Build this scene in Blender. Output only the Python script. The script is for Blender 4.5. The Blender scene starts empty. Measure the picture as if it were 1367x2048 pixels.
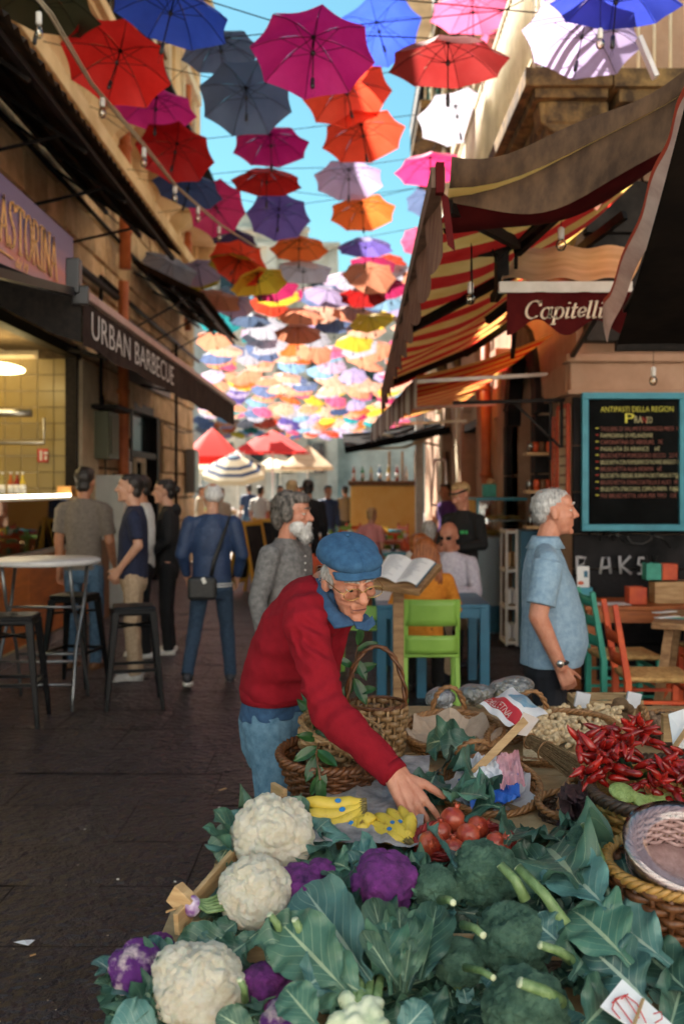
import bpy, bmesh, math, random
import numpy as np
from mathutils import Vector, Matrix, Euler, noise
random.seed(7); np.random.seed(7)
sc = bpy.context.scene
R = math.radians
# ---------------------------------------------------------------- camera, sky, sun, exposure
F = 1991.0; PX0 = 700.0; PY0 = 975.0; CH = 1.66        # focal length and principal point in photo pixels, eye height
cam = bpy.data.cameras.new('camera'); camo = bpy.data.objects.new('camera', cam)
sc.collection.objects.link(camo); sc.camera = camo
cam.sensor_fit = 'VERTICAL'; cam.sensor_height = 36.0; cam.lens = F / 2048 * 36
cam.shift_x = -(PX0 - 683.5) / 2048; cam.shift_y = -(1024 - PY0) / 2048
cam.clip_start = 0.1; cam.clip_end = 600
camo.location = (0, 0, CH); camo.rotation_euler = (R(90), 0, 0)
cam.dof.use_dof = True; cam.dof.focus_distance = 2.85; cam.dof.aperture_fstop = 3.0
SUN = Vector((-0.55, 0.75, 1.12)).normalized()
world = bpy.data.worlds.new('World'); sc.world = world; world.use_nodes = True
wn = world.node_tree.nodes; bg = wn['Background']; sky = wn.new('ShaderNodeTexSky')
sky.sky_type = 'NISHITA'; sky.sun_disc = False
sky.sun_elevation = math.asin(SUN.z); sky.sun_rotation = math.atan2(SUN.x, SUN.y)
sky.air_density = 1.3; sky.dust_density = 0.6; sky.ozone_density = 0.6; sky.altitude = 0
tint = wn.new('ShaderNodeMix'); tint.data_type = 'RGBA'; tint.blend_type = 'MULTIPLY'; tint.inputs[0].default_value = 1.0; tint.inputs[7].default_value = (0.27, 0.48, 0.45, 1)
world.node_tree.links.new(sky.outputs[0], tint.inputs[6]); world.node_tree.links.new(tint.outputs[2], bg.inputs[0]); bg.inputs[1].default_value = 0.05
sl = bpy.data.lights.new('sun', 'SUN'); slo = bpy.data.objects.new('sun', sl); sc.collection.objects.link(slo)
sl.energy = 3.6; sl.angle = R(0.5); sl.color = (1.0, 0.92, 0.81)
slo.rotation_euler = (-SUN).to_track_quat('-Z', 'Y').to_euler()
sc.view_settings.view_transform = 'Standard'; sc.view_settings.look = 'None'
sc.view_settings.exposure = 2.7; sc.view_settings.gamma = 1.0
sc.cycles.max_bounces = 8; sc.cycles.diffuse_bounces = 4; sc.cycles.transparent_max_bounces = 12
sc.cycles.sample_clamp_indirect = 6.0; sc.cycles.use_denoising = True

def W(px, py, Y):
    return Vector(((px - PX0) / F * Y, Y, CH - (py - PY0) / F * Y))
def GY(py, z=0.0):            # distance at which a point of height z shows at photo row py
    return (CH - z) * F / (py - PY0)
# ---------------------------------------------------------------- helpers
class MB:
    def __init__(s): s.v = []; s.f = []; s.m = []; s.s = []; s.M = None; s.uv = {}
    def add(s, vs, fs, m=0, sm=True, uv=None):
        o = len(s.v)
        if s.M is not None: vs = [s.M @ Vector(p) for p in vs]
        s.v += [tuple(p) for p in vs]
        for k, f in enumerate(fs):
            s.f.append([i + o for i in f]); s.m.append(m if isinstance(m, int) else m[k]); s.s.append(sm)
        if uv is not None:
            for i, t in enumerate(uv): s.uv[o + i] = t
        return s
    def box(s, c, d, m=0, rz=0, rot=None, taper=1.0):
        x, y, z = d[0] / 2, d[1] / 2, d[2] / 2
        V = [(-x, -y, -z), (x, -y, -z), (x, y, -z), (-x, y, -z), (-x * taper, -y * taper, z), (x * taper, -y * taper, z), (x * taper, y * taper, z), (-x * taper, y * taper, z)]
        Q = rot if rot is not None else Matrix.Rotation(rz, 3, 'Z')
        c = Vector(c)
        return s.add([Q @ Vector(p) + c for p in V], [(0, 3, 2, 1), (4, 5, 6, 7), (0, 1, 5, 4), (1, 2, 6, 5), (2, 3, 7, 6), (3, 0, 4, 7)], m, False)
    def bar(s, a, b, w, h=None, m=0, up=(0, 0, 1), w2=None):
        a, b = Vector(a), Vector(b); h = w if h is None else h; t = (b - a).normalized(); up = Vector(up)
        if abs(t.dot(up)) > 0.97: up = Vector((0, 1, 0))
        sx = t.cross(up).normalized(); uz = sx.cross(t); k = 1 if w2 is None else w2 / w; V = []
        for p, q in ((a, 1), (b, k)):
            for i, j in ((-1, -1), (1, -1), (1, 1), (-1, 1)): V.append(p + sx * i * w / 2 * q + uz * j * h / 2 * q)
        return s.add(V, [(0, 1, 2, 3), (7, 6, 5, 4), (0, 4, 5, 1), (1, 5, 6, 2), (2, 6, 7, 3), (3, 7, 4, 0)], m, False)
    def tube(s, pts, r, n=8, m=0, closed=False, flat=1.0, cap=True):
        P = [Vector(p) for p in pts]; N = len(P)
        rr = r if hasattr(r, '__len__') else [r] * N; V = []; ref = None
        for i in range(N):
            t = (P[(i + 1) % N] - P[i - 1]) if closed else (P[min(i + 1, N - 1)] - P[max(i - 1, 0)])
            t = t.normalized() if t.length > 1e-9 else Vector((0, 0, 1))
            if ref is None: ref = Vector((0, 0, 1)) if abs(t.z) < 0.9 else Vector((1, 0, 0))
            if flat != 1.0: ref = Vector((0, 0, 1))
            a = t.cross(ref)
            if a.length < 1e-5: a = t.cross(Vector((0, 1, 0)))
            a.normalize(); b = a.cross(t); 
            if flat == 1.0: ref = b
            for k in range(n):
                q = 2 * math.pi * (k + .5) / n
                V.append(P[i] + a * math.cos(q) * rr[i] * flat + b * math.sin(q) * rr[i])
        Fs = []
        for i in range(N if closed else N - 1):
            j = (i + 1) % N
            for k in range(n): Fs.append((i * n + k, i * n + (k + 1) % n, j * n + (k + 1) % n, j * n + k))
        if cap and not closed: Fs += [tuple(range(n))[::-1], tuple(range((N - 1) * n, N * n))]
        return s.add(V, Fs, m, True)
    def lathe(s, prof, c=(0, 0, 0), n=20, m=0, rot=None, sc=(1, 1), caps=True):
        V = []; c = Vector(c)
        for r, z in prof:
            for k in range(n):
                q = 2 * math.pi * k / n; p = Vector((r * math.cos(q) * sc[0], r * math.sin(q) * sc[1], z)); V.append(c + (rot @ p if rot else p))
        Fs = [(i * n + k, i * n + (k + 1) % n, (i + 1) * n + (k + 1) % n, (i + 1) * n + k) for i in range(len(prof) - 1) for k in range(n)]
        if caps and prof[0][0] > 1e-6: Fs.append(tuple(range(n))[::-1])
        if caps and prof[-1][0] > 1e-6: Fs.append(tuple(range((len(prof) - 1) * n, len(prof) * n)))
        return s.add(V, Fs, m, True)
    def ell(s, c, r, m=0, n=14, rot=None):
        r = (r, r, r) if not hasattr(r, '__len__') else r; c = Vector(c); V = []; k2 = max(4, n // 2)
        for i in range(k2 + 1):
            ph = math.pi * (0.004 + 0.992 * i / k2)
            for k in range(n):
                q = 2 * math.pi * k / n
                p = Vector((r[0] * math.sin(ph) * math.cos(q), r[1] * math.sin(ph) * math.sin(q), -r[2] * math.cos(ph)))
                V.append(c + (rot @ p if rot is not None else p))
        Fs = [(i * n + k, i * n + (k + 1) % n, (i + 1) * n + (k + 1) % n, (i + 1) * n + k) for i in range(k2) for k in range(n)]
        Fs += [tuple(range(n))[::-1], tuple(range(k2 * n, (k2 + 1) * n))]
        return s.add(V, Fs, m, True)
    def cap(s, a, b, ra, rb=None, m=0, n=12):      # round tapered limb
        a, b = Vector(a), Vector(b); rb = ra if rb is None else rb; t = (b - a); L = t.length; t.normalize(); pts = []; rr = []
        for i in range(5): q = math.pi / 2 * (1 - i / 4); pts.append(a - t * math.sin(q) * ra); rr.append(max(1e-4, ra * math.cos(q)))
        pts.append(a + t * L * .5); rr.append((ra + rb) / 2)
        for i in range(5): q = math.pi / 2 * i / 4; pts.append(b + t * math.sin(q) * rb); rr.append(max(1e-4, rb * math.cos(q)))
        return s.tube(pts, rr, n, m)
    def limb(s, pts, rr, m=0, n=12):
        for i in range(len(pts) - 1): s.cap(pts[i], pts[i + 1], rr[i], rr[i + 1], m, n)
        return s
    def loft(s, rings, n=20, m=0, e=2.0):            # rings of (centre, rx, ry, axis_x, axis_y)
        V = []
        for c, rx, ry, ax, ay in rings:
            for k in range(n):
                q = 2 * math.pi * k / n; cx, cy = math.cos(q), math.sin(q)
                cx = math.copysign(abs(cx) ** (2 / e), cx); cy = math.copysign(abs(cy) ** (2 / e), cy)
                V.append(Vector(c) + Vector(ax) * cx * rx + Vector(ay) * cy * ry)
        L = len(rings)
        Fs = [(i * n + k, i * n + (k + 1) % n, (i + 1) * n + (k + 1) % n, (i + 1) * n + k) for i in range(L - 1) for k in range(n)]
        Fs += [tuple(range(n))[::-1], tuple(range((L - 1) * n, L * n))]
        return s.add(V, Fs, m, True)
    def grid(s, fn, nu, nv, m=0, sm=True):             # fn(u,v)->point
        V = [fn(i / nu, j / nv) for j in range(nv + 1) for i in range(nu + 1)]; w = nu + 1
        uv = [(i / nu, j / nv) for j in range(nv + 1) for i in range(nu + 1)]
        Fs = [(j * w + i, j * w + i + 1, (j + 1) * w + i + 1, (j + 1) * w + i) for j in range(nv) for i in range(nu)]
        mm = m if isinstance(m, int) else [m(i / nu, j / nv) for j in range(nv) for i in range(nu)]
        return s.add(V, Fs, mm, sm, uv)
    def prism(s, out, a, b, m=0, M=None):           # 2D outline (x,z) extruded along y from a to b
        n = len(out); V = [(x, a, z) for x, z in out] + [(x, b, z) for x, z in out]
        Fs = [tuple(range(n)), tuple(range(2 * n - 1, n - 1, -1))] + [(i, i + n, (i + 1) % n + n, (i + 1) % n) for i in range(n)]
        if M is not None: V = [M @ Vector(p) for p in V]
        return s.add(V, Fs, m, False)
    def mesh(s, name, mats):
        me = bpy.data.meshes.new(name); me.from_pydata(s.v, [], s.f)
        mats = mats if isinstance(mats, (list, tuple)) else [mats]
        for q in mats: me.materials.append(q)
        me.polygons.foreach_set('material_index', s.m); me.polygons.foreach_set('use_smooth', s.s)
        if s.uv:
            l = me.uv_layers.new(name='UVMap'); idx = np.empty(len(me.loops), dtype=np.int32); me.loops.foreach_get('vertex_index', idx)
            a = np.zeros((len(s.v), 2), dtype=np.float32)
            for k, t in s.uv.items(): a[k] = t
            l.data.foreach_set('uv', a[idx].ravel())
        me.update(); return me
    def build(s, name, mats, parent=None, loc=None, rz=0, bevel=0, solid=0):
        return ob(name, s.mesh(name, mats), parent, loc, rz, bevel, solid)
def ob(name, me, parent=None, loc=None, rz=0, bevel=0, solid=0):
    o = bpy.data.objects.new(name, me); sc.collection.objects.link(o)
    if loc is not None: o.location = loc
    if rz: o.rotation_euler = (0, 0, rz)
    if parent is not None: o.parent = parent
    if solid:
        m = o.modifiers.new('t', 'SOLIDIFY'); m.thickness = solid; m.offset = 0
    if bevel:
        m = o.modifiers.new('b', 'BEVEL'); m.width = bevel; m.segments = 2; m.limit_method = 'ANGLE'; m.angle_limit = R(40)
    return o
def tag(o, label=None, cat=None, group=None, kind=None):
    if label: o['label'] = label
    if cat: o['category'] = cat
    if group: o['group'] = group
    if kind: o['kind'] = kind
    return o
def thing(name, label, cat, loc=(0, 0, 0), rz=0, group=None, M=None):
    o = bpy.data.objects.new(name, None); sc.collection.objects.link(o); o.empty_display_size = .1
    o.location = loc; o.rotation_euler = (0, 0, rz)
    if M is not None: o.matrix_world = M
    return tag(o, label, cat, group)
def kids(o): return [c for c in sc.collection.objects if c.parent == o]
def dup(root, label, loc=None, rot=None, group=None, scale=None, tree=None):
    """copy a thing with its parts and sub-parts"""
    tree = tree or [(c, kids(c)) for c in kids(root)]
    r = root.copy(); sc.collection.objects.link(r)
    if loc is not None: r.location = loc
    if rot is not None: r.rotation_euler = rot
    if scale is not None: r.scale = scale if hasattr(scale, '__len__') else (scale,) * 3
    r['label'] = label
    if group: r['group'] = group
    for c, gs in tree:
        n = c.copy(); sc.collection.objects.link(n); n.parent = r
        for g in gs:
            q = g.copy(); sc.collection.objects.link(q); q.parent = n
    return r
def organic(mb, vox, it=4, disp=None, name='organic', mats=None, dec=None):
    """weld overlapping closed forms into one smooth continuous surface"""
    me = mb.mesh(name, mats or []); o = bpy.data.objects.new('tmp', me); sc.collection.objects.link(o)
    m = o.modifiers.new('r', 'REMESH'); m.mode = 'VOXEL'; m.voxel_size = vox; m.use_smooth_shade = True
    if it: q = o.modifiers.new('s', 'SMOOTH'); q.iterations = it; q.factor = 0.5
    dg = bpy.context.evaluated_depsgraph_get(); n = bpy.data.meshes.new_from_object(o.evaluated_get(dg), preserve_all_data_layers=False, depsgraph=dg)
    bpy.data.objects.remove(o); bpy.data.meshes.remove(me); n.name = name
    if disp is not None:
        k = len(n.vertices); co = np.empty(k * 3, np.float32); n.vertices.foreach_get('co', co); co = co.reshape(-1, 3)
        no = np.array([v.normal[:] for v in n.vertices], np.float32); co = co + no * disp(co)[:, None]
        n.vertices.foreach_set('co', co.ravel()); n.update()
    n.materials.clear()
    for q in (mats if isinstance(mats, (list, tuple)) else [mats]): n.materials.append(q)
    n.polygons.foreach_set('use_smooth', [True] * len(n.polygons)); n.polygons.foreach_set('material_index', [0] * len(n.polygons)); n.update()
    return n
def vnoise(co, f, seed=0):           # cheap smooth noise from sines, vectorised
    rs = np.random.RandomState(seed); s = np.zeros(len(co))
    for k in range(7):
        d = rs.normal(size=3) * f * (0.6 + 0.25 * k); s += np.sin(co @ d + rs.uniform(0, 6.28)) / (1 + .3 * k)
    return s / 3.2
# ---- materials
def mat(name, c, c2=None, sc_=8.0, rough=.6, metal=0, bump=0, bs=None, rnd=0, trans=0, spec=None, emit=0, coat=0, alpha=None, ior=None, stretch=None, detail=5, contrast=(.35, .65), sheen=0, c3=None, sss=0, bdist=.01):
    m = bpy.data.materials.new(name); m.use_nodes = True; n = m.node_tree.nodes; L = m.node_tree.links; b = n['Principled BSDF']
    b.inputs['Roughness'].default_value = rough; b.inputs['Metallic'].default_value = metal
    if spec is not None: b.inputs['Specular IOR Level'].default_value = spec
    if ior: b.inputs['IOR'].default_value = ior
    if coat: b.inputs['Coat Weight'].default_value = coat
    if sheen: b.inputs['Sheen Weight'].default_value = sheen; b.inputs['Sheen Roughness'].default_value = .4
    if sss: b.inputs['Subsurface Weight'].default_value = sss; b.inputs['Subsurface Radius'].default_value = (.012, .006, .003)
    if alpha is not None: b.inputs['Alpha'].default_value = alpha
    geo = n.new('ShaderNodeNewGeometry'); vec = geo.outputs['Position']
    if stretch:
        mp = n.new('ShaderNodeMapping'); mp.inputs['Scale'].default_value = stretch; L.new(vec, mp.inputs[0]); vec = mp.outputs[0]
    col = None
    if c2 is not None:
        t = n.new('ShaderNodeTexNoise'); t.inputs['Scale'].default_value = sc_; t.inputs['Detail'].default_value = detail; t.inputs['Roughness'].default_value = .62
        L.new(vec, t.inputs['Vector']); r = n.new('ShaderNodeValToRGB'); L.new(t.outputs[0], r.inputs[0])
        e = r.color_ramp.elements; e[0].position = contrast[0]; e[0].color = (*c, 1); e[1].position = contrast[1]; e[1].color = (*c2, 1)
        if c3: q = e.new((contrast[0] + contrast[1]) / 2); q.color = (*c3, 1)
        col = r.outputs[0]
    if rnd:
        oi = n.new('ShaderNodeObjectInfo'); mr = n.new('ShaderNodeMapRange'); mr.inputs[3].default_value = 1 - rnd; mr.inputs[4].default_value = 1 + rnd * .6
        L.new(oi.outputs['Random'], mr.inputs[0]); hs = n.new('ShaderNodeHueSaturation'); L.new(mr.outputs[0], hs.inputs['Value'])
        if col is not None: L.new(col, hs.inputs['Color'])
        else: hs.inputs['Color'].default_value = (*c, 1)
        col = hs.outputs[0]
    if col is not None: L.new(col, b.inputs['Base Color'])
    else: b.inputs['Base Color'].default_value = (*c, 1)
    if bump:
        t2 = n.new('ShaderNodeTexNoise'); t2.inputs['Scale'].default_value = bs or sc_ * 4; t2.inputs['Detail'].default_value = 6; L.new(vec, t2.inputs['Vector'])
        bp = n.new('ShaderNodeBump'); bp.inputs['Strength'].default_value = bump; bp.inputs['Distance'].default_value = bdist; L.new(t2.outputs[0], bp.inputs['Height']); L.new(bp.outputs[0], b.inputs['Normal'])
    if trans:                           # thin cloth or leaf: light shows through
        tr = n.new('ShaderNodeBsdfTranslucent'); mx = n.new('ShaderNodeMixShader'); mx.inputs[0].default_value = trans
        if col is not None: L.new(col, tr.inputs[0])
        else: tr.inputs[0].default_value = (*c, 1)
        L.new(b.outputs[0], mx.inputs[1]); L.new(tr.outputs[0], mx.inputs[2]); L.new(mx.outputs[0], n['Material Output'].inputs[0])
    if emit:
        b.inputs['Emission Strength'].default_value = emit
        b.inputs['Emission Color'].default_value = (*c, 1)
    return m
def glass(name, c=(.9, .95, .95), rough=.02, op=.12):
    m = bpy.data.materials.new(name); m.use_nodes = True; n = m.node_tree.nodes; L = m.node_tree.links
    t = n.new('ShaderNodeBsdfTransparent'); t.inputs[0].default_value = (*c, 1); g = n.new('ShaderNodeBsdfGlossy'); g.inputs['Roughness'].default_value = rough
    fr = n.new('ShaderNodeFresnel'); fr.inputs[0].default_value = 1.45; ad = n.new('ShaderNodeMath'); ad.operation = 'ADD'; ad.inputs[1].default_value = op; L.new(fr.outputs[0], ad.inputs[0])
    mx = n.new('ShaderNodeMixShader'); L.new(ad.outputs[0], mx.inputs[0]); L.new(t.outputs[0], mx.inputs[1]); L.new(g.outputs[0], mx.inputs[2]); L.new(mx.outputs[0], n['Material Output'].inputs[0])
    return m
def text(name, body, size, m, parent=None, M=None, shear=0, ext=.001, space=1.0, sx=1.0, align='LEFT', offset=0):
    c = bpy.data.curves.new(name, 'FONT'); c.body = body; c.size = size; c.shear = shear; c.extrude = ext; c.space_character = space; c.align_x = align; c.offset = offset; c.resolution_u = 3
    o = bpy.data.objects.new('tmp', c); sc.collection.objects.link(o); dg = bpy.context.evaluated_depsgraph_get()
    me = bpy.data.meshes.new_from_object(o.evaluated_get(dg)); bpy.data.objects.remove(o); me.name = name; me.materials.clear(); me.materials.append(m)
    T = (M or Matrix()) @ Matrix.Diagonal((sx, 1, 1, 1)); me.transform(T)
    return ob(name, me, parent)
def frame(o, x, y):                # matrix with origin o, local x and y axes (y = up in lettering)
    x = Vector(x).normalized(); y = Vector(y).normalized(); z = x.cross(y).normalized(); y = z.cross(x)
    return Matrix(((x.x, y.x, z.x, o[0]), (x.y, y.y, z.y, o[1]), (x.z, y.z, z.z, o[2]), (0, 0, 0, 1)))
def pen(glyphs, s, nib, m, name, parent, M, shear=0, ext=.004, xs=1.0):
    """broad-nib lettering: glyphs = list of (strokes, advance)"""
    b = MB(); x0 = 0
    for strokes, adv in glyphs:
        for st in strokes:
            P = [(((x + x0) * xs + y * shear) * s, y * s) for x, y in st]
            for (ax, ay), (bx, by) in zip(P[:-1], P[1:]):
                nx, ny = nib[0] * s, nib[1] * s; lx, ly = (bx - ax), (by - ay); l = math.hypot(lx, ly) + 1e-9; mx, my = lx / l * .012 * s, ly / l * .012 * s
                ax2, ay2, bx2, by2 = ax - mx, ay - my, bx + mx, by + my
                px, py = -ly / l * .022 * s, lx / l * .022 * s       # hairline minimum
                if nx * px + ny * py < 0: px, py = -px, -py
                qx, qy = nx + px, ny + py
                b.add([(ax2 - qx, ay2 - qy, ext), (bx2 - qx, by2 - qy, ext), (bx2 + qx, by2 + qy, ext), (ax2 + qx, ay2 + qy, ext)], [(0, 1, 2, 3)], 0, False)
        x0 += adv
    me = b.mesh(name, m); me.transform(M); return ob(name, me, parent)
# ---------------------------------------------------------------- materials of the setting
m_slab = mat('lava_stone', (.006, .005, .008), (.034, .026, .034), 5.5, .36, bump=1.0, bs=21, rnd=.12, contrast=(.3, .72), bdist=.075, spec=.5)
m_dirt = mat('joint_dirt', (.012, .010, .010), (.035, .027, .024), 9, .8, bump=.6, bs=60)
m_block = mat('ashlar', (.40, .25, .12), (.80, .60, .36), 2.6, .85, bump=.7, bs=22, rnd=.3, contrast=(.3, .7), bdist=.02)
m_mortar = mat('mortar', (.05, .03, .015), (.12, .08, .04), 7, .95, bump=.3)
m_plaster = mat('ochre_plaster', (.50, .33, .15), (.80, .60, .35), 1.1, .9, bump=.4, bs=12, contrast=(.3, .7), bdist=.02)
m_pinkpl = mat('pink_plaster', (.30, .17, .10), (.52, .34, .23), 1.4, .9, bump=.5, bs=14, contrast=(.3, .7), bdist=.02)
m_darkst = mat('dark_stone', (.008, .008, .009), (.030, .028, .030), 3, .8, spec=.2, bump=.5, bs=30, rnd=.15)
m_grey = mat('grey_limestone', (.42, .36, .30), (.72, .65, .56), .5, .9, bump=.5, bs=4)
m_black = mat('black_cloth', (.002, .002, .002), (.006, .005, .005), 6, .95, spec=.1)
m_brown = mat('brown_canvas', (.028, .018, .016), (.055, .036, .030), 5, .85, spec=.1, bump=.2, trans=.12)
m_iron = mat('black_iron', (.006, .005, .005), (.018, .013, .011), 20, .6, metal=.3, spec=.2)
m_rust = mat('rusty_sheet', (.016, .011, .008), (.065, .034, .018), 4, .8, spec=.1)
m_pipe = mat('terracotta_paint', (.36, .085, .02), (.50, .14, .04), 5, .5)
m_white = mat('white_paint', (.62, .60, .55), (.78, .76, .72), 6, .6)
m_cream = mat('cream_paint', (.52, .43, .28), (.70, .60, .42), 3, .7)
m_tile = mat('yellow_tile', (.30, .22, .07), None, 3, .25, rnd=.12)
m_glass = glass('window_glass')
m_dkglass = mat('dark_glass', (.02, .025, .03), None, rough=.08)
m_green = mat('green_door_paint', (.01, .06, .05), (.02, .11, .09), 4, .5)
m_orangewd = mat('orange_wood', (.36, .10, .015), (.55, .17, .03), 3, .4, stretch=(1, 1, 6))
m_wood = mat('pine_wood', (.36, .20, .08), (.58, .38, .19), 5, .6, stretch=(1, 1, 9), bump=.2, bs=40)
m_brwood = mat('brown_wood', (.10, .045, .018), (.22, .10, .04), 5, .55, stretch=(4, 4, .8))
m_steel = mat('steel', (.45, .45, .46), (.6, .6, .6), 10, .3, metal=.9)
m_rope = mat('string', (.45, .38, .27), None, rough=.8)
m_bulb = glass('bulb_glass', (1, .93, .75), .05, .2)
m_red = mat('red_canvas', (.45, .02, .02), (.62, .04, .035), 3, .8, trans=.3)
m_wine = mat('wine_canvas', (.055, .004, .005), (.085, .008, .008), 5, .85, trans=.1, spec=.1)
m_yel = mat('yellow_canvas', (.72, .44, .10), (.86, .6, .2), 3, .8, trans=.5)
m_redst = mat('red_stripe_canvas', (.52, .015, .012), (.68, .04, .03), 3, .8, trans=.5)
m_beige = mat('beige_canvas', (.48, .34, .20), (.66, .50, .33), 2.5, .85, trans=.25, bump=.3, bs=9, stretch=(1, 3, 3))
# ---------------------------------------------------------------- ground
g = MB(); g.grid(lambda u, v: (-140 + 280 * u, -12 + 330 * v, 0), 4, 4)
ground = tag(g.build('ground', m_dirt), kind='structure')
def slab_mesh(k):
    rs = random.Random(k); b = MB(); n = 6
    def fn(u, v):
        e = min(u, 1 - u, v, 1 - v); z = .016 + .004 * noise.noise((u * 3 + k * 7, v * 3, 0)) - (.010 if e < .01 else 0)
        return ((u - .5), (v - .5), z)
    b.grid(fn, n, n, 0, True)
    return b.mesh('paving_slab', m_slab)
slabs = [slab_mesh(k) for k in range(5)]
y = 2.4; row = 0; ns = 0
while y < 22.0:
    d = random.uniform(.50, .66) * (1 if y < 12 else 1.5); x = -3.55 - random.random() * .5
    xr = 4.3 if y < 8.4 else 1.95
    while x < xr and ns < 298:
        w = random.uniform(.7, 1.15) * (1 if y < 12 else 1.3)
        o = ob('paving_slab', slabs[ns % 5], ground, (x + w / 2, y + d / 2, random.uniform(0, .004))); o.scale = (w - .006, d - .006, 1); o.rotation_euler = (random.uniform(-.004, .004), random.uniform(-.004, .004), random.uniform(-.006, .006)); ns += 1
        x += w
    y += d; row += 1
g = MB(); g.grid(lambda u, v: (-40 + 80 * u, 22.05 + 60 * v, .012), 2, 2)
tag(g.build('square', mat('far_paving', (.26, .22, .19), (.44, .38, .33), 1.5, .5, bump=.5, bs=4)), kind='structure')
g = MB(); g.grid(lambda u, v: (-30 + 60 * u, -40 + 41 * v, .014), 2, 2)
tag(g.build('bounce_paving', mat('bounce_stone', (.42, .36, .29), (.58, .52, .44), 1.2, .8, bump=.3, bs=4)), kind='structure')  # unseen pale ground added behind the viewer to bounce light forward
# unseen pale wall added behind the viewer, bouncing sunlight onto the lane
bounce_wall = thing('pale_facade', 'unseen pale wall added behind the viewer to bounce sunlight', 'building', (0, -11, 0)); m_bounce = mat('bounce_stucco', (.72, .70, .69), (.82, .80, .79), .8, .9)
b = MB(); b.box((5, -12, 8), (24, 2, 16)); q = b.build('wall', m_bounce); q.parent = bounce_wall; q.matrix_parent_inverse = bounce_wall.matrix_basis.inverted()
for k in range(7):
    for zc in (2.2, 6.6, 11): b = MB(); b.box((-5 + k * 3.3, -10.97, zc), (1.2, .12, 2.2)); q = b.build('window', m_gshut0 if False else m_dkglass); q.parent = bounce_wall; q.matrix_parent_inverse = bounce_wall.matrix_basis.inverted()
# ---------------------------------------------------------------- left building
LX = -3.4
left = thing('stone_building', 'old golden stone building with shops, rusty canopies and iron balconies', 'building', (LX, 12, 0))
INV = Matrix.Translation((-LX, -12, 0))
def part(b, name, mats, root, **k):
    o = b.build(name, mats, None, **k); o.parent = root; o.matrix_parent_inverse = root.matrix_basis.inverted(); return o
w = MB()
for (ya, yb, za, zb) in [(3.0, 3.2, 0, 12.0), (3.2, 12.3, 3.35, 12.0), (12.3, 15.5, 0, 12.0), (15.5, 17.7, 3.0, 12.0), (17.7, 21.8, 0, 12.0)]:
    w.box((LX - .45, (ya + yb) / 2, (za + zb) / 2), (.8, yb - ya, zb - za))
part(w, 'wall', m_mortar, left)
bm_ = MB(); bm_.box((0, 0, 0), (.10, 1, 1)); bmesh_ = None
blk = [MB().box((0, 0, 0), (.10, 1, 1), taper=1).mesh('stone_block', m_block)]
def blk_mesh(k):
    b = MB(); rs = random.Random(k)
    def q(): return rs.uniform(-.012, .012)
    V = [(0, -.5, -.5), (0, .5, -.5), (0, .5, .5), (0, -.5, .5), (.045 + q(), -.49, -.475), (.045 + q(), .49, -.475), (.045 + q(), .49, .475), (.045 + q(), -.49, .475), (.055 + q(), 0 + q() * 4, q() * 4)]
    b.add(V, [(0, 1, 5, 4), (1, 2, 6, 5), (2, 3, 7, 6), (3, 0, 4, 7), (4, 5, 8), (5, 6, 8), (6, 7, 8), (7, 4, 8)], 0, False)
    return b.mesh('stone_block', m_block)
blks = [blk_mesh(k) for k in range(5)]
z = .05; r_ = 0; nb = 0
while z < 6.0:
    h = .47; y = 7.6 + (.35 if r_ % 2 else 0)
    while y < 21.7:
        L_ = random.uniform(.62, .86); y2 = min(y + L_, 21.78); yc = (y + y2) / 2; zc = z + h / 2
        bad = (3.2 < yc < 12.5 and zc < 3.35) or (15.3 < yc < 17.9 and zc < 3.1) or (zc > 3.5 and zc < 4.3 and 7.5 < yc < 9.4)
        if not bad and nb < 290 and y2 - y > .2:
            o = ob('stone_block', blks[nb % 5], left, (-.05, yc - 12, zc)); o.scale = (1, y2 - y - .025, h - .025); nb += 1
        y = y2
    z += h; r_ += 1
# upper floor: plaster, cornices, pilasters, windows, balcony
u = MB(); u.box((LX + .01, 12.4, 9.1), (.06, 18.8, 5.7)); part(u, 'upper_wall', m_plaster, left)
u = MB(); u.box((LX + .12, 12.4, 6.15), (.32, 18.8, .22)); u.box((LX + .08, 12.4, 5.98), (.2, 18.8, .12)); u.box((LX + .2, 12.4, 11.8), (.6, 18.8, .3)); u.box((LX + .1, 8, 3.28 + .2), (.1, 9, .12)); part(u, 'cornice', m_plaster, left, bevel=.02)
for yy in (9.5, 12.6, 15.7, 18.8, 21.3):
    u = MB(); u.box((LX + .09, yy, 8.9), (.14, .55, 5.3)); part(u, 'pilaster', m_plaster, left, bevel=.02)
for yy in (11, 14.1, 17.2, 20.1):
    f = MB()
    for s in (-1, 1): f.box((LX + .1, yy + s * .68, 8.4), (.16, .16, 2.6))
    f.box((LX + .14, yy, 9.8), (.26, 1.8, .22)); fr = part(f, 'window', m_cream, left)
    p = MB()
    for s in (-1, 1):
        for k in range(9): p.box((LX + .09, yy + s * .30, 7.25 + k * .27), (.05, .56, .23), rot=Matrix.Rotation(-.25, 3, 'Y'))
    q = p.build('shutter', m_brwood, fr)
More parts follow.
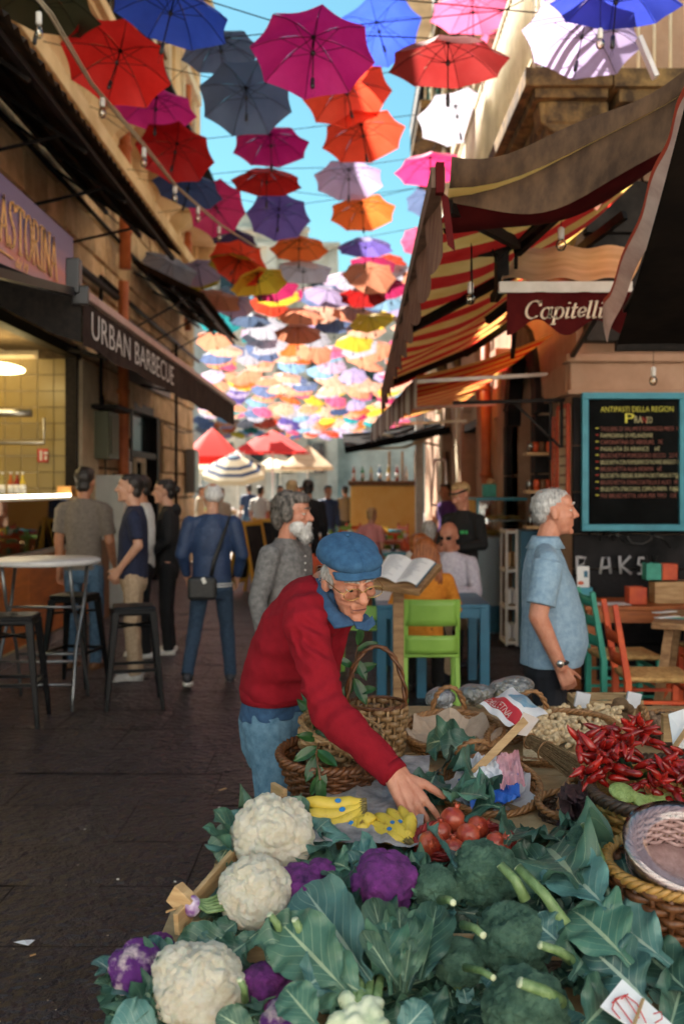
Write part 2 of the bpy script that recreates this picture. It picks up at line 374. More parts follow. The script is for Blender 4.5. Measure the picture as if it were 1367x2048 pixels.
# open shop front: inner room
room = MB()
room.box((LX - 1.9, 7.8, -.02), (3.0, 9.2, .05), 0); room.box((LX - 1.9, 7.8, 3.42), (3.0, 9.2, .06), 0)
part(room, 'shop_floor_and_ceiling', m_mortar, left)
room = MB(); room.box((LX - 3.4, 7.8, 1.7), (.1, 9.2, 3.4)); room.box((LX - 1.9, 12.345, 1.7), (2.9, .1, 3.4)); part(room, 'shop_wall', m_cream, left)
tl = MB().box((0, 0, 0), (.19, .012, .19)).mesh('tile', m_tile); tl2 = MB().box((0, 0, 0), (.012, .19, .19)).mesh('tile', m_tile)
for i in range(13):
    for j in range(12): ob('tile', tl, left, (-.15 - i * .2, .28, .95 + j * .2))
for i in range(14):
    for j in range(7): ob('tile', tl2, left, (-3.33, .25 - i * .2, 1.05 + j * .2))
f = MB(); f.box((LX - .02, 12.24, 1.7), (.14, .08, 3.4)); f.box((LX - .02, 7.8, 3.32), (.14, 9.2, .12)); part(f, 'shop_frame', m_iron, left)
f = MB(); f.box((LX - .02, 12.82, 1.6), (.16, .8, 3.3)); part(f, 'pilaster', m_cream, left)
# door with glass leaf
f = MB(); f.box((LX - .1, 15.55, 1.5), (.2, .14, 3.0)); f.box((LX - .1, 17.65, 1.5), (.2, .14, 3.0)); f.box((LX - .1, 16.6, 2.95), (.2, 2.1, .14)); f.box((LX - .1, 16.6, 2.2), (.16, 2.0, .1)); f.box((LX - .1, 16.5, 1.1), (.1, .1, 2.2))
dr = part(f, 'door', m_iron, left)
f = MB(); f.box((LX - .16, 16.6, 1.5), (.03, 2.0, 2.9)); f.build('pane', m_dkglass, dr)
f = MB()
for a, b_ in (((15.7, .1), (15.7, 2.1)), ((16.4, .1), (16.4, 2.1)), ((15.7, 2.1), (16.4, 2.1)), ((15.7, 1.1), (16.4, 1.1))): f.bar((LX + .0, a[0], a[1]), (LX + .0, b_[0], b_[1]), .07)
f.build('frame', m_cream, dr)
# panel above the door with the brown board and white figure
f = MB(); f.box((LX + .04, 16.6, 3.75), (.08, 3.6, .9)); bd = part(f, 'fascia_board', mat('brown_board', (.06, .035, .03), (.11, .07, .06), 2, .5), left)
f = MB(); f.add([(LX + .09, 18.0, 3.45), (LX + .09, 18.25, 3.5), (LX + .09, 18.2, 3.85), (LX + .09, 18.12, 4.08), (LX + .09, 18.02, 3.8)], [(0, 1, 2, 3, 4)], 0, False); f.build('flame_emblem', m_white, bd)
f = MB(); f.tube([(LX + .1, 13.2, 4.45), (LX + .1, 15.5, 4.42), (LX + .1, 21.7, 4.4)], .035, 6); f.tube([(LX + .1, 8, 4.35), (LX + .12, 14, 4.33)], .05, 6); f.tube([(LX + .1, 8, 5.2), (LX + .1, 21.7, 5.15)], .03, 6); f.tube([(LX + .1, 13.2, 2.2), (LX + .1, 13.2, 4.45)], .025, 6); f.tube([(LX + .1, 18.9, .2), (LX + .1, 18.9, 4.4)], .03, 6)
part(f, 'cable_conduit', m_iron, left)
def downpipe(root, x, y, z0, z1, r=.06):
    f = MB(); f.tube([(x, y, z0), (x, y, z1)], r, 10)
    for k in range(int((z1 - z0) / 1.2)): f.tube([(x, y, z0 + .5 + k * 1.2), (x, y, z0 + .56 + k * 1.2)], r * 1.25, 10)
    part(f, 'downpipe', m_pipe, root)
downpipe(left, LX + .17, 14.2, .1, 4.6, .075); downpipe(left, LX + .17, 14.3, 4.8, 13.2, .085); downpipe(left, LX + .16, 19.9, 4.8, 13.2, .07)
def cableface(y0, z0, y1, z1, sag=.1): return [(LX + .08, y0 + (y1 - y0) * t / 8, z0 + (z1 - z0) * t / 8 - sag * math.sin(math.pi * t / 8)) for t in range(9)]
f = MB()
for a in ((7.5, 4.1, 11.5, 4.05, .08), (8, 5.6, 15, 5.5, .2), (12, 3.6, 15, 3.4, .1), (13.4, 2.9, 13.6, 1.2, .02), (17.8, 2.8, 21.5, 2.9, .1)): f.tube(cableface(*a), .012, 5)
part(f, 'wall_cable', m_iron, left)
# balconies
def balcony(root, x0, x1, ya, yb, z, mrail, h=1.0, gap=.14, brk=True, ms=None):
    s = 1 if x1 > x0 else -1; xo = x1
    b = MB(); b.box(((x0 + x1) / 2, (ya + yb) / 2, z), (abs(x1 - x0), yb - ya, .14)); b.box(((x0 + x1) / 2 - s * .03, (ya + yb) / 2, z - .1), (abs(x1 - x0) - .1, yb - ya - .1, .08)); sl_ = part(b, 'balcony', ms or m_plaster, root, bevel=.01)
    r = MB(); r.bar((xo - s * .06, ya, z + h), (xo - s * .06, yb, z + h), .05); r.bar((xo - s * .06, ya, z + .12), (xo - s * .06, yb, z + .12), .03)
    for e in (ya + .02, yb - .02): r.bar((x0, e, z + h), (xo - s * .06, e, z + h), .05)
    k = ya
    while k <= yb: r.tube([(xo - s * .06, k, z + .06), (xo - s * .06, k, z + h)], .014, 5); k += gap
    for e in (ya + .02, yb - .02):
        q = 0
        while q < abs(x1 - x0) - .08: r.tube([(x0 + s * q, e, z + .06), (x0 + s * q, e, z + h)], .014, 5); q += gap
    r.build('railing', mrail, sl_)
    if brk:
        n = max(2, int((yb - ya) / 1.5))
        for i in range(n):
            yy = ya + .25 + (yb - ya - .5) * i / (n - 1); c = MB(); pr = [(x0, z - .14), (xo - s * .12, z - .14), (xo - s * .14, z - .3), (x0 + s * .25, z - .5), (x0 + s * .12, z - .9), (x0, z - .95)]
            c.prism(pr, yy - .13, yy + .13); part(c, 'corbel', ms or m_plaster, root, bevel=.02)
balcony(left, LX, -2.75, 13.2, 17.6, 6.9, m_iron, 1.05, .13); balcony(left, LX, -2.75, 18.3, 21.6, 6.9, m_iron, 1.05, .13); balcony(left, LX, -2.7, 8.3, 12.4, 7.0, m_iron, 1.05, .13)
# corrugated canopies
def canopy(label, ya, yb, zw, ze, xe, arms):
    t = thing('corrugated_canopy', label, 'canopy', (LX, (ya + yb) / 2, zw)); n = int((yb - ya) / .045)
    b = MB(); b.grid(lambda u_, v: (LX + .05 + (xe - LX) * v, ya + (yb - ya) * u_, zw + (ze - zw) * v + .035 * (abs(((u_ * (yb - ya) / .18) % 1) - .5) * 4 - 1)), n, 3, 0, False)
    part(b, 'roof_sheet', m_rust, t)
    for xx in (.25, .6, .95):
        b = MB(); b.bar((LX + (xe - LX) * xx, ya, zw + (ze - zw) * xx - .08), (LX + (xe - LX) * xx, yb, zw + (ze - zw) * xx - .08), .05); part(b, 'rail', m_iron, t)
    k = ya + .3
    while k < yb:
        b = MB(); b.bar((LX, k, zw - .12), (xe - .05, k, ze - .1), .03); b.bar((LX, k, zw - 1.0), (LX + (xe - LX) * .8, k, ze + .05), .025); part(b, 'bracket', m_iron, t); k += arms
canopy('long rusty corrugated sheet canopy above the near shop sign', 5.2, 12.7, 5.45, 4.62, -2.2, 1.5)
canopy('short dark corrugated canopy farther along the golden stone wall', 15.3, 20.0, 5.15, 4.6, -2.28, 1.5)
# ---------------------------------------------------------------- right corner building
RX = 1.95; CY = 8.6
right = thing('corner_building', 'peeling pink plaster corner building with dark stone base, arches and balconies', 'building', (RX, CY, 0))
w = MB()
def wx(b, ya, yb, za, zb, m=0): b.box((RX + .4, (ya + yb) / 2, (za + zb) / 2), (.8, yb - ya, zb - za), m)
for a in [(CY, 9.35, 0, 13), (9.35, 10.15, 2.7, 13), (10.15, 10.4, 0, 13), (10.4, 12.0, 3.2, 13), (12.0, 12.6, 0, 13), (12.6, 13.5, 2.6, 13), (13.5, 14.9, 0, 13), (14.9, 16.9, 3.6, 13), (16.9, 18.4, 0, 13), (18.4, 20.4, 3.4, 13), (20.4, 26, 0, 13)]: wx(w, *a)
w.box((RX + 3.2, CY + .4, 6.5), (4.8, .8, 13)); part(w, 'wall', m_pinkpl, right)
w = MB(); w.box((5.2, 5.6, 2.0), (.3, 6, 4.0)); part(w, 'yard_wall', m_pinkpl, right)
m_up = mat('cream_plaster', (.34, .25, .15), (.80, .70, .55), 1.1, .9, contrast=(.32, .6), bump=.6, bs=12, bdist=.02)
w = MB(); w.box((RX - .01, 17.3, 8.6), (.04, 17.4, 8.5)); part(w, 'upper_wall', m_up, right)
# dark stone base facing the tables: courses of slabs
zz = 0
for h in (.32, .3, .34, .3, .36, .4, .42):
    x = RX - .04 + (0 if int(zz * 10) % 2 else -.0); k = 0
    while x < 4.4:
        L_ = random.uniform(.7, 1.2); b = MB(); b.box((x + L_ / 2, CY - .03, zz + h / 2), (L_ - .008, .07 + random.uniform(0, .006), h - .008)); part(b, 'stone_slab', m_darkst, right, bevel=.004); x += L_
    zz += h
w = MB(); w.box((RX + 1.2, CY - .05, 2.6), (2.56, .16, .26)); w.box((RX + 1.2, CY - .07, 2.76), (2.64, .22, .07)); w.box((RX + 1.2, CY - .07, 2.47), (2.62, .2, .04))
w.box((RX - .03, CY + .5, 2.6), (.12, 1.0, .26)); part(w, 'cornice', m_pinkpl, right, bevel=.012)
# arch ring and openings on the lane side
for (ya, yb, zs, mt) in ((10.4, 12.0, 2.4, m_darkst), (14.9, 16.9, 2.6, m_pinkpl), (18.4, 20.4, 2.4, m_pinkpl)):
    yc = (ya + yb) / 2; r = (yb - ya) / 2; n = 9
    for k in range(n):
        a0 = math.pi * k / n; a1 = math.pi * (k + 1) / n - .02; b = MB(); pl = []
        for a, rr in ((a0, r), (a1, r), (a1, r + .28), (a0, r + .28)): pl.append((yc + math.cos(a) * rr, zs + math.sin(a) * rr))
        V = [(RX - .06, p, q) for p, q in pl] + [(RX + .1, p, q) for p, q in pl]
        b.add(V, [(0, 1, 2, 3), (4, 7, 6, 5), (0, 4, 5, 1), (1, 5, 6, 2), (2, 6, 7, 3), (3, 7, 4, 0)], 0, False); part(b, 'arch_stone', mt, right)
    for s, e in ((-1, ya - .14), (1, yb + .14)):
        zq = 0
        for j in range(4): b = MB(); b.box((RX + .0, e, zq + zs / 8), (.14, .28, zs / 4 - .012)); part(b, 'jamb_stone', mt, right); zq += zs / 4
b = MB(); b.box((RX + .3, 11.2, 1.5), (.06, 1.6, 3.4)); part(b, 'door', m_darkst, right)
b = MB(); b.box((RX + .25, 9.75, 1.35), (.08, .8, 2.7)); b.box((RX + .2, 9.75, 1.0), (.05, .6, 1.2)); part(b, 'door', m_green, right)
b = MB()
for k in range(26): b.box((RX + .08, 13.05, .2 + k * .092), (.04, .8, .08), rot=Matrix.Rotation(.3, 3, 'Y'))
b.box((RX + .08, 12.65, 1.3), (.06, .07, 2.5)); b.box((RX + .08, 13.45, 1.3), (.06, .07, 2.5)); part(b, 'shutter', mat('grey_shutter', (.16, .13, .11), (.25, .21, .18), 5, .7), right)
b = MB(); b.box((RX + .3, 15.9, 1.3), (.08, 2.0, 2.6)); b.box((RX + .22, 15.3, 1.2), (.06, .7, 2.2)); b.box((RX + .22, 16.4, 1.2), (.06, .7, 2.2)); part(b, 'door', m_brwood, right)
b = MB(); b.box((RX + .1, 14.95, 1.4), (.3, .12, 2.8)); b.box((RX + .1, 15.9, 2.65), (.25, 2.0, .12)); part(b, 'door_frame', m_iron, right)
b = MB(); b.box((RX + .3, 19.4, 1.5), (.08, 2.0, 3.4)); part(b, 'door', m_brwood, right)
downpipe(right, RX - .08, 13.75, .1, 4.2, .07)
for yy in (12.4, 14.3, 17.4, 20.6):
    b = MB(); b.box((RX - .03, yy, 1.6), (.14, .34, 3.2)); b.box((RX - .06, yy, 3.28), (.24, .46, .18)); part(b, 'pilaster', m_cream if yy > 17 else m_pinkpl, right, bevel=.015)
b = MB(); b.box((RX - .08, 17.3, 4.3), (.25, 17.4, .2)); b.box((RX - .3, 17.3, 12.9), (.8, 17.4, .4)); b.box((RX - .06, 17.3, 8.2), (.2, 17.4, .16)); part(b, 'cornice', m_cream, right, bevel=.02)
m_darkpan = mat('dark_clutter', (.012, .010, .009), (.045, .038, .032), 3, .7, rnd=.3, spec=.2); m_corb = mat('weathered_stone', (.05, .028, .012), (.30, .18, .06), 5, .9, bump=.6, bs=14, contrast=(.4, .7), bdist=.02)
# upper windows, shutters, balconies
m_gsh = mat('green_shutter', (.02, .12, .10), (.03, .17, .14), 3, .6)
for zf in (5.0, 9.0):
    for yy in (10.2, 13.2, 16.2, 19.2, 22.2, 24.8):
        f = MB()
        for s in (-1, 1): f.box((RX - .05, yy + s * .62, zf + 1.1), (.14, .16, 2.3))
        f.box((RX - .1, yy, zf + 2.35), (.26, 1.6, .2)); fr = part(f, 'window', m_cream, right)
        p = MB(); p.box((RX + .0, yy, zf + 1.1), (.05, 1.1, 2.2)); p.build('pane', m_dkglass, fr)
        p = MB()
        for s in (-1, 1):
            for k in range(11): p.box((RX - .09, yy + s * .88, zf + .12 + k * .2), (.05, .5, .17), rot=Matrix.Rotation(.25, 3, 'Y'))
        p.build('shutter', m_gsh, fr)
balcony(right, RX, 1.3, 7.4, 12.6, 4.72, m_cream, 1.05, .11, ms=m_corb); balcony(right, RX, 1.35, 14.6, 18.0, 4.72, m_white, 1.0, .13, ms=m_corb)
balcony(right, RX, 1.35, 20, 24, 4.72, m_iron, 1.0, .13, ms=m_corb); balcony(right, RX, 1.3, 12.5, 16.5, 8.8, m_iron, 1.0, .13, ms=m_corb); balcony(right, RX, 1.3, 18.5, 22.5, 8.8, m_iron, 1.0, .13, ms=m_corb)
# part of the balcony that turns the corner above the tables
b = MB(); b.box((3.34, 8.0, 4.715), (2.76, 1.19, .14)); b.box((3.36, 8.0, 4.6), (2.7, 1.1, .1)); bl = part(b, 'balcony', m_corb, right, bevel=.01)
b = MB(); b.bar((1.99, 7.45, 5.75), (4.7, 7.45, 5.75), .05); x = 2.03
while x < 4.7: b.tube([(x, 7.45, 4.78), (x, 7.45, 5.75)], .014, 5); x += .12
b.build('railing', m_cream, bl)
for xx in (1.62, 3.0, 4.2):
    c = MB(); c.M = Matrix.Translation((xx, 0, 0)) @ Matrix.Rotation(R(90), 4, 'Z') @ Matrix.Translation((0, 0, 0))
    pr = [(8.6, 4.58), (7.5, 4.58), (7.5, 4.42), (7.65, 4.3), (7.95, 4.28), (8.1, 4.1), (8.15, 3.85), (8.35, 3.6), (8.6, 3.55)]; c.prism(pr, -.15, .15)
    part(c, 'corbel', m_corb, right, bevel=.03)
for i in range(4):
    for j in range(3): b = MB(); b.box((RX + .32 + i * .56, CY - .10 - .015 * ((i + j) % 2), 3.12 + j * .46), (.54, .14, .44)); part(b, 'clutter_panel', m_darkpan, right, bevel=.01)  # dark panels added in place of clutter and shutters to darken this wall
# shaded mouldings and clutter above the small wine awning
b = MB(); b.box((RX + 1.2, CY - .08, 3.5), (2.5, .2, .1)); b.box((RX + .9, CY - .05, 4.0), (.7, .12, .8)); part(b, 'cornice', m_pinkpl, right, bevel=.01)
# ---------------------------------------------------------------- far side of the square
ch = thing('grey_church', 'tall grey stone church front closing the lane behind the umbrellas', 'church', (-4, 78, 0))
b = MB(); b.box((-7.5, 82, 10.4), (13, 6, 20.8)); b.box((2.2, 83, 9.2), (6.4, 6, 18.4)); b.box((-17, 84, 8), (6, 6, 16)); b.box((10, 84, 9), (10, 6, 18)); part(b, 'wall', m_grey, ch)
b = MB(); b.prism([(-10.2, 20.8), (-3.2, 20.8), (-3.4, 22.2), (-6.7, 24.3), (-10.0, 22.2)], 78.6, 84); part(b, 'pediment', m_grey, ch)
b = MB()
for zc, dd in ((7.0, .5), (7.6, .8), (14.6, .5), (15.2, .9), (20.8, 1.2)): b.box((-7.5, 78.9, zc), (13.4, dd, .35))
b.box((2.2, 79.9, 18.4), (7, 1.2, .5)); b.box((-6.7, 78.5, 22), (7, .8, .3)); part(b, 'cornice', m_grey, ch)
for k in range(6): b = MB(); b.box((-13.4 + k * 2.4, 78.8, 10.4), (.8, .6, 20.6)); part(b, 'pilaster', m_grey, ch)
for k in range(5):
    for zc in (4, 11, 17.5):
        b = MB(); b.box((-12.2 + k * 2.4, 78.95, zc), (1.0, .3, 2.4)); part(b, 'window', m_dkglass, ch)
b = MB(); b.box((1.6, 79.95, 10), (1.4, .2, 2.6)); b.box((4.0, 79.95, 10), (1.4, .2, 2.6)); part(b, 'window', m_dkglass, ch)
pb = thing('pale_facade', 'pale grey palazzo at the far left edge of the square', 'building', (-14, 60, 0))
b = MB(); b.box((-15.2, 62, 8), (12, 10, 16)); part(b, 'wall', mat('pale_render', (.5, .47, .42), (.68, .65, .6), .6, .9), pb)
for k in range(4):
    for zc in (3, 7, 11.5): b = MB(); b.box((-10.6 - k * 2.2, 56.95, zc), (1.0, .2, 2.0)); part(b, 'window', m_dkglass, pb)
# ---------------------------------------------------------------- umbrellas over the lane
UC = dict(red=(.72, .02, .015), darkred=(.42, .012, .012), wine=(.22, .018, .018), magenta=(.52, .012, .20), rosy=(.72, .03, .28), raspberry=(.52, .025, .13), pink=(.85, .13, .28),
          slate=(.10, .15, .26), steelblue=(.16, .22, .42), navy=(.05, .08, .20), blue=(.035, .09, .55), deepblue=(.03, .05, .38), purple=(.13, .09, .36), plum=(.10, .05, .16), lavender=(.50, .40, .66), pale=(.52, .51, .60),
          orange=(.88, .17, .035), redorange=(.78, .07, .03), coral=(.88, .34, .20), salmon=(.90, .50, .36), yellow=(.88, .60, .05), teal=(.02, .34, .38), lightblue=(.30, .52, .75), olive=(.05, .045, .02), lilac=(.66, .48, .68), green=(.02, .18, .14))
UM = {}
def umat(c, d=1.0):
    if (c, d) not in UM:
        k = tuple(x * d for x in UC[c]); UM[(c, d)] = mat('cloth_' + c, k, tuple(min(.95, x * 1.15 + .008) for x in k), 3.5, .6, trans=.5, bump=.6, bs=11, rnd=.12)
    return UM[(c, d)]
UR = .5; UH = .19; DRAW = [0]
def canopy_pts(seed=0, flap=0):
    b = MB(); nr = 6; ns = 6; rs = random.Random(seed)
    fl = [rs.uniform(-flap, flap) for _ in range(8)]
    def P(g, s, r):
        a0 = math.pi / 4 * g; a1 = a0 + math.pi / 4; rad = UR * r
        def rib(k):
            a = math.pi / 4 * k; f = fl[k % 8]
            return Vector((math.cos(a) * rad, math.sin(a) * rad, -UH * (r ** 1.9) + f * r ** 2))
        A, B = rib(g), rib(g + 1); p = A.lerp(B, s); w = math.sin(math.pi * s); p.z -= .018 * w * r * (1 - r * .4); 
        k = 1 - .05 * w * max(0, r - .6) / .4; p.x *= k; p.y *= k
        p.z += .004 * math.sin(9 * r + 5 * s + g) * r
        return p
    for g_ in range(8):
        V = [P(g_, i / ns, j / nr) for j in range(nr + 1) for i in range(ns + 1)]; w = ns + 1
        b.add(V, [(j * w + i, j * w + i + 1, (j + 1) * w + i + 1, (j + 1) * w + i) for j in range(nr) for i in range(ns)], 0, True)
    return b
CAN = [canopy_pts(k, .0 if k < 3 else .09) for k in range(6)]
CM = {}
def canopy_mesh(v, c):
    if (v, c) not in CM: CM[(v, c)] = CAN[v].mesh('canopy', umat(c))
    return CM[(v, c)]
rb = MB(); rb.tube([(.012, 0, -.012), (.18, 0, -.012 - UH * .36 ** 1.9), (.34, 0, -.012 - UH * .68 ** 1.9), (.495, 0, -.01 - UH)], [.0035, .003, .003, .002], 5)
rb.tube([(.012, 0, -.17), (.25, 0, -.018 - UH * .5 ** 1.9)], .0028, 5); rib_me = rb.mesh('rib', m_iron)
m_plast = mat('black_plastic', (.012, .012, .014), None, rough=.35)
shb = MB(); shb.tube([(0, 0, .02), (0, 0, -.42)], .0055, 6); shb.lathe([(.014, -.02), (.018, -.01), (.018, .0), (.01, .03), (.002, .05)], n=8); shaft_me = shb.mesh('shaft', m_iron)
hb = MB(); hb.lathe([(.017, -.19), (.018, -.165), (.012, -.15)], n=8); hub_me = hb.mesh('runner', m_plast)
hh = MB(); hh.lathe([(.010, -.42), (.016, -.43), (.018, -.50), (.015, -.52), (.0, -.522)][::-1], n=8); hh.tube([(0, 0, -.52), (.02, 0, -.56), (.0, .01, -.6), (-.01, 0, -.56), (0, 0, -.52)], .0015, 4); handle_me = hh.mesh('handle', m_plast)
ugroup = 'open umbrellas strung over the lane'
def umbrella(px, py, w, h, c, label, roll=0, yaw=None, v=0, simple=False, dia=.95):
    Y = dia * F / w; p = W(px, py, Y); e = math.atan2(p.z - CH, Y); r = min(.97, h / w); t = math.asin(r) - e
    yaw = random.uniform(0, .78) if yaw is None else yaw
    Q = Euler((0, 0, 0)).to_matrix(); Q = Matrix.Rotation(R(roll), 3, 'Y') @ Matrix.Rotation(-t, 3, 'X') @ Matrix.Rotation(yaw, 3, 'Z')
    ap = p + (Q @ Vector((0, 0, UH * .5)))
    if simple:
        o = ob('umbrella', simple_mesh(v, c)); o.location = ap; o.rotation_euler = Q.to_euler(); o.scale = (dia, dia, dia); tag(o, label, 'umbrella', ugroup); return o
    o = thing('umbrella', label, 'umbrella', ap, group=ugroup); o.rotation_euler = Q.to_euler(); o.scale = (dia,) * 3
    ob('canopy', canopy_mesh(v, c), o); ob('shaft', shaft_me, o); ob('runner', hub_me, o); ob('handle', handle_me, o)
    for k in range(8): q = ob('rib', rib_me, o); q.rotation_euler = (0, 0, math.pi / 4 * k)
    ATT.append((ap, px, py)); return o
SM = {}; ATT = []
def simple_mesh(v, c):
    if (v, c) not in SM:
        b = MB(); b.v = list(CAN[v].v); b.f = list(CAN[v].f); b.m = list(CAN[v].m); b.s = list(CAN[v].s)
        b.tube([(0, 0, .02), (0, 0, -.42)], .006, 5, 1); b.tube([(0, 0, -.42), (0, 0, -.51)], .016, 6, 1)
        for k in range(8):
            a = math.pi / 4 * k; b.M = Matrix.Rotation(a, 4, 'Z'); b.tube([(.01, 0, -.012), (.25, 0, -.012 - UH * .5 ** 1.9), (.49, 0, -.01 - UH)], .003, 4, 1); b.M = None
        SM[(v, c)] = b.mesh('umbrella', [umat(c, .52), m_iron])  # far cloth copies darkened in colour to offset the strong sun
    return SM[(v, c)]
UL = [
 (85, -8, 240, 120, 'olive', 'dark olive umbrella cut by the top corner over the corrugated canopy', 8, 0),
 (237, 115, 222, 178, 'red', 'bright red umbrella tipped toward the viewer beside the golden wall', 6, 0),
 (345, 10, 250, 130, 'blue', 'royal blue umbrella against the ochre balcony at the top edge', 12, 0),
 (312, 208, 165, 88, 'rosy', 'rosy pink umbrella partly hidden under the bright red one', 0, 1),
 (352, 297, 160, 124, 'darkred', 'deep red umbrella below the rosy pink one by the wall', 4, 0),
 (378, 368, 145, 78, 'navy', 'navy umbrella peeking out beneath the deep red one', 10, 1),
 (432, 415, 118, 122, 'raspberry', 'raspberry umbrella hanging nearest the festoon rope', -25, 0),
 (440, 92, 165, 85, 'slate', 'slate umbrella half hidden behind the slate blue and magenta ones', -8, 1),
 (492, 187, 192, 152, 'slate', 'big slate blue umbrella left of the star shaped patch of sky', -4, 0),
 (626, 92, 252, 178, 'magenta', 'largest magenta umbrella in the middle of the top row', 0, 0),
 (541, 282, 158, 82, 'magenta', 'smaller magenta umbrella below the slate blue one', -3, 0),
 (533, 355, 146, 52, 'darkred', 'flat dark red umbrella seen edge on below the smaller magenta one', 0, 0),
 (557, 426, 130, 99, 'purple', 'violet umbrella with a pale sunlit side in front of the grey church', 0, 0),
 (692, 178, 182, 130, 'redorange', 'brick red umbrella behind the largest magenta one', -10, 1),
 (724, 262, 172, 106, 'redorange', 'orange red umbrella half lit by sun beside the clear sky', -8, 0),
 (755, 55, 176, 140, 'blue', 'bright blue umbrella behind the largest magenta one at upper right', -12, 0),
 (895, 108, 248, 96, 'wine', 'wide wine red umbrella seen almost edge on', 0, 0),
 (992, 98, 150, 100, 'pink', 'pink umbrella glowing behind the wide wine red one', -12, 1),
 (945, 12, 178, 84, 'pink', 'pink umbrella cut by the top edge above the wide wine red one', 0, 0),
 (912, 224, 166, 112, 'pale', 'whitish lavender umbrella with black ribs beside the white balcony bars', -6, 0),
 (860, 328, 148, 66, 'raspberry', 'raspberry umbrella with a pink sunlit rim just above the striped awning', -4, 0),
 (697, 350, 144, 84, 'lavender', 'lavender umbrella below the orange red one', 0, 0),
 (724, 416, 136, 76, 'orange', 'glowing orange umbrella alone against the sky', -3, 0),
 (1165, 62, 240, 158, 'lavender', 'large greyish lavender umbrella under the corner balcony', 14, 0),
 (1232, -12, 262, 100, 'deepblue', 'deep blue umbrella overlapping the large lavender one at top edge', 4, 0),
 (850, 396, 84, 62, 'steelblue', 'small pale blue umbrella behind the awning tip', -10, 1),
 (730, 488, 116, 34, 'purple', 'flat violet umbrella just under the glowing orange one', 0, 0),
 (745, 524, 98, 42, 'raspberry', 'raspberry umbrella directly under the flat violet one', 4, 1),
 (598, 490, 120, 52, 'orange', 'orange umbrella directly under the violet one with the pale side', 0, 0),
 (480, 518, 118, 90, 'redorange', 'crumpled vermilion umbrella at the left end of its row', 22, 4),
 (468, 472, 98, 42, 'plum', 'dark plum umbrella right below the raspberry one by the rope', 5, 1),
 (606, 536, 116, 46, 'pale', 'pale lilac white umbrella right under the orange one', 0, 3),
 (515, 556, 118, 44, 'yellow', 'crumpled yellow umbrella under the vermilion one', -10, 4),
 (465, 584, 94, 30, 'lightblue', 'light blue umbrella near the tip of the short corrugated canopy', 0, 0),
 (620, 585, 84, 28, 'raspberry', 'dull raspberry umbrella seen edge on in front of the grey cornice', 0, 0),
 (726, 586, 100, 46, 'darkred', 'dark red umbrella in the middle distance right of centre', 0, 0),
 (602, 628, 98, 34, 'coral', 'coral umbrella above another coral one in the middle distance', 0, 0),
 (830, 482, 60, 62, 'pink', 'pink umbrella peeping past the awning front edge', 0, 1),
 (690, 556, 92, 34, 'lilac', 'lilac umbrella left of the dark red one in the middle distance', 0, 1),
 (742, 640, 95, 44, 'yellow', 'crumpled yellow umbrella right of the pale blue one', -14, 5),
 (800, 616, 84, 40, 'yellow', 'yellow umbrella closest to the awning fringe', 6, 3),
 (500, 636, 88, 26, 'slate', 'slate umbrella above the teal one', 0, 0),
 (518, 668, 80, 30, 'teal', 'teal umbrella below the slate one near the left wall', -6, 0),
 (596, 662, 100, 40, 'coral', 'coral umbrella directly under another coral one', 0, 0),
 (668, 645, 86, 32, 'steelblue', 'pale steel blue umbrella between the coral and yellow ones', 0, 1),
 (706, 622, 90, 32, 'coral', 'coral umbrella directly under the dark red one', 4, 1),
 (800, 545, 70, 50, 'pale', 'pale umbrella near the fringe below the pink one', 10, 3),
 (790, 585, 60, 36, 'lilac', 'greyish lilac umbrella near the fringe above the yellow one', 0, 0),
 (780, 520, 70, 34, 'redorange', 'small red umbrella near the fringe right of the raspberry one', 8, 1),
]
for px, py, w_, h_, c_, lb, rl, vr in UL:
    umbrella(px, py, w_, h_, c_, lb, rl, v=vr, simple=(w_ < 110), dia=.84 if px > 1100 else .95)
pal = ['salmon'] * 9 + ['coral'] * 8 + ['orange'] * 3 + ['lilac'] * 4 + ['lavender'] * 3 + ['pink'] * 2 + ['yellow'] * 4 + ['teal'] * 2 + ['lightblue'] * 3 + ['pale'] * 4 + ['raspberry'] * 1 + ['steelblue'] * 3 + ['purple', 'navy', 'redorange', 'green']
random.seed(21)
far = []
Yr = 16.2; prev = None
while Yr < 64:
    z = 5.35 + .15 * math.sin(Yr * .7) - .006 * (Yr - 20); xl = -3.3 if Yr < 21 else -.150 * Yr - .1; n = round((2.95 - xl) / 1.05); off = random.uniform(-.3, .3)
    for k in range(n):
        x = xl + (k + .5) * (2.95 - xl) / n + off + random.uniform(-.15, .15); c = random.choice(pal)
        px = 700 + x / Yr * F; py = 975 - (z - CH) / Yr * F
        if Yr < 18.5 and 560 < px < 720: continue
        w_ = .95 * F / Yr; far.append((px, py + random.uniform(-.15, .15) * w_, w_, w_ * random.uniform(.26, .55), c, random.uniform(-16, 16), random.randrange(6), Yr, k))
    Yr += .98 + (Yr - 17) * .016
nice = dict(pale='whitish', lightblue='azure', steelblue='greyblue', darkred='maroon', redorange='vermilion')
nm_ = lambda c: nice.get(c, c)
byk = {}
for r_ in far: byk.setdefault(r_[7], {})[r_[8]] = r_[4]
ys_ = sorted(byk)
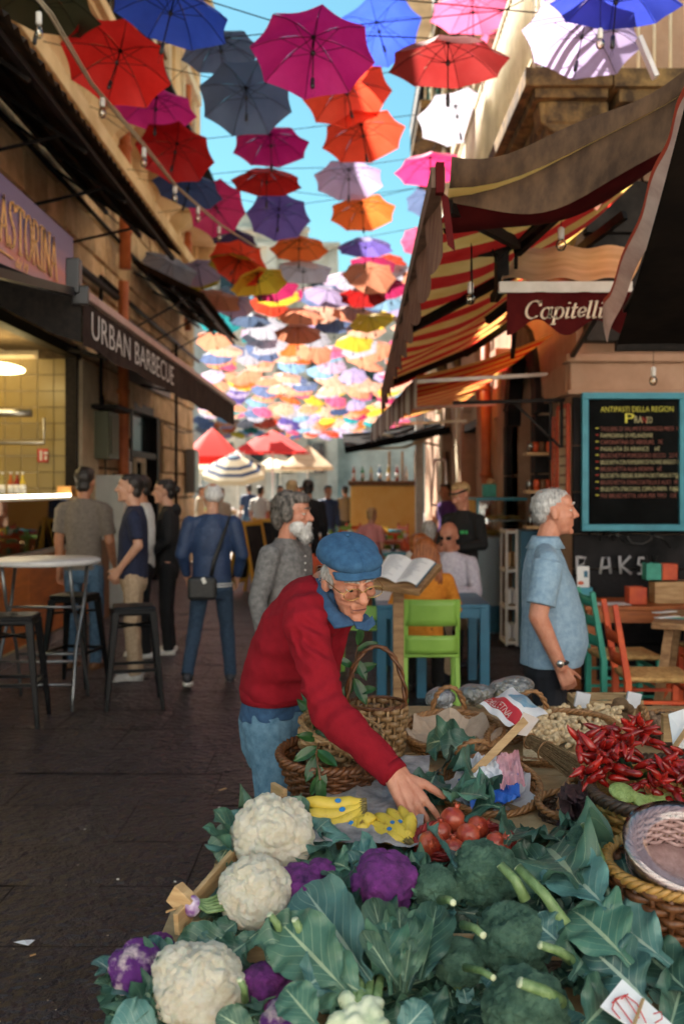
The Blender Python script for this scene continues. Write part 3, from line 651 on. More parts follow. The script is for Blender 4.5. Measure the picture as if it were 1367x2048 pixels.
for px, py, w_, h_, c, rl, vr, Y_, k in far:
    row_ = byk[Y_]; i_ = ys_.index(Y_); ab = byk[ys_[i_ - 1]].get(k) if i_ else None; l_c, r_c = row_.get(k - 1), row_.get(k + 1)
    nb = f"between {nm_(l_c)} and {nm_(r_c)} ones" if l_c and r_c else (f"left of a {nm_(r_c)} one" if r_c else f"right of a {nm_(l_c)} one" if l_c else 'standing alone')
    dist = ['mid lane', 'far off', 'over square', 'very end'][min(3, int((Y_ - 19) / 12))]
    lb = f"small {nm_(c)} umbrella {nb}" + (f", under {nm_(ab)}" if ab else ", topmost row") + f", {dist}"
    if sum(1 for q in far if (q[4], byk[q[7]].get(q[8] - 1), byk[q[7]].get(q[8] + 1)) == (c, l_c, r_c)) > 1: lb += ' left half' if px < 600 else ' right half'
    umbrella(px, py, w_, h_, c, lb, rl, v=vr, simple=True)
# wires across the lane carrying them
rows = {}
for ap, px, py in ATT: rows.setdefault(round(ap.y * 1.0), []).append(ap)
nice_row = ['at the very top of the picture', 'over the balcony corner', 'above the slate blue umbrella', 'behind the magenta umbrella', 'crossing the clear sky', 'over the awning tip', 'near the grey church cornice', 'by the crumpled yellow umbrella', 'high in the middle distance', 'low in the middle distance', 'near the far end', 'at the far end']
for i, (yk, pts) in enumerate(sorted(rows.items())):
    zz_ = sum(p.z for p in pts) / len(pts); yy = sum(p.y for p in pts) / len(pts)
    pts = sorted(pts, key=lambda p: p.x); P_ = [Vector((LX, yy, zz_ + .5))] + [p + Vector((0, 0, .02)) for p in pts] + [Vector((RX, yy + .2, zz_ + .5))]
    b = MB(); b.tube(P_, .005, 4); tag(b.build('suspension_wire', m_iron), 'thin black wire ' + nice_row[i % 12], 'wire', 'wires holding up the umbrellas')
# festoon rope with bulb sockets by the left wall
P_ = [W(60, -20, 7.0), W(100, 30, 7.3), W(180, 165, 8.2), W(285, 290, 9.6), W(350, 372, 10.8), W(395, 412, 12), W(440, 450, 13), W(520, 500, 16)]
t = thing('festoon_rope', 'pale rope with white bulb sockets sagging along the left wall', 'rope', P_[0])
b = MB(); b.tube(P_, .011, 6); b.tube([p + Vector((.02, 0, .01 * (i % 2))) for i, p in enumerate(P_)], .007, 5); part(b, 'rope', m_rope, t)
for p in [W(78, 28, 7.2), W(205, 195, 8.5), W(288, 298, 9.6), W(350, 372, 10.8), W(396, 415, 12), W(438, 455, 13)]:
    b = MB(); b.lathe([(.004, .02), (.022, .01), (.024, -.07), (.016, -.08)][::-1], p, 10); s_ = part(b, 'socket', m_white, t)
    b = MB(); b.ell(p + Vector((0, 0, -.13)), (.032, .032, .05)); q = b.build('bulb', m_bulb, s_)
def hang_bulb(px, py, Y, L_, label):
    p = W(px, py, Y); t = thing('hanging_bulb', label, 'light bulb', p, group='bare bulbs on wires')
    b = MB(); b.tube([p + Vector((0, 0, L_)), p + Vector((.004, 0, L_ * .5)), p + Vector((0, 0, .03))], .0022, 5); part(b, 'wire', m_iron, t)
    b = MB(); b.lathe([(.014, -.035), (.017, -.03), (.018, .02), (.008, .03), (.0, .031)], p, 12); part(b, 'socket', m_white, t)
    b = MB(); b.lathe([(.002, -.10), (.018, -.095), (.028, -.075), (.027, -.055), (.014, -.037)], p, 14); part(b, 'bulb', m_bulb, t)
hang_bulb(1121, 465, 5.3, .55, 'bare bulb in a white socket below the red awning folds')
hang_bulb(940, 574, 5.6, .5, 'bare bulb in front of the red and yellow stripes')
hang_bulb(1305, 742, 6.8, .4, 'bare bulb hanging above the chalkboard')
hang_bulb(1199, 66, 6.2, .6, 'bare bulb under the large lavender umbrella')
# ---------------------------------------------------------------- awnings and signs
def obm(b, name, mats, root, **k): return part(b, name, mats, root, **k)
# striped awning on the right
aw = thing('striped_awning', 'old red and yellow striped awning reaching over the lane', 'awning', (.4, 4.5, 2.95))
YA, YB = 4.35, 12.2
def zs(u, y):       # u 0 at the front bar, 1 at the wall
    t = (y - YA) / (YB - YA); zf = 2.98 - .12 * t; zw = 3.82 - .12 * t
    s = 1 - 4 * (u - .5) ** 2; return zf + (zw - zf) * u - (.16 - .08 * t) * s + .012 * math.sin(y * 21 + u * 3) + .018 * math.sin(u * 9 + y * 2.3) - .04 * abs(math.sin(y * 1.15)) * u
def fn(u, v): y = YA + (YB - YA) * v; return (.42 + .02 * math.sin(y * 3) + (1.9 - .42) * u, y, zs(u, y))
b = MB(); b.grid(fn, 14, 112, lambda u, v: 0 if int(v * 28 + .001) % 2 else 1); obm(b, 'canvas', [m_redst, m_yel], aw)
b = MB(); b.bar((.38, YA - .05, 3.0), (.42, YB, 2.87), .06, .09); obm(b, 'front_bar', mat('rusty_bar', (.10, .05, .03), (.22, .13, .09), 8, .7), aw)
b = MB(); b.grid(lambda u, v: (.385 + .02 * math.sin(v * 70 + u * 2), YA + (YB - YA) * v, 2.97 - .12 * v - u * (.26 + .035 * math.sin(v * 75)) - (.04 * u)), 3, 150, 0)
obm(b, 'valance', mat('faded_canvas', (.10, .035, .022), (.26, .13, .085), 7, .9, stretch=(2, 9, .6), trans=.15, bump=.3), aw)
b = MB(); b.grid(lambda u, v: (.39 + .035 * u + .03 * v, YA - .03 - .01 * v, 2.95 - .24 * v - .03 * u), 2, 4); b.box((.385, YA - .06, 2.99), (.035, .05, .13)); obm(b, 'end_flap', m_wine, aw)
# the brown near edge hanging from the frame, with the folds below it
b = MB()
def fn2(u, v):
    x = .44 + 1.6 * u; z = 3.10 + .86 * u ** 1.5 - .05 * math.sin(u * 3.1); return (x, YA - .02 + .18 * v, z - .22 * v * (.5 + .8 * math.sin(u * 2.6 + .3)) - .02 * math.sin(u * 14 + v * 4))
b.grid(fn2, 26, 6); obm(b, 'edge_cloth', mat('dusty_canvas', (.05, .028, .017), (.12, .07, .04), 6, .95, bump=.4, bs=18, stretch=(2, 1, 1)), aw)
b = MB(); b.grid(lambda u, v: (.46 + 1.5 * u, YA + .16 + .5 * v, 2.98 + .68 * u ** 1.3 - .12 * math.sin(u * 3) - .1 * math.sin(v * 3.1) + .02 * math.sin(u * 11)), 20, 6); obm(b, 'fold', m_wine, aw)
for a, c in (((.44, 4.5, 2.93), (1.02, 6.0, 3.12)), ((1.0, 6.0, 3.08), (1.85, 4.6, 3.75)), ((.44, 7.6, 2.86), (1.15, 6.6, 3.12)), ((1.1, 8.0, 3.0), (1.9, 6.9, 3.55)), ((.44, 11.4, 2.84), (1.3, 10.3, 3.1)), ((1.2, 10.4, 3.05), (1.9, 9.8, 3.5))):
    b = MB(); b.bar(a, c, .045, .06); obm(b, 'folding_arm', m_iron, aw)
b = MB(); b.tube([(1.0, 6.0, 3.1), (1.0, 6.02, 2.98)], .012, 6); b.tube([(.8, 5.6, 3.0), (.82, 5.6, 2.93), (.86, 5.62, 2.97)], .006, 5); b.tube([(.62, 5.1, 2.9), (.625, 5.1, 2.6)], .004, 5); obm(b, 'hook', m_iron, aw)
t = thing('awning_strut', 'pale metal strut leaning up to the corner balcony behind the brown cloth', 'strut', (1.6, 5.6, 3.4)); b = MB(); b.bar(W(1190, 420, 6), W(1290, 260, 6), .02); obm(b, 'bar', m_white, t); b = MB(); b.bar(W(1276, 75, 6.8), W(1310, 155, 6.8), .07, .03); obm(b, 'bar', m_white, t)
t = thing('cable_coil', 'loose coil of black cable hanging by the pale strut', 'cable', (1.8, 6, 3.6)); b = MB(); c0 = W(1295, 300, 5.9)
b.tube([c0 + Vector((.05 * math.cos(k * .5), .01 * k % .03, -.09 + .11 * math.sin(k * .5))) for k in range(34)], .004, 5); obm(b, 'loop', m_iron, t)
# farther awning with brown and white stripes on its valance
aw2 = thing('small_striped_awning', 'small folded awning with brown and white striped valance beyond the large one', 'awning', (.45, 13, 2.6))
b = MB(); b.grid(lambda u, v: (.62 - .26 * v + .01 * math.sin(v * 30), 9.3 + 7.2 * v, 2.70 - u * .33 * (1 - .2 * abs(math.sin(v * 31.4)))), 2, 60, lambda u, v: int(v * 20 + .001) % 2)
obm(b, 'valance', [m_white, mat('brown_stripe', (.17, .09, .06), (.25, .15, .10), 5, .8)], aw2)
b = MB(); b.grid(lambda u, v: (.62 - .26 * v + (1.28 + .26 * v) * u, 9.3 + 7.2 * v, 2.70 + .40 * u - .04 * math.sin(3.1 * u)), 6, 20, lambda u, v: int(v * 20 + .001) % 2); obm(b, 'canvas', [m_yel, m_redst], aw2)
for y in (9.6, 13, 16.3): b = MB(); b.bar((.62 - .036 * (y - 9.3), y, 2.68), (1.9, y, 2.75), .035); obm(b, 'folding_arm', m_white, aw2)
# wine red awning with the shop name
cp = thing('shop_awning', 'small beige topped awning whose wine red valance reads Capitelli', 'awning', (1.3, 5.8, 2.8))
A = W(1003, 575, 5.8); B = W(1245, 575, 5.8)
b = MB(); b.bar(A + Vector((-.02, 0, .0)), B + Vector((.05, 0, 0)), .045, .065); obm(b, 'front_bar', m_white, cp, bevel=.004)
C_ = W(1040, 493, 6.45); D_ = W(1290, 493, 6.45)
def fn(u, v): p = (A + Vector((0, .02, .05))).lerp(B + Vector((.05, .02, .05)), u).lerp(C_.lerp(D_, u), v); p.z += .012 * math.sin(u * 17 + v * 2) - .02 * math.sin(3.1 * v); return p
b = MB(); b.grid(fn, 30, 8); obm(b, 'canvas', m_beige, cp)
b = MB(); b.add([A + Vector((0, .03, .03)), A + Vector((.03, .6, .0)), C_, A + Vector((0, .03, .06))], [(0, 1, 2, 3)], 0, False); obm(b, 'side_flap', m_beige, cp)
L0 = A.x + .025; L1 = B.x + .06; zt = A.z - .03
def fn(u, v): return (L0 + (L1 - L0) * u, 5.8 - .015 + .008 * math.sin(u * 18), zt - v * (.205 + .045 * math.sin(2 * math.pi * (u * 2.15 + .24))))
b = MB(); b.grid(fn, 48, 4); vl = obm(b, 'valance', m_wine, cp)
m_letter = mat('cream_lettering', (.80, .66, .50), None, rough=.7)
import math as _m
def arc(cx, cy, rx, ry, a0, a1, n=12): return [(cx + rx * _m.cos(R(a0 + (a1 - a0) * i / n)), cy + ry * _m.sin(R(a0 + (a1 - a0) * i / n))) for i in range(n + 1)]
Gl = {'C': ([arc(.40, .36, .36, .36, 48, 315, 20), [(.62, .60), (.68, .72)], [(.66, .72), (.70, .52)]], .84),
 'a': ([arc(.24, .22, .22, .22, 30, 330, 16), [(.46, .46), (.46, .08), (.52, .02), (.58, .08)], [(.44, .40), (.44, .05)]], .60),
 'p': ([[(.06, .42), (.14, .46), (.14, -.22)], [(.04, -.23), (.26, -.23)], arc(.32, .22, .20, .23, 140, -150, 16)], .60),
 'i': ([[(.04, .42), (.13, .46), (.13, .06), (.18, .01), (.25, .07)], [(.12, .62), (.15, .66)]], .30),
 't': ([[(.15, .62), (.13, .08), (.20, .01), (.30, .08)], [(.02, .45), (.30, .45)]], .34),
 'e': ([[(.08, .22), (.40, .28), *arc(.25, .27, .17, .19, 20, 330, 16)]], .47),
 'l': ([[(.03, .70), (.12, .73), (.12, .06), (.17, .01), (.24, .07)]], .30)}
pen([Gl[c] for c in 'Capitelli'], .140, (.030, .010), m_letter, 'lettering', vl, frame((W(1047, 0, 5.75).x, 5.765, W(0, 637, 5.765).z), (1, 0, 0), (0, 0, 1)), shear=.25, xs=.80)
vl_l = [o for o in sc.collection.objects if o.name.startswith('lettering')][-1]; vl_l.parent = vl
for x in (A.x + .02,): b = MB(); b.box((x - .0, 5.95, A.z + .12), (.07, .12, .24)); b.box((x - .06, 5.95, A.z + .25), (.2, .1, .05)); b.box((x + .02, 6.15, A.z + .05), (.05, .5, .05)); obm(b, 'bracket', m_iron, cp)
b = MB(); b.bar((A.x + .1, 5.85, A.z), (A.x + .5, 8.5, A.z - .05), .035); b.bar((B.x - .05, 5.85, A.z), (B.x + .3, 8.5, A.z - .05), .035); obm(b, 'support_arm', m_iron, cp)
# large dark canopy over the tables at near right
bk = thing('dark_canopy', 'big dark tarpaulin canopy with pale frayed edge over the vegetable stall side', 'canopy', (1.5, 4.5, 2.7))
P0 = W(1232, 690, 5.7); P1 = Vector((3.6, 5.7, P0.z)); Q0 = W(1382, 150, 3.3); Q1 = Vector((3.4, 3.3, Q0.z))
def fn(u, v): p = P0.lerp(P1, u).lerp(Q0.lerp(Q1, u), v); p.z += -.05 * math.sin(3.1 * v) * (1 - .3 * u) + .008 * math.sin(13 * u + 5 * v); return p
m_tarp = mat('dark_tarpaulin', (.005, .0035, .003), (.012, .008, .006), 5, .95, spec=.1, bump=.3, bs=14)
b = MB(); b.grid(fn, 14, 12); obm(b, 'tarpaulin', m_tarp, bk)
b = MB(); b.box((P0.x + 1.2, 5.72, P0.z - .0), (2.4, .05, .06)); obm(b, 'rear_bar', m_iron, bk)
E1 = [W(1378, 120, 3.25), W(1352, 220, 3.5), W(1310, 330, 3.9), W(1265, 460, 4.5), W(1215, 585, 5.3), W(1203, 610, 5.55)]
E2 = [W(1440, 160, 3.3), W(1392, 260, 3.55), W(1345, 375, 3.95), W(1290, 500, 4.55), W(1240, 612, 5.35), W(1211, 686, 5.6)]
def crv(P, t): t *= len(P) - 1; i = min(int(t), len(P) - 2); return P[i].lerp(P[i + 1], t - i)
def fn(u, v): p = crv(E1, v).lerp(crv(E2, v), u); p.x += .008 * math.sin(v * 26) ; p.y += .04 * math.sin(3.1 * u); return p
b = MB(); b.grid(fn, 6, 44, lambda u, v: 1 if u < .10 else 0); obm(b, 'pale_edge', [mat('pale_canvas', (.50, .32, .28), (.72, .54, .48), 4, .85, trans=.2, bump=.3, bs=14), mat('red_binding', (.42, .06, .03), None, rough=.8)], bk)
b = MB(); b.bar(W(1400, 360, 4.0), W(1250, 620, 5.4), .03); b.bar(W(1375, 195, 4.6), W(1010, 500, 6.0), .035); obm(b, 'frame_bar', m_iron, bk)
# bracket arm by the chalkboard
sb = thing('sign_bracket', 'black iron bracket arm sticking out over the lane from the corner', 'bracket', (1.9, 8.8, 2.4))
y0 = 8.75; b = MB(); b.bar(W(905, 806, y0), W(1128, 800, y0), .035, .03); b.bar(W(1122, 798, y0), W(1122, 895, y0), .025); b.bar(W(1030, 808, y0), W(1120, 895, y0), .02); b.bar(W(1100, 800, y0), W(1100, 920, y0), .02)
b.tube([W(1012, 808, y0), W(1006, 822, y0), W(1014, 826, y0)], .008, 5); obm(b, 'arm', m_iron, sb)
# ---- left awnings
ur = thing('barbecue_awning', 'long black awning along the left wall with white capitals URBAN BARBECUE', 'awning', (-2, 7.4, 3.1))
b = MB(); b.grid(lambda u, v: (-2.0 - 1.36 * u, 7.4 + 9.7 * v, 3.09 + .38 * u - .05 * math.sin(3.1 * u) + .01 * math.sin(v * 60)), 5, 60); obm(b, 'canvas', m_black, ur)
b = MB(); b.grid(lambda u, v: (-1.985 + .006 * math.sin(v * 50), 7.4 + 9.7 * v, 3.06 - u * .345 + .012 * u * math.sin(v * 40)), 3, 60); va = obm(b, 'valance', m_brown, ur)
b = MB(); b.bar((-1.99, 7.38, 3.10), (-1.99, 17.12, 3.10), .07, .07); obm(b, 'front_bar', mat('rosy_metal', (.40, .26, .24), (.5, .36, .33), 5, .45, metal=.3), ur, bevel=.01)
b = MB(); b.box((-1.99, 7.36, 3.08), (.12, .05, .14)); b.box((-2.04, 7.36, 3.22), (.1, .1, .26)); obm(b, 'end_box', m_plast, ur, bevel=.01)
b = MB(); b.add([(-2, 7.41, 3.08), (-2, 7.41, 2.74), (-2.2, 7.41, 2.8), (-3.36, 7.41, 3.40), (-3.36, 7.41, 3.46)], [(0, 1, 2, 3, 4)], 0, False)
obm(b, 'side_flap', m_iron, ur)
for y in (7.9, 11.8, 15.9): b = MB(); b.bar((-3.36, y, 3.3), (-2.05, y, 3.02), .04); obm(b, 'folding_arm', m_iron, ur)
lt = text('lettering', 'URBAN BARBECUE', .30, mat('white_print', (.62, .58, .55), None, rough=.8), va, frame((-1.972, 7.58, 2.80), (0, 1, 0), (0, 0, 1)), sx=1.36, space=1.05, offset=-.002)
bn = thing('black_awning', 'plain black awning below the sunset coloured shop sign', 'awning', (-2.2, 6.4, 3.1))
b = MB(); V = [(-2.05, 7.32, 3.10), (-2.45, 4.6, 2.86), (-3.36, 4.6, 3.4), (-3.36, 7.32, 3.5)]; b.add(V, [(0, 1, 2, 3)], 0, False); obm(b, 'canvas', m_black, bn)
b = MB(); b.bar(V[0], V[1], .06); obm(b, 'front_bar', m_plast, bn)
sg = thing('shop_sign', 'purple and orange sunset sign board with copper serif letters', 'sign', (-2.75, 7.5, 3.8))
m_sun = bpy.data.materials.new('sunset_print'); m_sun.use_nodes = True
n_ = m_sun.node_tree.nodes; l_ = m_sun.node_tree.links; bs_ = n_['Principled BSDF']; bs_.inputs['Roughness'].default_value = .4
g_ = n_.new('ShaderNodeNewGeometry'); sx_ = n_.new('ShaderNodeSeparateXYZ'); l_.new(g_.outputs['Position'], sx_.inputs[0]); no_ = n_.new('ShaderNodeTexNoise'); no_.inputs['Scale'].default_value = 1.5
mp_ = n_.new('ShaderNodeMapping'); mp_.inputs['Scale'].default_value = (1, .7, 3); l_.new(g_.outputs['Position'], mp_.inputs[0]); l_.new(mp_.outputs[0], no_.inputs['Vector'])
mr_ = n_.new('ShaderNodeMapRange'); mr_.inputs[1].default_value = 3.45; mr_.inputs[2].default_value = 4.15; l_.new(sx_.outputs[2], mr_.inputs[0]); ad_ = n_.new('ShaderNodeMath'); ad_.operation = 'MULTIPLY_ADD'; ad_.inputs[1].default_value = .7; l_.new(no_.outputs[0], ad_.inputs[0]); l_.new(mr_.outputs[0], ad_.inputs[2])
rp_ = n_.new('ShaderNodeValToRGB'); l_.new(ad_.outputs[0], rp_.inputs[0]); e = rp_.color_ramp.elements; e[0].position = .45; e[0].color = (.42, .20, .24, 1); e[1].position = 1.15 if False else 1.0; e[1].color = (.16, .12, .26, 1)
q = e.new(.62); q.color = (.60, .18, .12, 1); q = e.new(.75); q.color = (.45, .20, .24, 1)
l_.new(rp_.outputs[0], bs_.inputs['Base Color'])
b = MB(); b.box((-2.78, 7.45, 3.77), (.06, 4.9, .74)); pn = obm(b, 'panel', m_sun, sg, bevel=.004)
b = MB(); b.box((-3.08, 7.45, 3.8), (.55, 4.8, .6)); obm(b, 'backing', m_iron, sg)
m_cop = mat('copper_letters', (.80, .42, .12), (.9, .5, .18), 6, .5)
def S(*a): return [list(x) for x in a]
Gs = {'A': (S([(.02, 0), (.22, .9)], [(.20, .9), (.42, 0)], [(.1, .32), (.34, .32)], [(-.02, 0), (.08, 0)], [(.36, 0), (.48, 0)]), .5),
 'S': ([[(.34, .75), (.30, .87), (.2, .9), (.08, .84), (.05, .70), (.12, .55), (.28, .42), (.34, .25), (.28, .07), (.18, .01), (.08, .05), (.03, .2)]], .44),
 'T': (S([(.22, 0), (.22, .9)], [(.0, .9), (.44, .9)], [(0, .9), (0, .78)], [(.44, .9), (.44, .78)], [(.12, 0), (.32, 0)]), .5),
 'O': ([arc(.22, .45, .2, .45, 0, 360, 18)], .5), 'R': ([[(.06, 0), (.06, .9)], [(0, 0), (.14, 0)], [(.0, .9), (.2, .9), (.33, .8), (.33, .58), (.2, .47), (.06, .47)], [(.2, .47), (.38, 0)], [(.34, 0), (.44, 0)]], .48),
 'I': (S([(.1, 0), (.1, .9)], [(0, 0), (.2, 0)], [(0, .9), (.2, .9)]), .26), 'N': (S([(.05, 0), (.05, .9)], [(.05, .9), (.38, 0)], [(.38, 0), (.38, .9)], [(0, 0), (.12, 0)], [(.3, .9), (.46, .9)], [(-.02, .9), (.06, .9)]), .5)}
Gs['P'] = ([Gs['R'][0][0], Gs['R'][0][1], Gs['R'][0][2]], .46)
pen([Gs[c] for c in 'PASTORINA'], .42, (.032, .006), m_cop, 'lettering', pn, frame((-2.742, 7.60, 3.60), (0, 1, 0), (0, 0, 1)))
text('lettering', 'dal 19', .13, m_cop, pn, frame((-2.74, 8.15, 3.47), (0, 1, 0), (0, 0, 1)), shear=.4)
b = MB(); b.box((-2.74, 7.9, 3.52), (.01, .4, .015)); b.box((-2.74, 9.1, 3.52), (.01, .35, .015)); q = b.build('rule', m_cop, pn)
# ---------------------------------------------------------------- furniture and fittings
m_blackm = mat('black_metal', (.002, .002, .003), (.006, .006, .007), 12, .4, spec=.2)
m_tabwh = mat('white_table', (.55, .53, .52), (.68, .66, .64), 4, .4)
m_graym = mat('grey_tube', (.16, .17, .18), (.24, .25, .26), 8, .35, metal=.8)
m_blue = mat('blue_paint', (.02, .12, .21), (.03, .17, .28), 4, .45)
m_lime = mat('lime_plastic', (.24, .46, .07), (.30, .54, .10), 4, .4)
m_teal = mat('teal_paint', (.02, .26, .19), (.04, .36, .27), 9, .5)
m_redo = mat('vermilion_paint', (.50, .05, .015), (.66, .10, .02), 9, .5)
m_ortab = mat('orange_brown_wood', (.30, .075, .015), (.48, .14, .03), 4, .5, stretch=(1, 6, 6), bump=.2)
m_straw = mat('straw', (.40, .22, .07), (.66, .42, .17), 30, .8, stretch=(1, 1, 1), bump=.5, bs=90)
m_oldwood = mat('old_wood', (.20, .10, .04), (.42, .25, .12), 5, .6, stretch=(1, 5, 8), bump=.3)
m_paper = mat('paper', (.74, .74, .76), (.82, .82, .82), 6, .8)
def stool(label, x, y, rz, first=None):
    if first: return dup(first[0], label, (x, y, 0), (0, 0, rz), tree=first[1])
    t = thing('bar_stool', label, 'bar stool', (0, 0, 0), group='black metal bar stools')
    b = MB(); b.box((0, 0, .755), (.32, .32, .03), taper=.96); b.box((0, 0, .725), (.31, .31, .04)); s = b.build('seat', m_blackm, t, bevel=.012)
    b = MB(); b.ell((0, 0, .772), (.035, .02, .003)); b.build('grip_hole', m_iron, s)
    for i in (-1, 1):
        for j in (-1, 1):
            b = MB(); b.bar((i * .135, j * .135, .73), (i * .205, j * .205, .0), .055, .045, w2=.03); b.build('leg', m_blackm, t, bevel=.006)
    b = MB(); z = .30; r = .175
    for p, q in (((-r, -r), (r, -r)), ((r, -r), (r, r)), ((r, r), (-r, r)), ((-r, r), (-r, -r))): b.bar((*p, z), (*q, z), .018, .025)
    b.build('foot_rail', m_blackm, t)
    b = MB(); z = .52; r = .155
    for p, q in (((-r, -r), (r, r)), ((r, -r), (-r, r))): b.bar((*p, z + .1), (*q, z + .1), .012, .02)
    b.build('cross_brace', m_blackm, t)
    t.location = (x, y, 0); t.rotation_euler = (0, 0, rz); return t
s1 = stool('black metal bar stool with bent steel corner right of the white high table', W(268, 0, 7.55).x, 7.55, .25)
st = (s1, [(c, kids(c)) for c in kids(s1)])
stool('black metal bar stool cut by the left picture edge', W(28, 0, 7.0).x, 7.0, .1, st); stool('black metal bar stool standing under the white high table', W(150, 0, 8.35).x, 8.35, -.2, st)
# white high table on folding tube legs
t = thing('high_table', 'white oval high table on grey folding tube legs', 'table', (W(88, 0, 7.6).x, 7.6, 0))
b = MB(); b.lathe([(.0, 1.075), (.40, 1.075), (.425, 1.085), (.425, 1.11), (.415, 1.118), (0, 1.12)], n=40, sc=(1, .9)); b.build('tabletop', m_tabwh, t)
for sx in (-1, 1):
    b = MB(); x = .28 * sx
    b.tube([(x, .2, 1.08), (x, .1, .78), (x, -.12, .45), (x * 1.05, -.26, .12), (x * 1.05, -.28, .0)], .014, 8); b.build('leg', m_graym, t)
    b = MB(); b.tube([(x * .9, -.2, 1.08), (x * .9, -.1, .78), (x * .9, .12, .45), (x * .95, .26, .12), (x * .95, .28, .0)], .014, 8); b.build('leg', m_graym, t)
for x_, y_, z_ in ((.28, -.17, .36), (.26, .17, .36), (.28, .06, .74), (.29, -.24, .2)): b = MB(); b.tube([(-x_, y_, z_), (x_, y_, z_)], .011, 6); b.build('crossbar', m_graym, t)
# bar counter with glass case at left
t = thing('bar_counter', 'orange wood bar counter with lit glass food case in front of the shop', 'counter', (-3.15, 10.4, 0))
for k in range(5): b = MB(); b.box((-3.16, 8.3 + k * .95, .56), (.05, .94, .84)); part(b, 'front_panel', m_orangewd, t, bevel=.004)
b = MB(); b.box((-3.2, 10.25, .06), (.12, 4.8, .12)); part(b, 'plinth', m_steel, t); b = MB(); b.box((-3.5, 10.25, 1.0), (.75, 4.85, .045)); part(b, 'worktop', m_steel, t)
b = MB(); b.box((-3.16, 9.7, 1.28), (.012, 3.6, .5)); b.box((-3.5, 9.7, 1.54), (.68, 3.6, .012)); b.box((-3.5, 11.5, 1.28), (.68, .012, .5)); part(b, 'glass_case', m_glass, t)
b = MB(); b.box((-3.45, 9.7, 1.27), (.55, 3.5, .015)); b.box((-3.16, 9.7, 1.545), (.03, 3.62, .03)); b.box((-3.16, 11.5, 1.28), (.03, .03, .52)); b.box((-3.5, 9.7, 1.04), (.6, 3.5, .02)); part(b, 'shelf', m_steel, t)
b = MB(); b.box((-3.14, 9.9, 1.575), (.03, 2.6, .03)); b.box((-3.26, 9.9, 1.50), (.05, 2.6, .02)); lampm = mat('tube_light', (1.0, .86, .6), None, emit=2.2); part(b, 'strip_light', lampm, t)
def foodtray(y, z, c, lbl):
    p = thing('food_tray', lbl, 'tray of food', (-3.42, y, z)); b = MB(); b.box((0, 0, .01), (.36, .36, .02)); b.build('tray', m_steel, p); m = mat('food', c, tuple(min(1, v * 1.7) for v in c), 30, .4); rs = random.Random(int(y * 10))
    b = MB()
    for _ in range(26): b.ell((rs.uniform(-.14, .14), rs.uniform(-.14, .14), .04 + rs.uniform(0, .03)), (.035, .03, .025), n=8)
    b.build('food', m, p)
for y, z, c, lb in ((9.9, 1.28, (.35, .05, .02), 'tray of red cooked peppers on the upper case shelf'), (10.5, 1.28, (.5, .2, .05), 'tray of golden fried food on the upper case shelf'), (11.1, 1.28, (.45, .35, .15), 'tray of pale pastry on the upper case shelf'), (9.9, 1.05, (.02, .02, .03), 'tray of dark mussels low in the case'), (10.5, 1.05, (.25, .10, .04), 'tray of brown stew low in the case'), (11.1, 1.05, (.4, .25, .1), 'tray of breaded food low in the case')): foodtray(y, z, c, lb)
def bottle(x, y, z, c, label, h=.30, grp=None, lab=True):
    t = thing('bottle', label, 'bottle', (x, y, z), group=grp); r = .037 * h / .3
    b = MB(); b.lathe([(0, 0), (r, 0), (r, h * .6), (r * .4, h * .78), (r * .38, h), (0, h)], n=12); b.build('glass_body', mat('bottle_glass', c, None, rough=.1), t)
    if lab: b = MB(); b.lathe([(r * 1.02, h * .15), (r * 1.02, h * .5)], n=12); b.build('label', m_paper, t)
    b = MB(); b.lathe([(r * .45, h * .93), (r * .45, h * 1.03), (0, h * 1.03)], n=8); b.build('cap', m_white, t)
for k, (px, c, cn) in enumerate(((5, (.35, .30, .10), 'pale straw'), (22, (.45, .12, .03), 'amber'), (35, (.25, .03, .02), 'dark red'), (46, (.62, .45, .06), 'lemon yellow'))):
    p = W(px, 0, 11.0); bottle(p.x, 11.0, 1.555, c, f'{cn} bottle with white label standing on the glass case', .27)
for k, (px, c, cn) in enumerate(((188, (.01, .05, .04), 'green'), (200, (.015, .015, .02), 'black'))):
    p = W(px, 0, 12.6); bottle(-3.2, 12.3 + k * .22, 1.02, c, f'{cn} wine bottle at the counter end behind the grey shirt man', .36, lab=False)
b = MB(); b.box((-3.22, 12.45, .5), (.3, .5, 1.0)); t = thing('side_cupboard', 'dark narrow cupboard at the counter end', 'cupboard', (-3.2, 12.4, 0)); part(b, 'body', m_brwood, t)
for px, nm in ((103, 'left'), (120, 'right')):
    t = thing('cardboard_box', f'small orange brown box on the glass case, {nm} one of two', 'box', (-3.2 + (.0 if nm == 'left' else .0), 11.25 + (.0 if nm == 'left' else .28), 1.555)); b = MB(); b.box((0, 0, .06), (.16, .2, .12)); q = b.build('carton', mat('carton', (.55, .25, .06), (.6, .3, .1), 9, .8), t, bevel=.005); b = MB(); b.lathe([(0, 0), (.03, 0)], (.081, 0, .06), 12, rot=Matrix.Rotation(R(90), 3, 'Y')); b.build('emblem', m_iron, q)
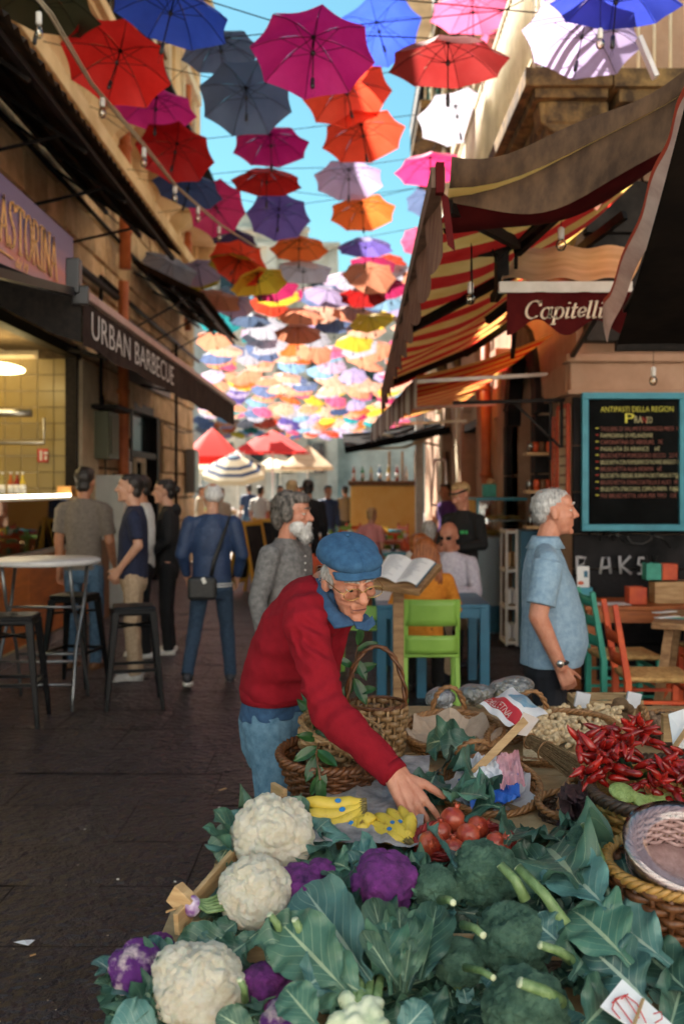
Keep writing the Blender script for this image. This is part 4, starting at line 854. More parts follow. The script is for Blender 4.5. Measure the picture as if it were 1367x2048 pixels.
# signs and fittings in the shop
def plate(name, cat, label, px, py, w, h, Y, m, mk=None):
    t = thing(name, label, cat, W(px, py, Y)); b = MB(); b.box((0, 0, 0), (w, .015, h)); q = b.build('panel', m, t, bevel=.002)
    if mk: mk(q)
    return t
def fire(q):
    b = MB(); b.box((-.02, -.012, 0), (.03, .004, .12)); b.box((.04, -.012, .03), (.05, .004, .03)); b.box((.04, -.012, -.03), (.03, .004, .05)); b.build('pictogram', m_white, q)
plate('fire_sign', 'sign', 'red fire extinguisher sign with white pictogram on yellow tiles', 86, 911, .13, .16, 12.25, mat('sign_red', (.5, .03, .02), None), fire)
def noti(q):
    b = MB()
    for k in range(4): b.box((0, -.012, .06 - k * .045), (.07, .004, .012))
    b.build('text_lines', m_white, q)
t = plate('blue_notice', 'sign', 'tall blue notice on the yellow door pillar', 131, 905, .11, .24, 12.32, mat('sign_blue', (.02, .04, .16), None), noti); b = MB(); b.ell((0, 0, .15), (.045, .02, .045)); b.build('hook', m_iron, t)
t = thing('ceiling_lamp', 'glowing oval lamp inside the shop at left edge', 'lamp', (-3.9, 11.0, 2.98)); b = MB(); b.ell((0, 0, 0), (.28, .5, .05)); b.build('diffuser', mat('lamp_glow', (1, .78, .35), None, emit=1.6), t); b = MB(); b.bar((0, 0, .04), (0, 0, .4), .03); b.build('rod', m_iron, t)
pl = bpy.data.lights.new('shop_lamp', 'AREA'); pl.shape = 'RECTANGLE'; pl.size = 2.2; pl.size_y = 3.5; pl.energy = 13; pl.color = (1, .72, .34); plo = bpy.data.objects.new('shop_lamp_light', pl); sc.collection.objects.link(plo); plo.location = (-5.0, 10.9, 3.3)
t = thing('extractor_hood', 'dark hood and pipes hanging in the shop kitchen', 'extractor hood', (-5, 11.6, 2.4)); b = MB(); b.box((-.1, 0, .1), (1.0, .7, .5), taper=.6); b.build('hood', m_iron, t); b = MB(); b.tube([(.55, .3, .7), (.55, .3, .3), (.8, .3, .15), (1.2, .3, .15)], .05, 8); b.tube([(-.6, .45, -.2), (1.3, .45, -.2), (1.3, .45, .1)], .02, 6); b.build('pipe', m_steel, t)
t = thing('kitchen_shelf', 'dark shelf with jars at the back of the shop', 'shelf', (-5.1, 12.2, 1.45)); b = MB(); b.box((0, 0, 0), (1.4, .3, .04)); b.build('board', m_brwood, t)
for k in range(6): b = MB(); b.lathe([(0, .02), (.05, .02), (.05, .16), (.03, .2), (0, .2)], (-.55 + k * .22, 0, 0), 10); b.build('jar', m_dkglass if k % 2 else m_steel, t)
# wall clutter beyond the shop
def box_thing(name, cat, label, x, y, z, d, m, pn='panel', extra=None, bev=.006):
    t = thing(name, label, cat, (x, y, z)); b = MB(); b.box((0, 0, 0), d); q = b.build(pn, m, t, bevel=bev)
    if extra: extra(t, q)
    return t
def wsh(t, q): b = MB(); b.box((.04, .0, .1), (.02, .1, .16)); b.tube([(.05, -.2, .5), (.05, -.2, .9)], .015, 5); b.build('handle', m_iron, t)
box_thing('fridge', 'fridge', 'pale tall fridge door on the wall behind the grey shirt man', LX + .22, 13.4, .95, (.4, .62, 1.75), mat('pale_enamel', (.42, .44, .42), (.52, .54, .52), 3, .4), 'door', wsh)
box_thing('utility_box', 'box', 'olive drab box under a black lamp high on the wall', LX + .14, 13.3, 2.35, (.22, .6, .62), mat('olive_enamel', (.09, .10, .055), None, rough=.5), 'case', lambda t, q: [MB().box((.0, .0, .36), (.5, .9, .05)).build('lamp_hood', m_iron, t), MB().box((.12, 0, .0), (.02, .4, .5)).build('door', mat('olive_door', (.12, .13, .08), None), t)])
box_thing('menu_poster', 'poster', 'dark wall panel with orange and white menu print', LX + .09, 14.75, 1.5, (.03, .34, 1.5), mat('menu_print', (.03, .02, .02), (.30, .13, .08), 14, .5, contrast=(.48, .6)))
box_thing('grey_meter_box', 'meter box', 'grey meter box near the end of the golden wall', LX + .12, 20.7, 2.0, (.16, .6, .9), mat('meter_grey', (.14, .13, .12), None, rough=.6), 'case', lambda t, q: MB().box((.09, 0, 0), (.02, .5, .8)).build('door', m_graym, t))
box_thing('street_number_plate', 'sign', 'small white framed notice beside the wooden doorway', LX + .09, 14.98, 1.9, (.02, .16, .3), m_paper)
# chalkboard on the corner wall
cb = thing('chalkboard', 'big menu chalkboard in a turquoise frame on the dark corner wall', 'chalkboard', (2.3, 8.5, 1.85))
x0, x1 = W(1168, 0, 8.45).x, W(1362, 0, 8.45).x; z0, z1 = W(0, 1055, 8.45).z, W(0, 792, 8.45).z
b = MB(); b.box(((x0 + x1) / 2, 8.46, (z0 + z1) / 2), (x1 - x0 - .04, .03, z1 - z0 - .04)); bd = part(b, 'board', mat('slate_board', (.002, .0025, .0025), (.007, .008, .008), 3, .8, spec=.1), cb)
m_frm = mat('turquoise_paint', (.02, .22, .30), (.035, .30, .40), 5, .45)
for a, c in (((x0, z0), (x1, z0)), ((x0, z1), (x1, z1)), ((x0, z0), (x0, z1)), ((x1, z0), (x1, z1))):
    b = MB(); ln = max(c[0] - a[0], c[1] - a[1]); hz = a[1] == c[1]; b.box(((a[0] + c[0]) / 2, 8.44, (a[1] + c[1]) / 2), ((ln + .055, .05, .055) if hz else (.055, .048, ln - .056))); part(b, 'frame', m_frm, cb, bevel=.004)
m_ch = [mat('chalk_cream', (.62, .58, .32), None, rough=1), mat('chalk_pink', (.34, .12, .09), None, rough=1), mat('chalk_yellow', (.80, .76, .12), None, rough=1), mat('chalk_red', (.5, .06, .04), None, rough=1)]
INVC = cb.matrix_basis.inverted()
def chalk(s, px, py, size, m, wpx=None):
    p = W(px, py, 8.442); o = text('chalk_writing', s, size, m, bd, frame(p, (1, -.0, .004), (0, 0, 1)), ext=.0005, offset=-.0008); 
    if wpx:
        xs = [v.co.x for v in o.data.vertices]; k = (wpx * 8.442 / F) / (max(xs) - min(xs)); mn = min(xs)
        for v in o.data.vertices: v.co.x = mn + (v.co.x - mn) * k
    return o
chalk('ANTIPASTI DELLA REGION', 1200, 824, .066, m_ch[2], 145); chalk('P', 1247, 846, .12, m_ch[2], 18); chalk('RA', 1266, 846, .085, m_ch[0], 16); chalk('N', 1282, 846, .075, m_ch[3], 8); chalk('ZO', 1290, 846, .075, m_ch[0], 12)
for k, (s, ci, wp) in enumerate((('TAGLIERE DI SALUMI E FORMAGGI MISTI  15\u20ac', 1, 164), ('PARMIGIANA DI MELANZANE', 0, 104), ('CAPONATINA DI VERDURE   7\u20ac', 1, 124), ('INSALATA DI ARANCE    6\u20ac', 0, 118), ('BRUSCHETTA POMODORO SECCO   2,5 \u20ac', 1, 154), ('BRUSCHETTA CON POMODORO DI PACHINO BASILICO  5\u20ac', 0, 160), ('BRUSCHETTA ALLA NORMA   6\u20ac', 1, 122), ('BRUSCHETTA VERDURE, BURRATA E BOTTARGA DI TONNO', 0, 166), ('BRUSCHETTA STRACCIATELLA E ALICI   8\u20ac', 1, 156), ('BRUSCHETTA STRACCHINO, COPPA DI PARMA   FUNGHI', 0, 160), ('MIX BRUSCHETTA, UNA PER TIPO   15\u20ac', 1, 152))):
    y = 862 + k * 13.4; chalk('-', 1189, y - 1, .09, m_ch[2 if k % 2 == 0 else 3], 6); chalk(s, 1199, y, .052, m_ch[ci], wp)
chalk('6\u20ac', 1350, 958, .04, m_ch[0], 8); chalk('\u20ac9', 1345, 984, .05, m_ch[0], 9)
# graffiti on the dark wall
gr = thing('black_graffiti', 'thin black PIRO tag sprayed under the chalkboard', 'graffiti', W(1240, 1075, 8.49)); GI = gr.matrix_basis.inverted()
def spray(root, strokes, Y, r, m, name):
    for st_ in strokes:
        b = MB(); b.tube([W(x, y, Y) for x, y in st_], r, 6, flat=1.0); o = b.build(name, m, root); o.matrix_parent_inverse = root.matrix_basis.inverted()
        for v in o.data.vertices: v.co.y = Y + (v.co.y - Y) * .15
m_spb = mat('black_spray', (.002, .002, .002), None, rough=.3); m_spw = mat('white_spray', (.45, .45, .47), None, rough=.9)
spray(gr, [[(1175, 1068), (1205, 1060), (1212, 1064), (1200, 1072)], [(1190, 1058), (1200, 1082)], [(1216, 1064), (1220, 1080)], [(1226, 1082), (1228, 1060), (1240, 1062), (1232, 1070), (1246, 1084)], [(1262, 1066), (1254, 1074), (1262, 1086), (1284, 1088), (1302, 1078), (1298, 1064), (1278, 1056), (1262, 1064)], [(1298, 1066), (1322, 1076), (1340, 1096)]], 8.475, .006, m_spb, 'spray_stroke')
gw = thing('white_graffiti', 'blurry white BAKS letters sprayed on the dark wall above the orange table', 'graffiti', W(1220, 1130, 8.49))
spray(gw, [[(1153, 1112), (1153, 1148)], [(1153, 1114), (1170, 1116), (1168, 1128), (1155, 1130), (1174, 1136), (1172, 1148), (1153, 1148)], [(1199, 1148), (1204, 1115), (1216, 1115), (1220, 1148)], [(1200, 1136), (1220, 1134)], [(1238, 1112), (1240, 1148)], [(1260, 1112), (1241, 1132), (1262, 1148)], [(1288, 1116), (1277, 1116), (1275, 1128), (1284, 1132), (1282, 1148), (1274, 1147)]], 8.48, .013, m_spw, 'spray_stroke')
# orange framed menu boards on the lane side of the corner
for (ya, yb, za, zb, lb) in ((8.72, 9.12, 1.45, 2.38, 'orange framed price list nearest the corner edge'), (9.2, 9.34, 1.65, 2.3, 'narrow orange framed price list behind the first one')):
    t = thing('framed_menu', lb, 'menu board', (RX - .03, (ya + yb) / 2, za)); b = MB(); b.box((RX - .03, (ya + yb) / 2, (za + zb) / 2), (.03, yb - ya, zb - za)); q = part(b, 'board', m_cream, t)
    b = MB()
    for a, c in (((ya, za), (yb, za)), ((ya, zb), (yb, zb)), ((ya, za), (ya, zb)), ((yb, za), (yb, zb))): b.bar((RX - .045, *a), (RX - .045, *c), .035)
    part(b, 'frame', m_redo, t)
    b = MB()
    for k in range(9): b.box((RX - .05, (ya + yb) / 2, zb - .1 - k * .085), (.004, (yb - ya) * .6, .018))
    part(b, 'printed_line', m_brwood, t)
# orange wall table with planters
t = thing('wall_table', 'long orange brown wooden table against the dark wall', 'table', (2.9, 7.95, 0)); xa = W(1152, 0, 7.9).x
b = MB()
for k in range(4): q = MB(); q.box((xa + 1.4, 7.68 + k * .165, .735), (2.8, .16, .03)); part(q, 'plank', m_ortab, t, bevel=.004)
b = MB(); b.box((xa + 1.4, 7.63, .67), (2.7, .03, .09)); part(b, 'apron', m_ortab, t)
for x in (xa + .06, xa + 1.0, xa + 2.7):
    for y in (7.68, 8.2): b = MB(); b.box((x, y, .36), (.07, .07, .72)); part(b, 'leg', m_ortab, t)
b = MB(); b.box((xa + 1.4, 7.68, .13), (2.7, .05, .08)); part(b, 'stretcher', m_ortab, t)
def pot(x, y, z, w, h, m, name, label, cat, extra=None):
    t = thing(name, label, cat, (x, y, z)); b = MB(); o = w / 2; i = w / 2 - .008
    b.box((0, 0, .005), (w, w, .01))
    for s in (-1, 1): b.box((s * (o - .004), 0, h / 2), (.008, w, h)); b.box((0, s * (o - .004), h / 2), (w - .016, .008, h))
    b.build('box', m, t, bevel=.002)
    if extra: extra(t)
    return t
def cutlery(t):
    for k in range(7): b = MB(); b.bar((random.uniform(-.04, .04), random.uniform(-.04, .04), .03), (random.uniform(-.06, .06), random.uniform(-.05, .05), .19), .008); b.build('cutlery', m_blackm, t)
p = W(1270, 1205, 7.75); pot(p.x, 7.75, .752, .135, .135, m_redo, 'orange_box', 'orange cube box on the table left of the long wooden planter', 'box')
t = box_thing('wooden_planter', 'planter', 'long pale wood planter box on the orange table', W(1340, 0, 7.85).x + .05, 7.85, .752 + .085, (.40, .16, .17), m_wood, 'box')
p = W(1302, 0, 7.85); pot(p.x, 7.85, .93, .12, .135, m_teal, 'cutlery_box', 'green cube box full of black cutlery on the planter', 'box', cutlery); p = W(1334, 0, 7.85); pot(p.x, 7.85, .93, .12, .13, m_redo, 'orange_box', 'orange cube box on the planter right of the green one', 'box')
p = W(1165, 0, 7.8); t = pot(p.x, 7.8, .752, .12, .13, m_frm, 'leaflet_box', 'turquoise cube box holding a striped white leaflet', 'box', lambda t: [MB().box((0, 0, .20), (.095, .01, .18)).build('leaflet', m_paper, t), MB().box((.02, -.007, .23), (.03, .004, .05)).build('print', m_blue, t), MB().ell((-.02, -.007, .16), (.025, .003, .015)).build('print', m_redo, t)])
t = box_thing('paper_sheet', 'paper', 'white paper lying on the orange table near the turquoise box', W(1222, 0, 7.75).x, 7.75, .757, (.26, .17, .004), m_paper, 'sheet', bev=0)
# wooden dining table at the right edge
t = thing('dining_table', 'thick natural wood table cut by the right picture edge', 'table', (2.6, 6.7, 0)); T = Matrix.Translation((2.47, 6.9, 0)) @ Matrix.Rotation(-.42, 4, 'Z')
for k in range(5): b = MB(); b.M = T; b.box((.15, -.32 + k * .165, .735), (.95, .16, .045)); part(b, 'plank', m_oldwood, t, bevel=.008)
for i, j in ((-.22, -.25), (-.22, .3), (.5, -.25), (.5, .3)): b = MB(); b.M = T; b.bar((i, j, .71), (i - .1, j * 1.1, 0), .06); part(b, 'leg', m_oldwood, t)
b = MB(); b.M = T; b.bar((-.28, -.25, .25), (-.28, .3, .25), .05); part(b, 'stretcher', m_redo, t)
p = T @ Vector((-.08, -.05, .7585)); t = thing('place_mat', 'striped paper place mat on the natural wood table', 'place mat', p, -.42)
for k, m in enumerate((m_frm, m_lime, m_paper, m_rosy if 'm_rosy' in globals() else m_red, m_yel)): b = MB(); b.box((0, -.1 + k * .05, .001), (.36, .049, .003)); b.build('stripe', m, t)
p = T @ Vector((.05, .12, .76)); t = thing('tumbler', 'clear water glass on the striped place mat', 'glass', p); b = MB(); b.lathe([(0, .008), (.03, .008), (.038, .09), (.036, .09), (.028, .014), (0, .014)], n=16); b.build('glass_body', m_glass, t)
for k, lb in ((0, 'knife on white napkin at the near edge of the place mat'), (1, 'folded napkin at the far edge of the place mat')):
    p = T @ Vector((-.3 + .05 * k, .15 - .28 * k, .765)); t = thing('napkin', lb, 'napkin', p, .5); b = MB(); b.box((0, 0, 0), (.20, .05, .006)); b.build('sheet', m_paper, t)
# rush seat chairs
def rush_chair(label, x, y, rz, m, slats=3):
    t = thing('rush_chair', label, 'chair', (x, y, 0), rz)       # back posts at -x, faces +x
    for s in (-1, 1):
        b = MB(); b.bar((-.19, s * .19, 0), (-.19, s * .18, .46), .042); b.bar((-.19, s * .18, .45), (-.27, s * .175, .93), .042, w2=.034); b.build('leg', m, t, bevel=.004)
        b = MB(); b.bar((.20, s * .20, 0), (.20, s * .20, .455), .042); b.build('leg', m, t, bevel=.004)
        for z in (.2, .33): b = MB(); b.bar((-.19, s * .19, z), (.2, s * .2, z), .02); b.build('stretcher', m, t)
    for z in (.24, .38): b = MB(); b.bar((.2, -.2, z), (.2, .2, z), .02); b.build('stretcher', m, t)
    for k in range(slats):
        z = .58 + k * .14; x_ = -.19 - .08 * (z - .45) / .48; b = MB(); b.grid(lambda u, v: (x_ - .03 * math.sin(3.1 * u), -.17 + .34 * u, z - .035 + .07 * v), 8, 2); b.build('slat', m, t, solid=.014)
    s_ = MB(); s_.grid(lambda u, v: (-.20 + .42 * v, (-.19 + .38 * u) * (1 + .08 * v), .465 + .012 * math.sin(3.1 * u) * math.sin(3.1 * v) + .0025 * math.sin(60 * (u if abs(u - .5) > abs(v - .5) else v))), 50, 50); seat = s_.build('seat', m_straw, t, solid=.03)
    return t
rush_chair('teal painted chair with straw seat behind the polo shirt man', W(1246, 0, 7.1).x, 7.15, .06, m_teal); rush_chair('vermilion painted chair with straw seat in front of the teal one', W(1302, 0, 6.35).x, 6.35, -.05, m_redo, 2)
rush_chair('vermilion chair tucked under the far side of the wooden table', 2.75, 7.45, 3.3, m_redo, 3)
# blue tables, green plastic chairs, menu stand
def blue_table(label, x0, x1, y0, y1):
    t = thing('blue_table', label, 'table', ((x0 + x1) / 2, (y0 + y1) / 2, 0)); b = MB(); b.box(((x0 + x1) / 2, (y0 + y1) / 2, .735), (x1 - x0, y1 - y0, .03)); part(b, 'tabletop', m_blue, t, bevel=.004)
    b = MB(); b.box(((x0 + x1) / 2, y0 + .03, .68), (x1 - x0 - .1, .03, .08)); part(b, 'apron', m_blue, t)
    for i in (x0 + .04, x1 - .04):
        for j in (y0 + .04, y1 - .04): b = MB(); b.box((i, j, .36), (.075, .075, .72)); part(b, 'leg', m_blue, t, bevel=.004)
blue_table('blue painted table whose right corner shows beside the green chair', W(830, 0, 7.9).x, W(974, 0, 7.9).x, 7.75, 8.6)
blue_table('blue painted table behind the menu stand', W(752, 0, 7.8).x, W(800, 0, 7.8).x + .0, 7.7, 9.3)
t = thing('paper_place_mats', 'white paper cover lying on the blue table by the old man', 'paper', (0, 8.2, .752)); b = MB(); b.box((W(790, 0, 8.3).x, 8.45, .754), (.34, .9, .004)); part(b, 'sheet', m_paper, t)
def lime_chair(label, x, y, rz):
    t = thing('plastic_chair', label, 'chair', (x, y, 0), rz)       # back toward -y
    for i in (-1, 1):
        b = MB(); b.bar((i * .19, -.2, 0), (i * .185, -.18, .45), .035, .03); b.bar((i * .185, -.18, .44), (i * .185, -.24, .86), .032, .028); b.build('leg', m_lime, t, bevel=.005); b = MB(); b.bar((i * .2, .2, 0), (i * .19, .18, .45), .035, .03); b.build('leg', m_lime, t, bevel=.005)
    b = MB(); b.grid(lambda u, v: (-.2 + .4 * u, -.2 + .41 * v, .45 - .015 * math.sin(3.1 * u) * math.sin(3.1 * v)), 6, 6); b.build('seat', m_lime, t, solid=.02)
    for za, zb in ((.67, .86), (.47, .60)):
        b = MB(); b.grid(lambda u, v: (-.185 + .37 * u, -.2 - .09 * (za + (zb - za) * v - .45) - .025 * math.sin(3.1 * u), za + (zb - za) * v), 8, 4); b.build('backrest', m_lime, t, solid=.016)
    return t
lime_chair('lime green plastic chair under the woman in orange', W(858, 0, 7.35).x, 7.35, 0)
lime_chair('lime green plastic chair left of the menu stand post', W(722, 0, 8.6).x, 8.7, 3.0)
ms = thing('menu_stand', 'wooden lectern stand holding an open menu beside the old man', 'menu stand', (.38, 6.5, 0)); px_ = W(796, 0, 6.5).x
b = MB(); b.box((px_, 6.5, .52), (.07, .07, 1.04)); part(b, 'post', m_oldwood, ms, bevel=.004)
b = MB(); b.bar((px_, 6.5, .12), (px_ + .22, 6.3, .02), .06); b.bar((px_, 6.5, .12), (px_ - .2, 6.3, .02), .06); b.bar((px_, 6.5, .12), (px_, 6.8, .02), .06); part(b, 'foot', m_oldwood, ms)
LP = [W(738, 1168, 6.35), W(838, 1182, 6.25), W(884, 1128, 6.6), W(772, 1112, 6.7)]
b = MB(); V = LP + [p + Vector((0, .02, -.035)) for p in LP]; b.add(V, [(0, 1, 2, 3), (7, 6, 5, 4), (0, 4, 5, 1), (1, 5, 6, 2), (2, 6, 7, 3), (3, 7, 4, 0)], 0, False); part(b, 'lectern_board', m_oldwood, ms, bevel=.003)
mn = thing('open_menu', 'open spiral bound menu book lying on the wooden lectern', 'menu', LP[0]); nrm = (LP[1] - LP[0]).cross(LP[3] - LP[0]).normalized()
def bil(u, v, h=0): return LP[0].lerp(LP[1], u).lerp(LP[3].lerp(LP[2], u), v) + nrm * h
b = MB(); b.grid(lambda u, v: bil(.04 + .44 * u, .12 + .84 * v, .006 + .03 * math.sin(3.1 * min(1, u * .9 + .12))), 10, 4); part(b, 'page', m_paper, mn); b = MB(); b.grid(lambda u, v: bil(.49 + .40 * u, .10 + .86 * v, .006 + .028 * math.sin(3.1 * min(1, .95 - u * .85))), 10, 4); part(b, 'page', m_paper, mn)
b = MB(); b.grid(lambda u, v: bil(.885 + .03 * u, .06 + .9 * v, .010), 1, 4); part(b, 'cover_edge', m_blue, mn)
m_ink = mat('printed_text', (.25, .25, .30), None, rough=.9); b = MB()
for k in range(13):
    for (ua, ub) in ((.10, .42), (.54, .82)):
        v = .2 + k * .058; L_ = random.uniform(.4, 1); b.grid(lambda u, w: bil(ua + (ub - ua) * u * L_, v + .012 * w, .009 + .030 * math.sin(3.1 * (min(1, ((ua + (ub - ua) * u * L_) - .04) / .44 * .9 + .12) if ua < .4 else min(1, .95 - ((ua + (ub - ua) * u * L_) - .49) / .4 * .85)))), 5, 1)
o = part(b, 'printed_text', m_ink, mn); o['kind'] = 'stuff'
# shelf unit, counters and jars by the green door
t = thing('shelf_unit', 'white open shelf unit with dark blue side beside the polo shirt man', 'shelf', (1.75, 10.6, 0)); x0 = W(1003, 0, 10.5).x; x1 = W(1031, 0, 10.4).x; x2 = W(1076, 0, 10.2).x
b = MB(); b.box(((x1 + x2) / 2 + .0, 10.35, .62), (x2 - x1, .5, 1.2)); part(b, 'side_panel', m_blue, t, bevel=.004); b = MB()
for z in (.06, .42, .80, 1.2): b.box(((x0 + x1) / 2 - .003, 10.45, z), (x1 - x0, .42, .03))
b.box((x0 + .01, 10.26, .63), (.025, .03, 1.2)); b.box((x1 - .02, 10.24, .63), (.03, .03, 1.2)); b.box((x0 + .01, 10.62, .63), (.02, .03, 1.2)); part(b, 'shelf', m_white, t); b = MB(); b.box(((x0 + x1) / 2, 10.64, .63), (x1 - x0, .02, 1.16)); part(b, 'back_panel', m_brwood, t)
for z, c in ((.44, m_paper), (.82, m_wood), (.08, m_paper)):
    for k in range(2): b = MB(); b.box((x0 + .05 + k * .055, 10.42, z + .09), (.04, .2, .15)); part(b, 'folded_napkins' if c is m_paper else 'wooden_block', c, t, bevel=.01)
t = thing('display_counter', 'pale blue counter with glass pastry case behind the waiter', 'counter', (1.5, 11.5, 0)); xa = W(952, 0, 11.3).x; xb = W(1048, 0, 11.3).x
b = MB(); b.box(((xa + xb) / 2, 11.6, .55), (xb - xa, .8, 1.1)); part(b, 'base', mat('pale_blue_enamel', (.30, .40, .46), None, rough=.3), t, bevel=.02); b = MB(); b.box(((xa + xb) / 2, 11.6, .18), (xb - xa + .01, .82, .3)); part(b, 'plinth', m_blue, t)
b = MB(); b.box(((xa + xb) / 2, 11.22, 1.32), (xb - xa, .01, .4)); b.box((xa, 11.6, 1.32), (.01, .8, .4)); part(b, 'glass_case', m_glass, t)
b = MB(); b.box(((xa + xb) / 2, 11.6, 1.53), (xb - xa + .03, .8, .03)); b.box((xa, 11.2, 1.32), (.025, .025, .42)); part(b, 'top', m_frm, t); b = MB(); b.box(((xa + xb) / 2, 11.6, 1.28), (xb - xa, .7, .012)); part(b, 'shelf', m_steel, t)
for k in range(8): b = MB(); b.ell((xa + .08 + (k % 4) * .13, 11.4 + (k // 4) * .3, 1.14), (.06, .09, .03)); b.ell((xa + .08 + (k % 4) * .13, 11.4 + (k // 4) * .3, 1.315), (.055, .08, .025)); part(b, 'pastry', mat('pastry', (.5, .26, .06), (.7, .42, .14), 20, .5) if k == 0 else bpy.data.materials['pastry'], t)
p = W(977, 0, 11.5); t = pot(p.x, 11.5, 1.55, .15, .15, m_teal, 'mint_tub', 'mint green tub with pastry tongs on the glass case', 'tub', lambda t: MB().ell((.02, 0, .17), (.05, .05, .05)).build('bread', m_wood, t))
t = thing('wall_shelves', 'three wooden shelves with jars in the green doorway', 'shelf', (1.8, 9.5, 1.6)); rs = random.Random(4)
for z in (1.28, 1.62, 1.98):
    b = MB(); b.box((1.80, 9.55, z), (.26, .22, .03)); q = part(b, 'shelf', m_wood, t)
    for k in range(4): b = MB(); b.lathe([(0, 0), (.028, 0), (.03, .08), (.02, .1), (0, .1)], (1.71 + k * .06, 9.5 + rs.uniform(-.05, .05), z + .016), 10); b_ = b.build('jar', rs.choice([m_glass, m_brwood, m_redo, m_steel]), q)
# market beyond: parasols, kiosk, boards, colourful chairs
def parasol(label, x, y, zt, r, h, mats, n=8, pole=True, tilt=0, cols=None, drop=.1):
    t = thing('parasol', label, 'parasol', (x, y, 0)); b = MB(); 
    def fn(u, v): a = 2 * math.pi * u; k = 1 / max(.001, math.cos(((a / (2 * math.pi) * n) % 1 - .5) * 2 * math.pi / n)) * math.cos(math.pi / n); rr = r * v * k; return (math.cos(a + math.pi / n) * rr, math.sin(a + math.pi / n) * rr, zt - h * v ** 1.1 + .0)
    b.grid(fn, n * 4, 8, (lambda u, v: int(v * 8) % len(mats)) if cols is None else cols); c = b.build('canopy', mats, t); c.rotation_euler = (tilt, 0, 0); 
    b = MB(); b.grid(lambda u, v: (*fn(u, 1)[:2], fn(u, 1)[2] - drop * v), n * 4, 1); b.build('valance', mats[-1], t).rotation_euler = (tilt, 0, 0)
    b = MB(); b.tube([(0, 0, 0), (0, 0, zt)], .025, 8); b.build('pole', m_white, t)
    for k in range(n): a = 2 * math.pi * k / n + math.pi / n; b = MB(); b.tube([(0, 0, zt - .03), (math.cos(a) * r * .97, math.sin(a) * r * .97, zt - h - .02)], .01, 4); b.build('rib', m_white, t)
m_navy = mat('navy_canvas', (.02, .04, .10), None, rough=.8, trans=.2); m_crm = mat('cream_canvas', (.62, .55, .40), None, rough=.8, trans=.3); m_ltb = mat('pale_blue_canvas', (.25, .42, .52), None, rough=.8, trans=.3)
parasol('navy and cream ringed parasol in front of the red ones', W(475, 0, 25).x, 25, 2.62, .80, .42, [m_ltb, m_navy, m_crm, m_crm, m_navy, m_crm, m_navy, m_crm], tilt=.35, drop=.12)
parasol('wide dark red parasol in the middle of the square', W(545, 0, 31).x, 31, 3.45, 1.6, .7, [m_red], n=4, drop=.02); parasol('bright red parasol at the left edge of the square', W(425, 0, 29).x, 29, 3.4, 1.1, .85, [mat('bright_red_canvas', (.75, .03, .02), None, rough=.7, trans=.35)], n=4, drop=.2)
parasol('beige parasol behind the wide dark red one', W(615, 0, 36).x, 36, 3.2, 1.3, .8, [m_beige], n=4); parasol('pale parasol far back beyond the beige one', W(560, 0, 40).x, 40, 3.0, 1.5, .6, [m_crm], n=6)
parasol('white parasol at far left behind the meter box wall', W(400, 0, 42).x, 42, 3.0, 1.6, .6, [m_crm], n=6)
t = thing('dark_market_awning', 'dark folding arm awning over the orange kiosk', 'awning', (.7, 19, 2.7)); b = MB(); b.grid(lambda u, v: (-.1 + 1.9 * u - .1 * v, 18 + 4.5 * v, 2.36 + .52 * v + .38 * (u) - .1 * math.sin(3 * u)), 8, 8); part(b, 'canvas', m_black, t); 
for a_, c_ in (((-.08, 18.1, 2.34), (1.0, 18.4, 2.40)), ((1.0, 18.4, 2.40), (1.8, 19.5, 2.75)), ((.5, 20, 2.75), (1.8, 20, 2.5))): b = MB(); b.bar(a_, c_, .045); part(b, 'folding_arm', m_cream, t)
b = MB(); b.bar((-.1, 17.98, 2.33), (1.8, 17.98, 2.7), .04, .12); part(b, 'valance', m_black, t)
t = thing('orange_kiosk', 'orange yellow kiosk counter under the dark awning', 'kiosk', (.8, 23, 0)); b = MB(); b.box((.75, 23.5, .9), (1.5, 1.6, 1.6)); part(b, 'counter', mat('kiosk_orange', (.85, .46, .10), (.9, .55, .16), 3, .5), t, bevel=.01); b = MB(); b.box((.75, 23.5, 1.76), (1.6, 1.7, .12)); part(b, 'top', m_brwood, t, bevel=.01); b = MB(); b.box((.75, 22.69, .25), (1.5, .02, .4)); part(b, 'plinth', m_brwood, t)
for k in range(3): b = MB(); b.bar((.9 + k * .3, 23, 1.8), (.9 + k * .3, 23, 2.5), .05); part(b, 'post', m_wood, t)
def aboard(label, x, y, rz, w=.6, h=1.15):
    t = thing('pavement_board', label, 'A-board', (x, y, 0), rz); m = mat('yellow_orange_frame', (.62, .33, .03), None, rough=.6) if 'yellow_orange_frame' not in bpy.data.materials else bpy.data.materials['yellow_orange_frame']
    for s in (-1, 1):
        b = MB()
        for i in (-1, 1): b.bar((i * w / 2, s * .25, 0), (i * w / 2, s * .03, h), .06, .03)
        b.bar((-w / 2, s * .05, h - .05), (w / 2, s * .05, h - .05), .03, .06); b.bar((-w / 2, s * .2, .2), (w / 2, s * .2, .2), .03, .06); q = b.build('frame', m, t); b = MB(); b.add([(-w / 2, s * .2, .22), (w / 2, s * .2, .22), (w / 2, s * .05, h - .06), (-w / 2, s * .05, h - .06)], [(0, 1, 2, 3)], 0, False); b.build('board', m_darkst, t)
aboard('pavement blackboard seen nearly edge on with yellow frame', W(500, 0, 15.5).x, 15.5, 1.2); aboard('wide pavement blackboard with yellow frame facing the lane', W(540, 0, 17).x, 17, .2, .55)
t = box_thing('dark_bench_block', 'block', 'low dark grey block with a white top near the two people in black', W(535, 0, 19.5).x, 19.5, .3, (.7, .6, .6), m_darkst, 'block')
